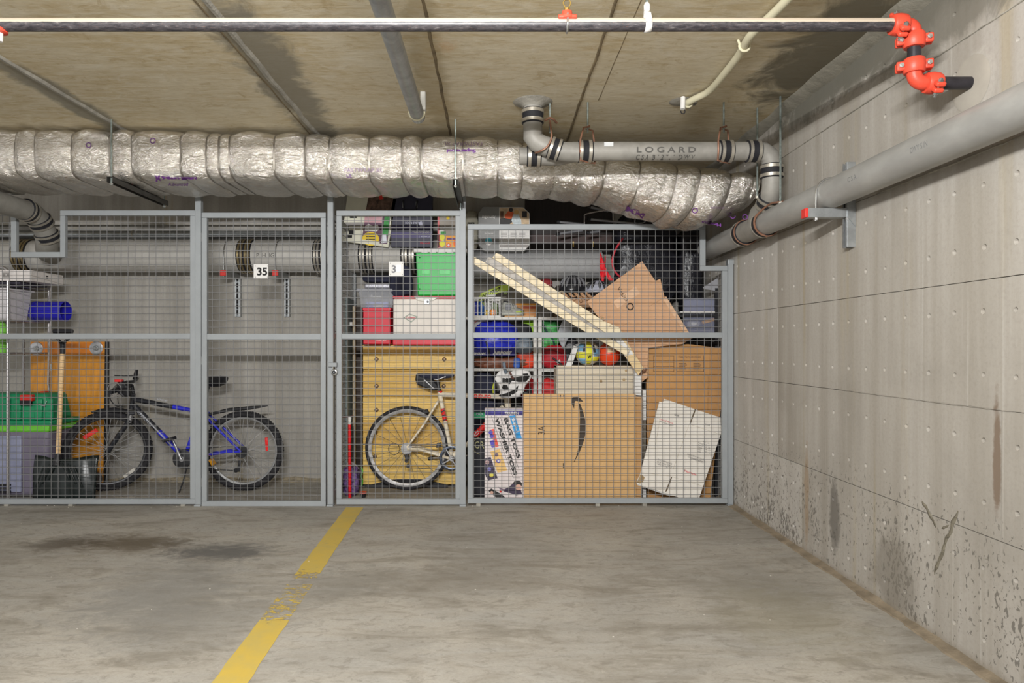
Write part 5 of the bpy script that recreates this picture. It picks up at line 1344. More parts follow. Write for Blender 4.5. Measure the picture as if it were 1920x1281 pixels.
text('DOUBLE ROCK', P(793, 416, 5.494), -ex, -ez, 34 * 5.496 / F, 4 * 5.496 / F, m_faint, t, bold=.02)
text('CONICAL GRILL', P(805, 434, 5.494), -ex, -ez, 32 * 5.496 / F, 3.5 * 5.496 / F, mat('grey_label', (0, 0, 0)), t, bold=.02)
text('STARTER 2', P(806, 442, 5.494), -ex, -ez, 21 * 5.496 / F, 3 * 5.496 / F, m_faint, t, bold=.02)
text('Broil', P(788, 458, 5.494), ex, ez, 18 * 5.496 / F, 4 * 5.496 / F, mat('dim_red_ink', (150, 44, 56), .6), t, bold=.02)
decal([(785, 418), (790, 414), (793, 424), (789, 429)], 5.4945, m_faint, t)
for px in (756, 781): MB().bpx(px - 1.5, 378, px + 1.5, 390, 5.486, .01).build('clip', m_galv, t, bevel=.002)
MB().tube([P(756, 376, 5.486), P(757, 394, 5.486), P(780, 394, 5.486), P(782, 376, 5.486)], .006, 8).build('strap_print', m_black, t, smooth=True)
t, o = boxthing('snack_box', 'red edged carton with yellow and orange fruit print above the green bin', 'box', 822, 398, 862, 465.5, 5.50, .12, mat('taupe_card', (150, 142, 132), .6, var=.1), .002)
zz = Z(465.5, 5.5)
decal(rect(822.5, 428, 832, 464), 5.5, m_white, t); decal([(822, 440), (829, 442), (832, 464), (822, 464)], 5.499, m_redp, t)
decal(rect(820.5, 400, 823.5, 465), 5.499, m_redp, t); decal(rect(824, 425, 862, 432), 5.4985, m_white, t)
decal(ell(829, 445, 5, 6), 5.498, mat('lemon_print', (216, 210, 70), .6), t); decal(ell(829, 457, 5.5, 6), 5.4975, mat('lemon_print', (0, 0, 0)), t)
decal(rect(836, 442, 862, 464), 5.498, mat('orange_print', (230, 158, 60), .6), t); decal(ell(841, 460, 4, 4), 5.4965, m_red, t); decal(ell(841, 460, 2, 2), 5.4955, m_white, t)
decal(ell(856, 456, 6, 8), 5.4965, mat('coral_print', (226, 108, 60), .6), t); decal(rect(838, 446, 856, 450), 5.4965, mat('violet_print', (110, 74, 110), .6), t)
decal(ell(840, 409, 3, 3), 5.498, mat('sun_yellow', (0, 0, 0)), t); decal(rect(826, 434, 836, 440), 5.498, mat('leaf_green', (0, 0, 0)), t)

# left edge: lath, panel, red pole, flower pot
t = thing('timber_lath', 'thin upright wooden lath between the mesh partition and the wooden chest', 'lath', P(663, 912, 5.6))
MB().tube([], 1) if False else None
MB().box(X(661, 5.55), X(666, 5.55), 5.55, 5.575, 0, Z(574, 5.55)).build('lath', mat('tan_wood', (176, 158, 128), .6, var=.1), t, bevel=.002)
MB().box(X(656, 5.55), X(661, 5.55), 5.54, 5.56, Z(612, 5.55), Z(604, 5.55)).build('clip', m_white, t, bevel=.002)
t = thing('dark_plank', 'dark stained plank standing behind the thin lath', 'plank', P(672, 912, 5.7))
MB().box(X(667, 5.66), X(679, 5.66), 5.66, 5.68, 0, Z(575, 5.66)).build('plank_board', mat('dark_stain', (58, 48, 42), .6, var=.15), t, bevel=.002)
t = thing('leaning_panel', 'grey green plastic panel leaning against the mesh partition', 'panel', (X(652, 5.6), 5.6, 0))
MB().box(X(652, 5.55), X(656, 5.55), 5.45, YB - .1, 0, Z(560, 5.55)).build('sheet', mat('grey_green_panel', (116, 128, 128), .5, var=.1), t, bevel=.003)
Yo = 5.16
t = thing('red_pole', 'bright red pole with a white tip standing just inside the gate', 'pole', P(655, 942, Yo))
MB().tube([P(656, 937, Yo), P(655.5, 794, Yo + .01)], .0115, 14).build('tube', mat('red_enamel', (214, 28, 34), .35, var=.05), t, smooth=True)
MB().tube([P(655.5, 796, Yo + .01), P(655.8, 782, Yo + .012)], .0125, 14).build('tip', m_white, t, smooth=True)
MB().tube([P(642, 782.5, Yo + .03), P(656, 782, Yo + .03), P(662, 779, Yo + .05)], .004, 8).build('hook', mat('rusty_wire', (110, 72, 66), .6), t, smooth=True)
t = thing('trowel', 'small pointed trowel standing behind the red pole', 'trowel', P(663, 900, 5.3))
MB().ppx([(645, 880), (651, 868), (660, 866), (668, 872), (674, 880), (664, 882)], 5.28, .006).build('blade', mat('grey_blade', (150, 146, 142), .4, .4), t)
MB().tube([P(663, 866, 5.285), P(662, 800, 5.30)], .005, 8).build('shaft', m_dark, t, smooth=True)
MB().tube([P(660, 880, 5.285), P(660, 928, 5.27)], .005, 8).build('rod', m_dark, t, smooth=True)
t = thing('flower_bag', 'purple and black patterned bag on the floor behind the red pole', 'bag', P(660, 940, 5.25))
m_pf = mat('purple_pattern', (92, 72, 116), .7, var=.9, vs=40)
MB().blob((X(659, 5.27), 5.27, .115), (.062, .05, .115), .6, .1, 12, 8, crease=.06).build('body', m_pf, t, smooth=True)
t = thing('plant_pot', 'small dark pot with red rim beside the purple bag', 'pot', P(681, 935, 5.24))
MB().rev((X(681, 5.22), 5.22, 0), ez, [(.018, 0), (.024, .03), (.026, .032)], 18).build('body', m_black, t, smooth=True)
MB().rev((X(681, 5.22), 5.22, .03), ez, [(.027, 0), (.027, .014), (.022, .014)], 18).build('rim', mat('orange_red_rim', (210, 70, 44), .5), t, smooth=True)
t = thing('garden_cord', 'bright green cord hanging down the left edge of the chest', 'cord', P(679, 905, 5.58))
MB().tube(smooth_path([P(677, 876, 5.575), P(680, 884, 5.575), P(677, 893, 5.575), P(680, 902, 5.575), P(678, 911, 5.575)], 4), .005, 8).build('strand', mat('grass_green_cord', (70, 190, 60), .5), t, smooth=True)
# ------------------------------------------------------------------ right locker
m_wsh = mat('white_shelf', (208, 206, 200), .5, var=.05)
m_kraft = mat('kraft_card', (198, 160, 110), .7, var=.06, vs=5, bump=.03, bs=8, st=(1, 1, 6))
m_kraft2 = mat('kraft_card_pink', (200, 158, 122), .7, var=.06, vs=5)
m_kraft3 = mat('kraft_card_dark', (186, 140, 88), .7, var=.08, vs=5)
m_kedge = mat('kraft_edge', (168, 128, 84), .8, var=.15, vs=30)
m_printk = mat('brown_black_print', (58, 46, 38), .7, var=.05)
m_printf = mat('faint_brown_print', (120, 92, 66), .7, var=.05)
# white shelving, two units side by side
YV = 5.57; YVb = 5.82
def shelf_unit(label, x0, x1, zs, z_top, up0=True, up1=True):
    t = thing('shelving_unit', label, 'shelf', ((x0 + x1) / 2, 5.7, 0))
    for x, show in ((x0, up0), (x1, up1)):
        for y in (YV, YVb): MB().box(x - .015, x + .015, y - .012, y + .012, 0, z_top).build('upright', m_wsh, t, bevel=.002)
    for z in zs: MB().box(x0 - .014, x1 + .014, YV - .01, YVb + .01, z - .022, z).build('shelf_board', m_wsh, t, bevel=.002)
    return t
zA1, zA2, zB2 = Z(594.5, YV - .01), Z(691, YV - .01), Z(692, YV - .01)
shelf_unit('white shelving unit holding the running shoe and blue sleeping bag', X(869, YV), X(1003.5, YV), (.40, zA2, zA1), zA1 - .001)
shelf_unit('white shelving unit behind the pale wooden crate', X(1012.5, YV), X(1128, YV), (.40, zB2, zA1), zA1 - .001)
def bag(name, label, cat, cx, cy, rx, ry, Y, dep, m, p=.65, amp=.12, fr=9, seed=0, crease=.1, part='body', group=None, zfloor=None):
    zc_ = Z(cy, Y); rz = ry * Y / F
    if zfloor is not None: zb = zfloor; ztp = zc_ + rz; zc_ = (zb + ztp) / 2; rz = (ztp - zb) / 2 / .98
    t = thing(name, label, cat, (X(cx, Y), Y, zc_ - rz), group)
    MB().blob((X(cx, Y), Y, zc_), (rx * Y / F, dep, rz), p, amp, fr, seed, 44, 26, True, crease).build(part, m, t, smooth=True)
    return t
# items on the top board of the left unit
m_lime = mat('lime_green', (176, 196, 66), .5, var=.1)
t = thing('skateboard', 'lime green board with black letters lying tilted above the running shoe', 'board', P(925, 565, 5.68))
MB().ppx([(898, 556), (902, 550), (918, 543), (934, 536), (950, 533), (957, 538), (952, 546), (934, 550), (916, 558), (902, 566), (898, 564)], 5.66, .018).build('deck', m_lime, t, bevel=.004)
text('HATRO', P(902, 561, 5.6585), P(936, 546, 5.6585) - P(902, 561, 5.6585), (.3, 0, 1), 37 * 5.66 / F, 9 * 5.66 / F, m_ink, t, bold=.03, shear=.2)
MB().ppx([(911, 553), (930, 552), (928, 556), (911, 556)], 5.64, .016).build('deck_edge', m_white, t)
for px, py in ((905, 570), (948, 549)): MB().rev(P(px, py, 5.68), (0, 1, 0), [(.016, -.012), (.018, 0), (.016, .012)], 14).build('board_wheel', mat('dull_green', (120, 140, 60), .5), t, smooth=True)
t = thing('wire_basket', 'white plastic basket with slotted front on the top white shelf', 'basket', P(912, 594, 5.6))
xa_, xb_ = X(887, 5.585), X(939, 5.585); zt2 = Z(557, 5.585)
MB().box(xa_, xb_, 5.58, 5.592, zt2 - .012, zt2).build('rim', m_white, t, bevel=.002)
MB().box(xa_, xb_, 5.58, 5.592, zA1 + .001, zA1 + .014).build('rim', m_white, t, bevel=.002)
for k in range(8):
    x = xa_ + .008 + (xb_ - xa_ - .016) * k / 7; MB().box(x - .0045, x + .0045, 5.582, 5.590, zA1 + .012, zt2 - .010).build('slat', m_white, t)
MB().box(xa_, xb_, 5.592, 5.78, zA1 + .001, zA1 + .006).build('basket_floor', m_white, t)
MB().box(xa_, xb_, 5.775, 5.785, zA1 + .001, zt2).build('back_panel', m_white, t)
m_royal = mat('royal_blue', (40, 52, 150), .5, var=.15, vs=20)
def inb(name, label, cat, px, w_, h_, m, Y=5.66, seed=1):
    t = thing(name, label, cat, (X(px, Y), Y, zA1 + .007)); MB().blob((X(px, Y), Y, zA1 + .007 + h_ / 2), (w_ / 2, .035, h_ / 2), .6, .08, 12, seed).build('body', m, t, smooth=True)
inb('blue_pouch', 'royal blue pouch at the left end of the white basket', 'pouch', 893, .055, .125, m_royal)
inb('blue_ball_pump', 'small bright blue object standing tall in the white basket', 'toy', 903, .045, .14, mat('sky_blue', (50, 104, 190), .4), 5.70, 2)
inb('yellow_toy', 'small yellow toy in the middle of the white basket', 'toy', 913, .035, .055, mat('toy_yellow', (214, 178, 60), .4), 5.63, 3)
inb('orange_toy', 'small orange toy at the right end of the white basket', 'toy', 924, .05, .06, mat('toy_orange', (224, 140, 70), .4), 5.63, 4)
inb('rolled_hat', 'sage green rolled cap sticking out above the basket rim', 'cap', 928, .06, .12, mat('sage_green', (122, 142, 92), .6), 5.70, 5)
# running shoe: sole, upper, laces, toe
def shoe(label, px0, px1, pyb, Y, zf):
    x0, x1 = X(px0, Y), X(px1, Y); L_ = x1 - x0
    t = thing('running_shoe', label, 'shoe', ((x0 + x1) / 2, Y, zf))
    prof = [(0, .55, .10, .0), (.06, .75, .14, 0), (.2, .8, .165, 0), (.32, .8, .15, 0), (.45, .85, .125, 0), (.6, .95, .10, 0), (.75, 1, .075, 0), (.88, .9, .062, 0), (.96, .6, .05, 0), (1, .25, .035, 0)]
    vs = []; fs = []; m_ = 14
    for a, w_, h_, _ in prof:
        for k in range(m_):
            an = math.pi * k / (m_ - 1)
            vs.append((x0 + L_ * a, Y + math.cos(an) * w_ * .045, zf + .022 + max(0.0, math.sin(an)) ** .6 * h_ * .62))
    for i in range(len(prof) - 1):
        for k in range(m_ - 1): fs.append((i * m_ + k, (i + 1) * m_ + k, (i + 1) * m_ + k + 1, i * m_ + k + 1))
    fs.append(tuple(range(m_))); fs.append(tuple((len(prof) - 1) * m_ + k for k in range(m_)))
    MB().add(vs, fs).build('upper', mat('grey_mesh_upper', (150, 150, 142), .8, var=.25, vs=30), t, smooth=True)
    b = MB(); pts = []
    for a, w_, h_, _ in prof: pts.append((x0 + L_ * a, Y - w_ * .05))
    for a, w_, h_, _ in reversed(prof): pts.append((x0 + L_ * a, Y + w_ * .05))
    b.prism([(p_[0], p_[1], zf + .002) for p_ in pts], (0, 0, .026)); b.build('sole', mat('sole_grey', (176, 178, 168), .6), t, bevel=.006)
    b = MB(); b.tube([(x0 + L_ * .62, Y - .046, zf + .03), (x0 + L_ * .85, Y - .045, zf + .032), (x1 - .004, Y - .015, zf + .03), (x1 - .002, Y + .015, zf + .03)], .005, 6); b.build('sole_trim', m_lime, t, smooth=True)
    for k in range(5):
        a = .36 + .07 * k; zz_ = zf + .022 + (.145 - .11 * (a - .3)) * .56
        MB().tube([(x0 + L_ * a, Y - .04, zz_ - .022), (x0 + L_ * (a + .03), Y - .015, zz_ + .004), (x0 + L_ * a, Y + .02, zz_ + .004)], .0035, 6).build('lace', m_white, t, smooth=True)
    MB().obox((x0 + L_ * .30, Y - .041, zf + .07), (L_ * .12, 0, 0), (0, .002, 0), (0, 0, .022)).build('side_logo', m_dark, t, bevel=.006)
    MB().obox((x0 + L_ * .22, Y, zf + .116), (L_ * .14, 0, -.004), (0, .03, 0), (0, 0, .006)).build('lining', m_black, t, bevel=.005)
shoe('grey running shoe with lime trim on the flat orange box', 940, 982, 592, 5.63, zA1 + .012)
t, o = boxthing('shoe_box', 'orange and tan shoe box behind the toe of the running shoe', 'box', 966, 569, 1005, 594.2, 5.70, .10, mat('orange_tan_card', (206, 146, 92), .6, var=.15), .002)
decal(rect(966, 569, 1005, 573), 5.70, mat('orange_print', (0, 0, 0)), t); decal(rect(980, 573, 1004, 579), 5.70, mat('rust_print', (186, 88, 56), .6), t)
t = thing('insole_card', 'flat tan card under the running shoe on the shelf', 'card', (X(965, 5.63), 5.63, zA1 + .001))
MB().box(X(946, 5.6), X(1001, 5.6), 5.575, 5.69, zA1 + .001, zA1 + .011).build('body', mat('tan_card', (196, 156, 112), .6), t, bevel=.001)

# middle shelf of the left unit
zs2 = zA2 + .001
m_silk = mat('blue_nylon', (40, 50, 176), .32, var=.35, vs=12, bump=.9, bs=14)
bag('sleeping_bag', 'big royal blue nylon sleeping bag on the middle white shelf', 'sleeping bag', 928, 634, 40, 32, 5.68, .11, m_silk, .7, .14, 9, 11, .16)
t = thing('flat_carton', 'dark blue flat box with white letters under the sleeping bag', 'box', (X(925, 5.58), 5.68, zA2 + .09))
MB().box(X(886, 5.575), X(966, 5.575), 5.575, 5.80, Z(667, 5.575), Z(655, 5.575)).build('body', mat('deep_blue_card', (34, 34, 120), .5), t, bevel=.002)
text('AIRPORT', P(924, 664.5, 5.574), ex, ez, 36 * 5.575 / F, 5.5 * 5.575 / F, m_white, t, bold=.06, shear=.3)
text('SWANN', P(887, 665, 5.574), ex, ez, 24 * 5.575 / F, 4 * 5.575 / F, m_white, t, bold=.06, shear=.3)
MB().tube([P(911, 640, 5.565), P(913, 648, 5.563), P(917, 658, 5.565), P(918, 668, 5.567)], .006, 8).build('strap', m_black, t, smooth=True)
bag('brown_bag', 'crumpled brown leather bag along the middle shelf under the blue box', 'bag', 942, 681, 55, 11, 5.65, .07, mat('brown_leather', (112, 66, 46), .5, var=.4, vs=14, bump=.3, bs=20), .55, .2, 10, 12, .2, zfloor=zs2)
bag('white_parcel', 'white plastic parcel with red scribbles left of the sleeping bag', 'bag', 899, 611, 15, 15, 5.72, .05, mat('white_film', (206, 202, 200), .4, var=.1), .6, .1, 10, 13)
t = thing('red_scribble_tag', 'red printed tag on the white plastic parcel', 'tag', P(897, 604, 5.655))
for a, e in (((889, 606), (897, 600)), ((902, 607), (912, 606)), ((904, 609), (911, 604))): MB().bar(P(*a, 5.658), P(*e, 5.658), .003, .004).build('stroke', m_red, t)
bag('black_bag', 'black sports bag on the middle shelf right of the sleeping bag', 'bag', 973, 630, 25, 24, 5.72, .07, mat('black_cloth', (40, 40, 46), .7, var=.25, vs=16), .65, .1, 9, 14, .1)
bag('lime_cloth', 'bright lime folded cloth poking up at the shelf corner', 'cloth', 991, 616, 14, 15, 5.76, .04, mat('lime_cloth', (150, 196, 52), .6, var=.15), .6, .15, 10, 15, .1)
bag('stuff_sack', 'slate grey stuff sack sitting over the orange bag on the shelf', 'bag', 982, 649, 17, 16, 5.62, .05, mat('slate_nylon', (112, 124, 136), .4, var=.3, vs=14, bump=.8, bs=18), .7, .12, 9, 16, .12)
bag('orange_bag', 'orange and red bag under the slate stuff sack', 'bag', 986, 674, 19, 17, 5.66, .07, mat('orange_nylon', (214, 72, 44), .5, var=.35, vs=7), .6, .12, 9, 17, .1, zfloor=zs2)
bag('blue_cloth', 'small blue cloth below the sleeping bag beside the orange bag', 'cloth', 969, 680, 7, 9, 5.60, .03, mat('mid_blue_cloth', (60, 96, 176), .6, var=.2), .6, .12, 12, 18, .1, zfloor=zs2)

# lower shelf of the left unit
zs3 = .401
bag('navy_bag', 'navy sports bag in the dark lower shelf left of the white jersey', 'bag', 908, 735, 24, 35, 5.69, .10, mat('navy_cloth', (0, 0, 0)), .6, .1, 7, 21, .1, zfloor=zs3)
bag('black_bag', 'black duffel under the white jersey on the lower shelf', 'bag', 955, 760, 30, 30, 5.70, .09, mat('black_cloth', (0, 0, 0)), .6, .1, 7, 22, .1, zfloor=zs3)
t = thing('jersey', 'white sports jersey with black flames hanging over the road bike handlebars', 'jersey', P(958, 745, 5.42))
m_jer = mat('white_jersey', (212, 210, 208), .7, var=.08, vs=12, bump=.2, bs=20)
poly = [(927, 711), (931, 703), (938, 696), (947, 694), (955, 699), (962, 695), (978, 693), (990, 696), (996, 705), (992, 714), (984, 722), (981, 735), (974, 744), (958, 747), (940, 746), (939, 730), (934, 719)]
def cloth_panel(poly, Y, dep, name, m, par, bulge=.03, seed=0):
    # filled outline, cut into a fine grid by triangulation and gently folded
    bm = bmesh.new(); vs_ = [bm.verts.new(P(a, e, Y)) for a, e in poly]; f_ = bm.faces.new(vs_)
    bmesh.ops.triangulate(bm, faces=[f_]); bmesh.ops.subdivide_edges(bm, edges=bm.edges[:], cuts=5, use_grid_fill=True)
    for v_ in bm.verts:
        v_.co.y -= bulge * (.5 + noise.noise(Vector((v_.co.x * 11, 0, v_.co.z * 6 + seed)))) + .008 * noise.noise(Vector((v_.co.x * 40, seed, v_.co.z * 25)))
    b = MB(); bm.verts.index_update(); b.add([v_.co.copy() for v_ in bm.verts], [tuple(v_.index for v_ in f_.verts) for f_ in bm.faces]); bm.free()
    o = b.build(name, m, par, smooth=True); sm = o.modifiers.new('th', 'SOLIDIFY'); sm.thickness = dep; sm.offset = 1
    return o
YJ = 5.27
cloth_panel(poly, YJ, .012, 'body', m_jer, t, .02, 1)
for a in ([(947, 711), (955, 709), (964, 708), (975, 706), (988, 705), (992, 709), (985, 716), (972, 716), (960, 714), (955, 721), (949, 716)],
          [(943, 721), (951, 722), (954, 731), (945, 732), (941, 727)], [(935, 741), (950, 737), (964, 731), (972, 722), (970, 734), (958, 743), (940, 745)],
          [(979, 701), (989, 700), (993, 707), (986, 709)]):
    cloth_panel(a, YJ - .012, .003, 'print', m_ink, t, .02, 1)
cloth_panel([(953, 697), (957, 697), (965, 711), (960, 711)], YJ - .014, .003, 'strap', mat('brown_strap', (92, 60, 52), .6), t, .02, 1)
MB().tube(smooth_path([P(945, 680, YJ + .0), P(946, 690, YJ - .03), P(949, 700, YJ - .025)], 4), .013, 10).build('hanging_loop', mat('slate_nylon', (0, 0, 0)), t, smooth=True)
text('BS', P(942, 717, YJ - .034), ex, ez, 11 * YJ / F, 8 * YJ / F, m_ink, t, bold=.04)
bag('red_bag', 'red and black backpack sitting on the lower shelf behind the jersey', 'bag', 1000, 735, 24, 25, 5.66, .06, mat('red_black_bag', (176, 40, 44), .6, var=.6, vs=6), .6, .12, 8, 25, .12, zfloor=zs3)
bag('red_bag', 'bright red rucksack peeking out left of the pale wooden crate', 'bag', 1032, 735, 19, 22, 5.64, .06, mat('bright_red_cloth', (196, 46, 46), .6, var=.25, vs=8), .6, .14, 8, 26, .12, zfloor=zs3)
t = thing('yellow_strap', 'thin curved yellow green strap beside the navy bag', 'strap', P(925, 735, 5.55))
MB().tube(smooth_path([P(926, 719, 5.545), P(924.5, 727, 5.54), P(925, 737, 5.545)], 5), .006, 8).build('strap_band', mat('acid_yellow', (190, 196, 50), .5), t, smooth=True)
# things seen left of the toss game box
bag('dark_bag', 'black rubbish bag on the floor behind the lettered game box', 'bag', 897, 870, 17, 50, 5.36, .05, mat('black_film', (36, 36, 40), .3, var=.2, vs=14, bump=.4, bs=25), .55, .1, 9, 31, .15, zfloor=.001)
t = thing('equipment_bag', 'black bag with pale cursive letters between the game box and post', 'bag', P(897, 850, 5.24))
MB().box(X(878, 5.22), X(912, 5.22), 5.21, 5.27, .0, Z(820, 5.22)).build('body', mat('black_cloth', (0, 0, 0)), t, bevel=.02, seg=4)
m_gold2 = mat('pale_gold_ink', (176, 172, 128), .6)
text('GR', P(890, 841, 5.2085), ex, ez, 18 * 5.21 / F, 13 * 5.21 / F, m_gold2, t, bold=.0)
MB().tube(arc(P(902, 836, 5.208), (1, 0, 0), (0, 0, 1), .065, 100, 262, 12), .002, 5).build('ring_print', m_gold2, t)
t = thing('green_case', 'dark green plastic case wedged above the black lettered bag', 'case', P(895, 782, 5.3))
MB().box(X(880, 5.29), X(912, 5.29), 5.29, 5.36, Z(786, 5.29), Z(774, 5.29)).build('body', m_green, t, bevel=.01)
text('MEN', P(893, 778, 5.2895), ex, ez, 12 * 5.29 / F, 4 * 5.29 / F, mat('faint_white_ink', (0, 0, 0)), t)

# ---- boxes at the front
t = thing('game_box', 'tall white toss game carton lettered sideways, left of the big arrow box', 'box', P(945, 940, 5.10))
Yt = 5.065
m_gw = mat('white_game_card', (216, 206, 204), .5, var=.04)
MB().ppx([(909, 766), (981, 766), (983, 944), (908.5, 944)], Yt, .075).build('body', m_gw, t, bevel=.002)
decal(rect(910, 767, 981, 779), Yt, mat('indigo_card', (62, 56, 128), .5, var=.3, vs=30), t); decal(rect(910, 768.5, 981, 770.5), Yt - .0008, m_white, t)
text('TRIUMPH', P(946, 777.5, Yt - .0016), ex, ez, 27 * Yt / F, 5 * Yt / F, m_white, t, bold=.04, shear=.2)
ra = P(957, 876, 0) ; 
xd = (P(936, 871, Yt) - P(898, 730, Yt)); xd = Vector((P(976, 900, Yt) - P(930, 786, Yt)))
rd = unit(P(930, 786, Yt), P(966, 893, Yt)); upv = Vector((-rd.z, 0, rd.x)) * 1.0
def side_text(s, p0, wpx, hpx, m, bold=.05):
    text(s, P(p0[0], p0[1], Yt - .0014), rd, upv, wpx * Yt / F, hpx * Yt / F, m, t, bold=bold)
m_char = mat('charcoal_ink', (52, 50, 50), .6)
side_text('WASHER TOSS', (927, 785), 113, 8, m_char)
side_text('BAG TOSS', (944, 785), 80, 8, m_char)
decal([(955, 780), (966, 779), (979, 824), (968, 824)], Yt, mat('sky_card', (52, 150, 214), .5), t)
side_text('2-IN-1', (959, 785), 28, 5, m_white)
for a, e in (((921, 780), (962, 896)), ((937, 780), (973, 880)), ((962, 896), (976, 896)), ((930, 780), (962, 872))):
    MB().bar(P(*a, Yt - .0007), P(*e, Yt - .0007), .0022, .001, (0, 1, 0)).build('line_print', m_char, t)
decal([(919, 806), (926, 804), (935, 837), (929, 839)], Yt, mat('coral_card', (226, 88, 72), .5), t)
for px, py in ((920, 811), (922, 818)): decal(ell(px, py, 4, 4), Yt - .0008, mat('violet_blue', (86, 78, 176), .5), t)
decal([(918, 827), (926, 825), (928, 839), (922, 840)], Yt - .0005, mat('violet_blue', (0, 0, 0)), t)
decal([(919, 847), (937, 842), (951, 882), (933, 887)], Yt, mat('tan_print', (226, 186, 116), .5), t)
decal(ell(931, 853, 3.5, 3.5), Yt - .0008, mat('grey_purple', (120, 104, 120), .5), t); decal(ell(934.5, 864.5, 4, 4), Yt - .0008, mat('violet_blue', (0, 0, 0)), t); decal(ell(934.5, 864.5, 2, 2), Yt - .0014, m_white, t)
decal([(909, 860), (920, 857), (933, 897), (915, 901), (909.5, 890)], Yt, mat('dark_plum', (66, 58, 76), .5), t)
for px, py, cc in ((913.5, 867, (190, 160, 160)), (917, 880, (120, 118, 176)), (921.5, 891, (208, 196, 90))): decal(ell(px, py, 4, 4), Yt - .0008, mat('spot%d' % px, cc, .5), t)
# little printed player with dark hair and purple shirt
decal(ell(970, 909, 9, 8), Yt, m_char, t); decal(ell(972, 914, 6, 5.5), Yt - .0008, mat('skin_print', (206, 164, 146), .5), t)
decal([(954, 914), (962, 906), (976, 918), (979, 926), (968, 929), (957, 925), (945, 922), (944, 918)], Yt - .0004, mat('dark_plum', (0, 0, 0)), t)
decal([(916, 921), (921, 916), (942, 928), (950, 936), (930, 933)], Yt, m_char, t); decal(ell(922, 924, 3, 3), Yt - .0008, mat('skin_print', (0, 0, 0)), t); decal(ell(938.5, 922, 2, 2), Yt - .0008, m_red, t)
decal([(934, 913), (941, 916), (948, 919), (946, 921), (937, 918)], Yt - .0006, mat('grey_purple', (0, 0, 0)), t)

t = thing('cardboard_box', 'large flattened kraft box printed with a curved arrow and 3A1', 'box', P(1090, 940, 5.03))
Ya = 5.015
MB().ppx([(981.5, 739), (1192, 739), (1193, 945.5), (982, 945.5)], Ya, .035).build('body', m_kraft, t, bevel=.002)
MB().ppx([(1192, 743), (1204, 745), (1203, 944), (1193, 945)], Ya + .008, .026).build('side_flap', mat('kraft_side', (178, 138, 92), .7, var=.08), t, bevel=.001)
def curve_pts(f, n=24): return [f(i / n) for i in range(n + 1)]
# the arrow: a tapering arc with a hooked head
outer = curve_pts(lambda s: (1082 + 18.5 * math.sin(math.pi * (.10 + .90 * s)) ** 1.0 * 1.0 - 5 * s, 757 + 110 * s))
inner = curve_pts(lambda s: (1080.5 + (18.5 - 10.0 * math.sin(math.pi * min(1, s * .9 + .12)) ** .8) * math.sin(math.pi * (.10 + .90 * s)) - 5 * s, 757 + 110 * s))
mk = mat('dark_grey_print', (66, 58, 50), .7)
decal(outer + inner[::-1], Ya, mk, t, 'arrow_print')
decal([(1071.5, 747), (1074, 745), (1083, 744.5), (1089, 748), (1094, 753.5), (1086, 753), (1079, 752), (1077.5, 755), (1077, 760), (1076.5, 767), (1073, 760), (1071.5, 753)], Ya, mk, t, 'arrow_print')
text('3A1', P(1021, 815, Ya - .001), ez, (-1, 0, 0), 20 * Ya / F, 12 * Ya / F, m_printk, t, bold=.0)
decal(rect(1055.5, 868.5, 1057.8, 878), Ya, mk, t)
text('11', P(1050, 745, Ya - .001), ex, ez, 8 * Ya / F, 4.5 * Ya / F, m_printk, t, bold=.02)
for a, e in (((984, 877), (1053, 874)), ((1060, 876), (1190, 873))): MB().bar(P(*a, Ya - .0003), P(*e, Ya - .0003), .0018, .0008, (0, 1, 0)).build('fold_line', m_kedge, t)
# pale wooden crate behind it
t = thing('wooden_crate', 'pale bare wood crate with the two balls on its top', 'crate', P(1117, 900, 5.3))
Yw = 5.16; m_palew = mat('pale_grey_wood', (206, 194, 172), .6, var=.12, vs=5, st=(.6, 3, 8)); 
x0, x1 = X(1044, Yw), X(1187, Yw); zc_top = Z(686, Yw)
edges = [0.0, .2, .42, .62, zc_top - .105, zc_top]
for i in range(len(edges) - 1):
    MB().box(x0 + (.004 if i == 3 else 0), x1, Yw + .002 * (i % 2), Yw + .02, edges[i] + .001, edges[i + 1] - .001).build('plank', m_palew, t, bevel=.002)
MB().box(x0, x0 + .018, Yw + .021, 5.41, 0, zc_top - .002).build('side_panel', m_palew, t); MB().box(x1 - .018, x1, Yw + .021, 5.41, 0, zc_top - .002).build('side_panel', m_palew, t)
MB().box(x0, x1, Yw + .021, 5.41, zc_top - .018, zc_top - .001).build('top_panel', m_palew, t, bevel=.002)
MB().box(x1 + .0005, x1 + .008, Yw - .002, Yw + .02, .62, zc_top - .002).build('corner_strip', mat('grey_edge', (156, 150, 138), .7), t)
for px, py in ((1127, 715), (1170, 712), (1174, 695)): MB().rev(P(px, py, Yw), (0, -1, 0), [(.012, -.004), (.010, .0008)], 12).build('knot', mat('wood_knot', (164, 140, 104), .6, var=.2), t)
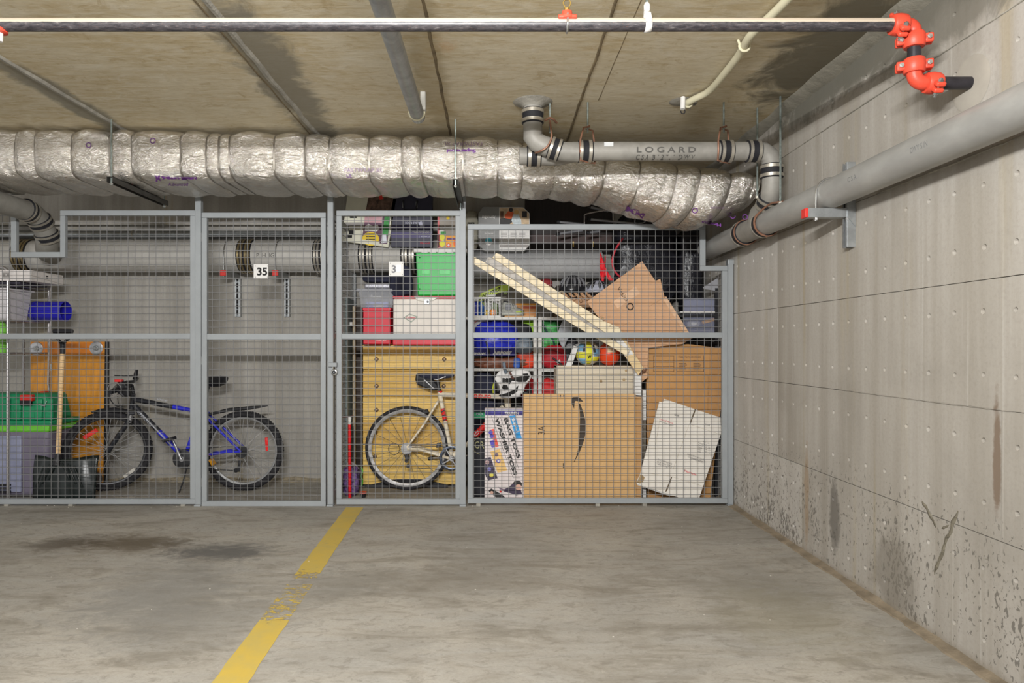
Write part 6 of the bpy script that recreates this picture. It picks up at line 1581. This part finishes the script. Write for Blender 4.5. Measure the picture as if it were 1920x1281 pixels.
# balls
zb_ = zc_top
def ball(name, label, px, Y, r, m):
    t = thing(name, label, 'ball', (X(px, Y), Y, zb_)); ctr = Vector((X(px, Y), Y, zb_ + r - .001))
    b = MB(); b.blob(ctr, (r, r, r), 1.0, 0, 1, 0, 40, 26, False); return t, ctr, b.build('body', m, t, smooth=True)
r = .094; t, ctr, o = ball('volleyball', 'yellow, white and blue volleyball on the pale wooden crate', 1101.5, 5.27, r, mat('ball_white', (204, 200, 184), .5, var=.1, vs=30))
def patch(par, ctr, r, lon0, lon1, lat0, lat1, m, name='panel', pro=.0025, n=8):
    b = MB(); vs = []; fs = []
    for i in range(n + 1):
        for k in range(n + 1):
            lo = math.radians(lon0 + (lon1 - lon0) * i / n); la = math.radians(lat0 + (lat1 - lat0) * k / n)
            vs.append(ctr + Vector((math.sin(lo) * math.cos(la), -math.cos(lo) * math.cos(la), math.sin(la))) * (r + pro))
    for i in range(n):
        for k in range(n): a = i * (n + 1) + k; fs.append((a, a + 1, a + n + 2, a + n + 1))
    o_ = b.add(vs, fs).build(name, m, par, smooth=True); sm = o_.modifiers.new('th', 'SOLIDIFY'); sm.thickness = .003; return o_
my = mat('ball_yellow', (216, 212, 60), .5, var=.05); mb_ = mat('ball_blue', (110, 158, 190), .5, var=.15, vs=20)
patch(t, ctr, r, -14, 16, -60, 66, my); patch(t, ctr, r, -80, -18, -22, 6, my); patch(t, ctr, r, 20, 80, -38, -16, my)
patch(t, ctr, r, -78, -22, 10, 50, mb_); patch(t, ctr, r, 24, 80, -12, 22, mb_); patch(t, ctr, r, -60, -20, -55, -26, mb_)
patch(t, ctr, r, -30, -17, 8, 48, m_char); patch(t, ctr, r, 20, 34, 4, 42, m_char)
text('W', ctr + Vector((-.014, -r - .004, -.038)), ex, Vector((0, -.1, 1)), .030, .024, m_ink, t, bold=.06)
r = .089; t, ctr, o = ball('basketball', 'shiny orange red ball beside the volleyball on the crate', 1142, 5.29, r, mat('ball_orange', (226, 76, 40), .35, var=.12, vs=8))
patch(t, ctr, r, -18, 28, 8, 46, mat('ball_cream', (226, 196, 160), .5), pro=.001)
for a in (0, 1): MB().torus(ctr, (math.cos(a * 1.57 + .5), math.sin(a * 1.57 + .5), .3), r + .0005, .0018, 48, 6).build('seam', mat('seam_dark', (120, 40, 26), .6), t, smooth=True)
# stuff around and behind the balls
Ysd = 5.46
t = thing('painted_strip', 'white painted slat leaning at an angle left of the volleyball', 'slat', P(1072, 686, 5.2))
MB().ppx([(1060, 687), (1076, 648), (1084, 652), (1072, 687)], 5.185, .014).build('board', m_white, t, bevel=.002)
m_redd = mat('red_duffel', (186, 34, 46), .55, var=.15, vs=9, bump=.2, bs=18)
t = bag('red_duffel', 'red rounded duffel bag with black band behind the white upright', 'bag', 1040, 674, 27, 27, 5.66, .08, m_redd, .75, .06, 8, 33, .05, zfloor=zB2 + .001)
MB().bar(P(1036, 671, 5.575), P(1054, 684, 5.565), .05, .012).build('band', m_black, t, bevel=.004)
text('w', P(1046, 684, 5.56), Vector((.8, 0, .6)), Vector((-.6, 0, .8)), 9 * 5.56 / F, 6 * 5.56 / F, m_white, t, bold=.04)
MB().tube(smooth_path([P(1012, 664, 5.575), P(1030, 656, 5.565), P(1054, 663, 5.57)], 5), .004, 6).build('piping', mat('dark_red_piping', (110, 20, 30), .5), t, smooth=True)
bag('green_bag', 'leafy green patterned bag on the right white shelf', 'bag', 1030, 628, 20, 27, 5.71, .08, mat('green_pattern', (72, 156, 84), .5, var=.55, vs=18, bump=.8, bs=16), .65, .16, 10, 34, .18)
t = thing('green_bag_strap', 'dark teal strap across the leafy green bag', 'strap', P(1030, 640, 5.64))
MB().tube(smooth_path([P(1017, 606, 5.625), P(1024, 620, 5.615), P(1036, 636, 5.615), P(1040, 650, 5.62)], 4), .008, 8).build('strap_band', mat('dark_teal', (34, 66, 64), .6), t, smooth=True)
t = thing('grey_fabric_strip', 'pale grey folded fabric strip hanging beside the green bag', 'fabric', P(1057, 655, 5.6))
cloth_panel([(1053, 604), (1062, 598), (1073, 607), (1071, 625), (1062, 640), (1056, 656), (1048, 640), (1045, 626)], 5.56, .004, 'cloth', mat('pale_grey_cloth', (166, 168, 172), .7, var=.1), t, .02, 5)
bag('black_bag', 'black crumpled bag behind the white slat and volleyball', 'bag', 1068, 660, 18, 26, 5.66, .07, mat('black_film', (0, 0, 0)), .65, .12, 9, 35, .12, zfloor=zB2 + .001)
for k, (a, e, cc, lab) in enumerate((((1079, 640), (1128, 628), (190, 188, 184), 'topmost'), ((1084, 646), (1132, 636), (150, 146, 142), 'middle'), ((1098, 652), (1134, 643), (206, 198, 190), 'lowest'))):
    Ym = 5.56; t = thing('paper_stack', '%s of the three slanted paper bundles behind the balls' % lab, 'papers', P(1105, e[1] + 16, Ym), 'paper bundles behind the balls')
    p0, p1 = P(a[0], a[1] + 6, Ym), P(e[0], e[1] + 6, Ym)
    for j in range(4):
        of = Vector((0, 0, -.005 - .0055 * j)); MB().obox((p0 + p1) / 2 + of + Vector((random.uniform(-.006, .006), .07, 0)), (p1 - p0) / 2, (0, .07, 0), (0, 0, .0022)).build('sheet', mat('paper%d' % (k * 4 + j), tuple(q_ * (1 - .18 * (j % 2)) for q_ in cc), .6), t)
# helmets standing on the unit top
zh = zA1 + .001
def helmet(label, px, py, rx, rz, Y, m, mv, tilt, seed):
    t = thing('bike_helmet', label, 'helmet', (X(px, Y), Y, Z(py, Y) - rz * .5))
    ctr = Vector((X(px, Y), Y, Z(py, Y) - rz * .45)); b = MB(); vs = []; fs = []; nu_, nv_ = 36, 12
    for j in range(nv_ + 1):
        la = math.radians(-8 + 98 * j / nv_)
        for i in range(nu_):
            lo = 2 * math.pi * i / nu_; k = 1 + .05 * math.cos(lo * 2 + seed)
            groove = 1 - .06 * max(0, math.cos(lo * 7)) * (1 if .2 < j / nv_ < .9 else 0)
            vs.append(ctr + Vector((math.cos(lo) * math.cos(la) * rx * k * groove + tilt * math.sin(la) * rz, math.sin(lo) * math.cos(la) * rx * .8 * groove, math.sin(la) * rz * groove)))
    for j in range(nv_):
        for i in range(nu_): i2 = (i + 1) % nu_; fs.append((j * nu_ + i, j * nu_ + i2, (j + 1) * nu_ + i2, (j + 1) * nu_ + i))
    o_ = b.add(vs, fs).build('shell', m, t, smooth=True); sm = o_.modifiers.new('th', 'SOLIDIFY'); sm.thickness = .012
    for k in range(7):
        lo = math.radians(190 + 160 * k / 6 + (-6 if k < 3 else 6)); pts = []
        for s in range(6):
            la = math.radians(12 + 50 * s / 5); pts.append(ctr + Vector((math.cos(lo) * math.cos(la) * rx * 1.01 + tilt * math.sin(la) * rz, math.sin(lo) * math.cos(la) * rx * .8 * 1.01, math.sin(la) * rz * 1.01)))
        MB().tube(pts, [.003, .009, .011, .010, .007, .003], 6).build('vent', mv, t, smooth=True)
    MB().torus(ctr + Vector((0, 0, -rz * .12)), ez, rx * .97, .006, 36, 6).build('rim_trim', m_black, t, smooth=True)
    MB().tube(smooth_path([ctr + Vector((-rx * .5, -rx * .7, -.01)), ctr + Vector((-rx * .2, -rx * .8, -.06)), ctr + Vector((rx * .3, -rx * .7, -.055)), ctr + Vector((rx * .6, -rx * .5, -.01))], 4), .004, 6).build('chin_strap', m_black, t, smooth=True)
    return t
helmet('glossy black bicycle helmet in front of the grey tube', 1073, 532, .105, .125, 5.52, mat('gloss_black', (36, 36, 40), .22, var=.1), mat('vent_grey', (110, 110, 114), .4), .05, 0)
helmet('silver and black vented bicycle helmet beside the red fabric', 1119, 538, .095, .095, 5.50, mat('helmet_silver', (170, 172, 184), .35, var=.1), m_black, .1, 1)
t = thing('leather_gloves', 'tan leather work gloves lying under the black helmet', 'gloves', (X(1078, 5.52), 5.52, zh))
mg = mat('tan_leather', (190, 148, 112), .6, var=.2, vs=14)
for k in range(5): MB().tube(smooth_path([P(1056 + k * 11, 549, 5.47), P(1062 + k * 11, 556, 5.45), P(1066 + k * 12, 566 - (k % 2) * 4, 5.455)], 4), .013, 8).build('finger', mg, t, smooth=True)
MB().blob((X(1085, 5.53), 5.53, Z(566, 5.53)), (.13, .06, .05), .6, .15, 10, 3).build('palm', mg, t, smooth=True)
MB().torus(P(1053, 551, 5.455), (0, 1, 0), .018, .008, 18, 8).build('cuff_ring', mat('tan_wood', (0, 0, 0)), t, smooth=True)
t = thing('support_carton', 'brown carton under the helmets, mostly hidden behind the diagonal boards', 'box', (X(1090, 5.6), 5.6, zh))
MB().box(X(1040, 5.58), X(1126, 5.58), 5.585, 5.80, zh, Z(560, 5.58)).build('body', mat('brown_carton', (96, 78, 60), .7), t, bevel=.002)  # one even dark brown carton colour
t = thing('baseball_cap', 'dark red cap beside the upper diagonal board', 'cap', P(1025, 535, 5.6))
MB().blob((X(1024, 5.62), 5.62, Z(532, 5.62)), (.05, .05, .04), .8, .08, 10, 2).build('crown', mat('dark_red_cloth', (140, 40, 46), .7), t, smooth=True)
t = thing('grey_wedge', 'pale triangular card behind the black helmet', 'card', P(1040, 540, 5.64))
MB().ppx([(1028, 527), (1050, 527), (1040, 541)], 5.63, .004).build('sheet', mat('grey_label', (0, 0, 0)), t)
# grey tube end
Yg = 5.68; zg = Z(497, Yg); rg = 25.5 * Yg / F
t = thing('grey_tube', 'wide grey concrete pipe section behind the diagonal boards', 'pipe', (X(1000, Yg), Yg, zg - rg))
MB().tube([(X(884, Yg), Yg, zg), (X(1127, Yg), Yg, zg)], rg, 40).build('tube', mat('grey_tube_skin', (158, 158, 158), .6, var=.1, vs=8, bump=.1, bs=18), t, smooth=True)
MB().torus((X(1126, Yg), Yg, zg), ex, rg - .006, .006, 40, 8).build('end_ring', m_rear, t, smooth=True)
# baby seat carton and fabric
t = thing('baby_seat_carton', 'grey and white octagonal carton lettered ingenuity above the right panel', 'box', P(935, 472, 5.5))
Yi = 5.50
po = [(906, 388), (981, 388), (993, 400), (994, 458), (983, 471), (909, 471), (897, 459), (897, 401)]
MB().ppx(po, Yi, .16).build('body', mat('ingen_grey', (124, 124, 122), .5, var=.05), t)
decal([(936, 389), (981, 389), (992.5, 400), (993, 458), (983, 470.5), (936, 470.5)], Yi, mat('ingen_white', (206, 204, 200), .5), t)
decal([(937, 389.5), (980.5, 389.5), (992, 401), (992, 423), (937, 423)], Yi - .0008, mat('room_photo', (196, 172, 140), .6, var=.25, vs=14), t)
decal([(937, 410), (958, 407), (962, 415), (955, 421), (937, 422)], Yi - .0016, m_char, t); decal([(946, 404), (954, 395), (962, 398), (966, 405), (956, 411), (947, 409)], Yi - .0022, mat('orange_shirt', (206, 92, 52), .6), t)
decal(ell(958, 393.5, 4, 4), Yi - .0026, m_char, t); decal(ell(968, 398, 4.5, 4.5), Yi - .0026, mat('blond_print', (196, 156, 100), .6), t); decal([(962, 402), (972, 402), (977, 412), (978, 422), (964, 422), (959, 414)], Yi - .0024, mat('pale_dress', (190, 200, 204), .6, var=.2, vs=40), t)
decal(rect(979, 396, 988, 408), Yi - .0016, m_char, t); decal(rect(938, 396, 944, 410), Yi - .0012, mat('dark_wood_print', (96, 70, 54), .6), t)
text('ingenuity', P(904, 411, Yi - .001), ex, ez, 25 * Yi / F, 8 * Yi / F, m_white, t, bold=.01)
text('Rocking seat', P(909, 439, Yi - .001), ex, ez, 16 * Yi / F, 2.5 * Yi / F, m_white, t)
decal(ell(916, 453, 7, 7), Yi - .0008, m_white, t); decal([(909.5, 453), (910, 449), (913, 446.5), (916, 446), (919, 446.5), (922, 449), (922.5, 453)], Yi - .0014, mat('teal_print', (70, 160, 176), .5), t)
for y_ in (437, 440, 443, 446, 449): 
    for x_ in (939, 957, 973): decal(rect(x_, y_, x_ + 12, y_ + .8), Yi - .0008, mat('grey_label', (0, 0, 0)), t)
decal(rect(937, 459, 991, 464), Yi - .0008, mat('grey_label', (0, 0, 0)), t)
t = thing('fabric_bag', 'beige cloth bag squeezed between the post and the baby seat carton', 'bag', (X(884, 5.6), 5.6, zg + rg))
MB().blob((X(884, 5.6), 5.6, Z(432, 5.6)), (.06, .06, .165), .6, .1, 10, 4, crease=.12).build('body', mat('beige_cloth', (150, 146, 132), .8, var=.12, vs=9, bump=.3, bs=18), t, smooth=True)
text('SIS', P(876, 421, 5.53), ex, ez, 14 * 5.5 / F, 4 * 5.5 / F, m_ink, t, bold=.04)
# dark tall case, black plastic sheeting, folding frame, on a black rack
m_bk = mat('black_vinyl', (26, 25, 27), .45, 0, var=.3, vs=5)
t = thing('black_rack', 'black metal rack holding the bags behind the tilted kraft sheet', 'rack', (X(1240, 5.6), 5.6, 0))
xk0, xk1 = X(1195, 5.55), XW - .03
for x in (xk0, xk1):
    for y in (5.235, 5.80): MB().box(x - .012, x + .012, y - .012, y + .012, 0, 1.60).build('upright', m_black, t)
for z in (.45, 1.19, 1.40): MB().box(xk0, xk1, 5.225, 5.80, z - .02, z).build('shelf_board', m_black, t, bevel=.002)
zk = 1.401
t = thing('dark_case', 'dark brown wardrobe case standing behind the baby seat carton', 'case', (X(1070, 5.76), 5.76, zg + rg))
MB().box(X(985, 5.72), X(1150, 5.72), 5.735, 5.84, zg + rg + .001, CZ - .06).build('body', mat('dark_brown_case', (34, 28, 27), .6, var=.2, st=(8, 1, 1)), t, bevel=.006)
MB().box(X(990, 5.72), X(1148, 5.72), 5.728, 5.736, Z(456, 5.72), Z(440, 5.72)).build('wood_rail', mat('red_brown_rail', (52, 32, 28), .5, var=.2), t, bevel=.002)
for px in (1075, 1112): MB().bpx(px - 1.2, 453, px + 1.2, 463, 5.72, .012).build('buckle', m_gold, t)
m_film = mat('black_film2', (30, 30, 36), .25, 0, var=.2, vs=9, bump=.8, bs=16)
bag('garbage_bag', 'big black plastic garbage bag filling the upper right of the cage', 'garbage bag', 1208, 500, 60, 105, 5.66, .13, m_film, .6, .14, 6, 41, .16, zfloor=zk)
bag('garbage_bag', 'narrower black plastic garbage bag against the right wall behind the notch', 'garbage bag', 1293, 520, 23, 92, 5.62, .11, m_film, .6, .14, 7, 42, .16, zfloor=zk)
t = thing('folding_frame', 'folded tubular metal chair frame lying above the right panel', 'chair frame', P(1110, 420, 5.5))
m_tub = mat('grey_tube_metal', (150, 152, 158), .35, .6)
for (a, e) in (((1046, 416), (1096, 421)), ((1104, 411), (1192, 420)), ((1046, 439), (1092, 432)), ((1102, 437), (1124, 434)), ((1104, 388), (1140, 396))):
    MB().tube([P(*a, 5.48), P(*e, 5.52)], .0105, 10).build('tube', m_tub, t, smooth=True)
    MB().tube([P(a[0] - 2, a[1] - .3, 5.478), P(a[0] + 3, a[1] + .3, 5.482)], .014, 10).build('end_cap', m_black, t, smooth=True)
MB().tube(smooth_path([P(1096, 428, 5.46), P(1096, 408, 5.46), P(1098, 402, 5.46), P(1120, 397, 5.46), P(1145, 394, 5.46), P(1149, 398, 5.46), P(1150, 414, 5.46)], 4), .006, 10).build('handle_loop', m_chrome, t, smooth=True)
MB().tube(smooth_path([P(1192, 408, 5.5), P(1191, 418, 5.5), P(1206, 418, 5.5), P(1212, 412, 5.5)], 4), .005, 8).build('handle_loop', m_tub, t, smooth=True)
# red strap things
m_rf = mat('signal_red_cloth', (222, 26, 40), .5, var=.08)
t = thing('red_flag', 'bright red folded fabric hanging beside the end of the grey tube', 'fabric', P(1138, 530, 5.5))
cloth_panel([(1125, 473), (1128, 480), (1133, 494), (1138, 508), (1146, 520), (1150, 526), (1141, 526), (1134, 515), (1131, 534), (1126, 520), (1124.5, 495)], 5.50, .004, 'cloth', m_rf, t, .01, 7)
MB().tube(smooth_path([P(1135, 480, 5.49), P(1134, 500, 5.48), P(1131, 522, 5.48), P(1132, 540, 5.48)], 5), .004, 8).build('cord', m_rf, t, smooth=True)
t = thing('red_hose', 'thin curved red hose arching over the black bags', 'hose', P(1155, 515, 5.42))
MB().tube(smooth_path([P(1168, 447, 5.44), P(1160, 458, 5.43), P(1152, 473, 5.42), P(1148, 490, 5.42), P(1151, 505, 5.42), P(1160, 517, 5.43), P(1170, 522, 5.45), P(1184, 545, 5.46), Vector((X(1202, 5.47), 5.47, 1.402))], 6), .008, 10).build('tube', mat('dull_red_hose', (196, 60, 72), .4), t, smooth=True)
# diagonal boards
m_pw = mat('whitewood', (226, 210, 176), .5, var=.08, vs=5, st=(3, 3, 3)); m_gb = mat('grey_primed_board', (172, 166, 158), .5, var=.06)
Yd = 5.005
def plank_px(label, poly, Y, d, m, name='long_board'):
    t = thing(name, label, 'board', P(*max(poly, key=lambda q_: q_[1]), Y)); MB().ppx(poly, Y, d).build('board', m, t, bevel=.002); return t
t = plank_px('lower of the two pale wooden boards slanting across the right panel', [(886, 478.5), (890, 482), (910, 493), (1094, 604), (1180, 657), (1176, 668), (1080, 612), (886, 494)], Yd, .018, m_pw)
plank_px('grey primed board sandwiched between the two pale slanting boards', [(910, 492), (914, 481), (930, 487), (1178, 650), (1183, 660), (1096, 606)], Yd + .0195, .012, m_gb)
t = plank_px('upper of the two pale wooden boards slanting across the right panel', [(930, 474.5), (923, 483), (1150, 634), (1172, 634), (1161, 614), (1132, 602), (938, 477)], Yd, .018, m_pw)
for px, py in ((1130, 597), (1144, 612)): MB().rev(P(px, py, Yd + .001), (0, -1, 0), [(.008, -.003), (.006, .0015)], 10).build('knot', mat('wood_knot', (0, 0, 0)), t)
t = plank_px('short steep pale lath with a white sticker above the white foam strips', [(1146, 631), (1168, 629), (1207, 690), (1197, 704)], Yd + .02, .014, mat('tan_lath', (214, 188, 142), .5, var=.08, vs=5))
MB().ppx([(1153, 634), (1162, 631), (1186, 661), (1187, 665), (1172, 668)], Yd + .017, .003).build('sticker', m_white, t)
MB().ppx([(1170, 661), (1176, 657), (1180, 661), (1173, 665)], Yd + .0162, .001).build('sticker_print', mat('grey_label', (0, 0, 0)), t)
# tilted kraft sheet
Yv = 5.10
t = thing('cardboard_sheet', 'tilted pinkish kraft box sheet printed with a ring logo and sideways word', 'box', P(1200, 720, Yv))
po = [(1100, 566), (1204, 490), (1229, 527), (1238, 523), (1246, 557), (1298, 634), (1280, 645), (1215, 652), (1214, 708), (1204, 716), (1186, 690), (1164, 640), (1118, 590)]
MB().ppx(po, Yv, .010).build('body', m_kraft2, t)
dv = unit(P(1160, 537, Yv), P(1180, 566, Yv)); upv2 = Vector((-dv.z, 0, dv.x)) * 1.0
text('Vesica', P(1156, 541, Yv - .001), dv, upv2, 31 * Yv / F, 7.5 * Yv / F, mat('brown_black_print', (0, 0, 0)), t, bold=.0)
MB().torus(P(1181.5, 575, Yv - .0005), (0, 1, 0), 5.8 * Yv / F, .005, 28, 6, .0008).build('ring_print', m_printk, t)
decal([(1149, 566), (1192, 537), (1200, 550), (1158, 578)], Yv, mat('pale_kraft', (214, 176, 142), .6), t)
MB().bar(P(1217, 575, Yv - .0004), P(1248, 556, Yv - .0004), .002, .001, (0, 1, 0)).build('fold_line', m_kedge, t)
decal([(1244, 562), (1249, 556), (1298, 633), (1290, 634)], Yv, mat('pale_kraft', (0, 0, 0)), t); MB().bar(P(1160, 616, Yv - .0004), P(1180, 604, Yv - .0004), .0015, .001, (0, 1, 0)).build('fold_line', m_kedge, t)
# upright kraft carton at the back right
Yk2 = 5.17
t = thing('cardboard_box', 'upright kraft moving carton with a printed form in the right corner', 'box', P(1280, 945, Yk2))
MB().ppx([(1212, 648), (1290, 645.5), (1352, 653), (1353, 760), (1348, 790), (1331, 941), (1214, 941)], Yk2, .03).build('body', m_kraft3, t)
MB().ppx([(1331, 652), (1352, 654), (1350, 775), (1330, 775)], Yk2 - .004, .003).build('flap', mat('kraft_flap', (178, 134, 86), .7), t)
for a in ((1225, 667, 1264, 668), (1225, 667, 1226, 697), (1263, 667, 1264, 697), (1225, 679, 1264, 680), (1225, 687, 1264, 688), (1225, 696, 1264, 697), (1268, 667, 1269, 697), (1319, 667, 1320, 697), (1268, 696, 1320, 697)): decal(rect(*a), Yk2, m_printf, t)
text('ITEMS TO PACK INSIDE', P(1272, 671, Yk2 - .001), ex, ez, 42 * Yk2 / F, 3.5 * Yk2 / F, m_printf, t, bold=.02)
for i in range(7):
    decal(rect(1273 + i % 2, 675 + i * 3, 1285 + (i * 5) % 4, 676.3 + i * 3), Yk2, m_printf, t); decal(rect(1300, 675 + i * 3, 1311 + (i * 3) % 5, 676.3 + i * 3), Yk2, m_printf, t)
MB().bar(P(1328, 705, Yk2 - .005), P(1327, 770, Yk2 - .005), .006, .002, (0, 1, 0)).build('slit', m_kedge, t)
# white flattened carton leaning in the corner
t = thing('white_flat_box', 'flattened white carton leaning tilted in the right corner of the cage', 'box', P(1250, 935, 5.05))
def wl(px, py): return P(px, py, 4.995 + .10 * max(0, (935 - py)) / 185.0)
def wprism(poly, th, name, m, off=0.0, **kw): return MB().prism([wl(a, e) + Vector((0, off, 0)) for a, e in poly], (0, th, 0)).build(name, m, t, **kw)
m_wc = mat('white_corrugated', (220, 214, 204), .6, var=.05, vs=5)
wprism([(1200, 890), (1223, 803), (1236.5, 753), (1243, 754.5), (1245.5, 748), (1303, 767.5), (1351, 783), (1352, 813), (1311, 934), (1276, 934), (1194, 908), (1194, 903)], .012, 'body', m_wc)
wprism([(1194, 908), (1277, 934), (1250, 929), (1196, 910.5)], .006, 'under_layer', m_white, .013)
for poly in ([(1302.5, 767), (1305, 768), (1294.5, 796), (1292.5, 795.5)], [(1258.5, 894), (1260.5, 894.5), (1250.5, 921), (1247, 923)]): wprism(poly, .001, 'slit', mat('shadow_slit', (98, 84, 66), .8), -.0012)
for a, e in (((1292, 796), (1262, 880)), ((1240, 770), (1228, 842)), ((1294, 796), (1351, 815)), ((1260, 894), (1318, 912)), ((1258, 893), (1201, 886))):
    MB().bar(wl(*a) + Vector((0, -.0006, 0)), wl(*e) + Vector((0, -.0006, 0)), .0022, .001, (0, 1, 0)).build('fold_line', mat('fold_grey', (190, 180, 160), .7), t)
wprism([(1194, 905), (1201, 889), (1209, 895), (1206, 903), (1200, 907)], .001, 'torn_corner', mat('torn_tan', (164, 140, 104), .8, var=.2, vs=40), -.0012)
def wtext(s, px, py, wpx, hpx, m, ang=18.5, bold=.0):
    dd = Vector((math.cos(math.radians(ang)), 0, -math.sin(math.radians(ang)))); uu = Vector((math.sin(math.radians(ang)), .5 * 0, math.cos(math.radians(ang))))
    o0 = wl(px, py) + Vector((0, -.0012, 0))
    def pj(q_):
        py_ = VY - (q_.z - CH) * F / q_.y; return Vector((q_.x, wl(0, py_).y - .0012, q_.z))
    text(s, o0, dd, uu, wpx * 5 / F, hpx * 5 / F, m, t, bold=bold, proj=pj)
m_gi = mat('grey_print_ink', (96, 92, 90), .7); m_ri = mat('red_print_ink', (206, 92, 96), .6)
wtext('small flats', 1236, 787, 27, 3.5, m_ri); wtext('Heritage Liquor', 1236, 792, 28, 4, m_gi); wtext('LOWES', 1264, 779, 9, 3.5, m_gi, bold=.03); wtext('24 HR', 1322, 797, 9, 3, m_gi)
for i in range(5):
    wtext('200x%d' % (i + 2), 1308, 831 + i * 4, 10 - i, 2.4, m_gi); wtext('5x%d  12' % (i + 1), 1318 + i * .5, 829 + i * 4.5, 12, 2.4, m_gi)
wtext('HANDLE WITH CARE THIS SIDE', 1288, 853, 34, 3, m_gi); wtext('QUALITY CORRUGATED BOX', 1289, 857.5, 34, 3, m_gi); wtext('IMPRESSION', 1295, 861, 24, 3, m_gi)
wtext('BOX CERTIFICATE', 1233, 863, 28, 3, m_gi); wtext('EDGE CRUSH TEST 32', 1232, 867, 29, 3, m_gi); wtext('GROSS WT LT', 1232, 871, 28, 3, m_gi)
wtext('Heritage', 1283, 886, 23, 5, m_ri, bold=.02); wtext('>', 1281, 884, 3, 5, m_gi)
# white foam strips and sticks in the gap
t = thing('foam_strip', 'short white foam strip hanging right of the pale crate', 'strip', P(1197, 742, 5.09)); MB().ppx([(1189, 690), (1203, 702), (1203, 742), (1189, 741)], 5.075, .02).build('strip', m_white, t, bevel=.002)
t = thing('foam_strip', 'tall narrow white strip standing in the gap beside the moving carton', 'strip', P(1208, 945, 5.13))
for y0, y1 in ((732, 760), (761, 788), (905, 944)): MB().ppx(rect(1205, y0, 1211.5, y1), 5.11, .02).build('strip', m_white, t, bevel=.002)
MB().ppx(rect(1205.5, 789, 1211, 904), 5.115, .014).build('strip', mat('grey_brown_strip', (112, 104, 92), .7), t)
t = thing('metal_edge', 'thin pale metal edge strip standing beside the big arrow box', 'strip', P(1203, 945, 5.07)); MB().ppx([(1202.3, 746), (1204.6, 745), (1204, 944), (1202, 944)], 5.055, .006).build('strip', m_galv, t)
t = thing('branch', 'twisted dry brown stick poking out above the white strips', 'branch', P(1205, 705, 5.1))
MB().tube(smooth_path([P(1198, 703, 5.07), P(1204, 698, 5.065), P(1208, 697, 5.07), P(1212, 690, 5.07)], 5), [.010, .011, .012, .010, .009, .008] + [.007] * 10, 8).build('stick', mat('dry_bark', (112, 78, 60), .8, var=.3, vs=20), t, smooth=True)
# clear boxes at far right
zkk = 1.191
t = thing('clear_container', 'clear plastic drawer with folded sheets at the right wall', 'box', P(1310, 650, 5.24))
MB().box(X(1282, 5.24), X(1346, 5.24), 5.245, 5.26, Z(632, 5.24), Z(588, 5.24)).build('front_panel', clear_mat('clear_blueish', (150, 154, 176), .35), t)
MB().box(X(1276, 5.23), X(1346, 5.23), 5.23, 5.27, Z(588, 5.23), Z(584, 5.23)).build('lid', m_white, t, bevel=.002)
for i in range(5): MB().box(X(1290, 5.26), X(1340, 5.26), 5.262, 5.268 + .2, Z(633 - i * 3, 5.26), Z(631 - i * 3, 5.26)).build('sheet', mat('paper%d' % i, (0, 0, 0)), t)
MB().obox(P(1328, 602, 5.27), (.05, 0, .012), (0, .02, 0), (-.004, 0, .012)).build('orange_item', mat('amber_card', (206, 156, 74), .5), t, bevel=.003)
MB().blob(P(1300, 608, 5.29), (.05, .03, .028), .7, .12, 10, 6).build('white_item', m_white, t, smooth=True)
t = thing('clear_container', 'clear plastic drawer stacked above the folded sheets drawer', 'box', P(1310, 588, 5.24))
MB().box(X(1282, 5.24), X(1346, 5.24), 5.245, 5.26, Z(583, 5.24), Z(559, 5.24)).build('front_panel', clear_mat('clear_blueish2', (150, 154, 176), .55), t)
MB().blob(P(1312, 571, 5.32), (.12, .04, .045), .5, .15, 10, 7, crease=.15).build('contents', mat('pale_grey_cloth', (0, 0, 0)), t, smooth=True)
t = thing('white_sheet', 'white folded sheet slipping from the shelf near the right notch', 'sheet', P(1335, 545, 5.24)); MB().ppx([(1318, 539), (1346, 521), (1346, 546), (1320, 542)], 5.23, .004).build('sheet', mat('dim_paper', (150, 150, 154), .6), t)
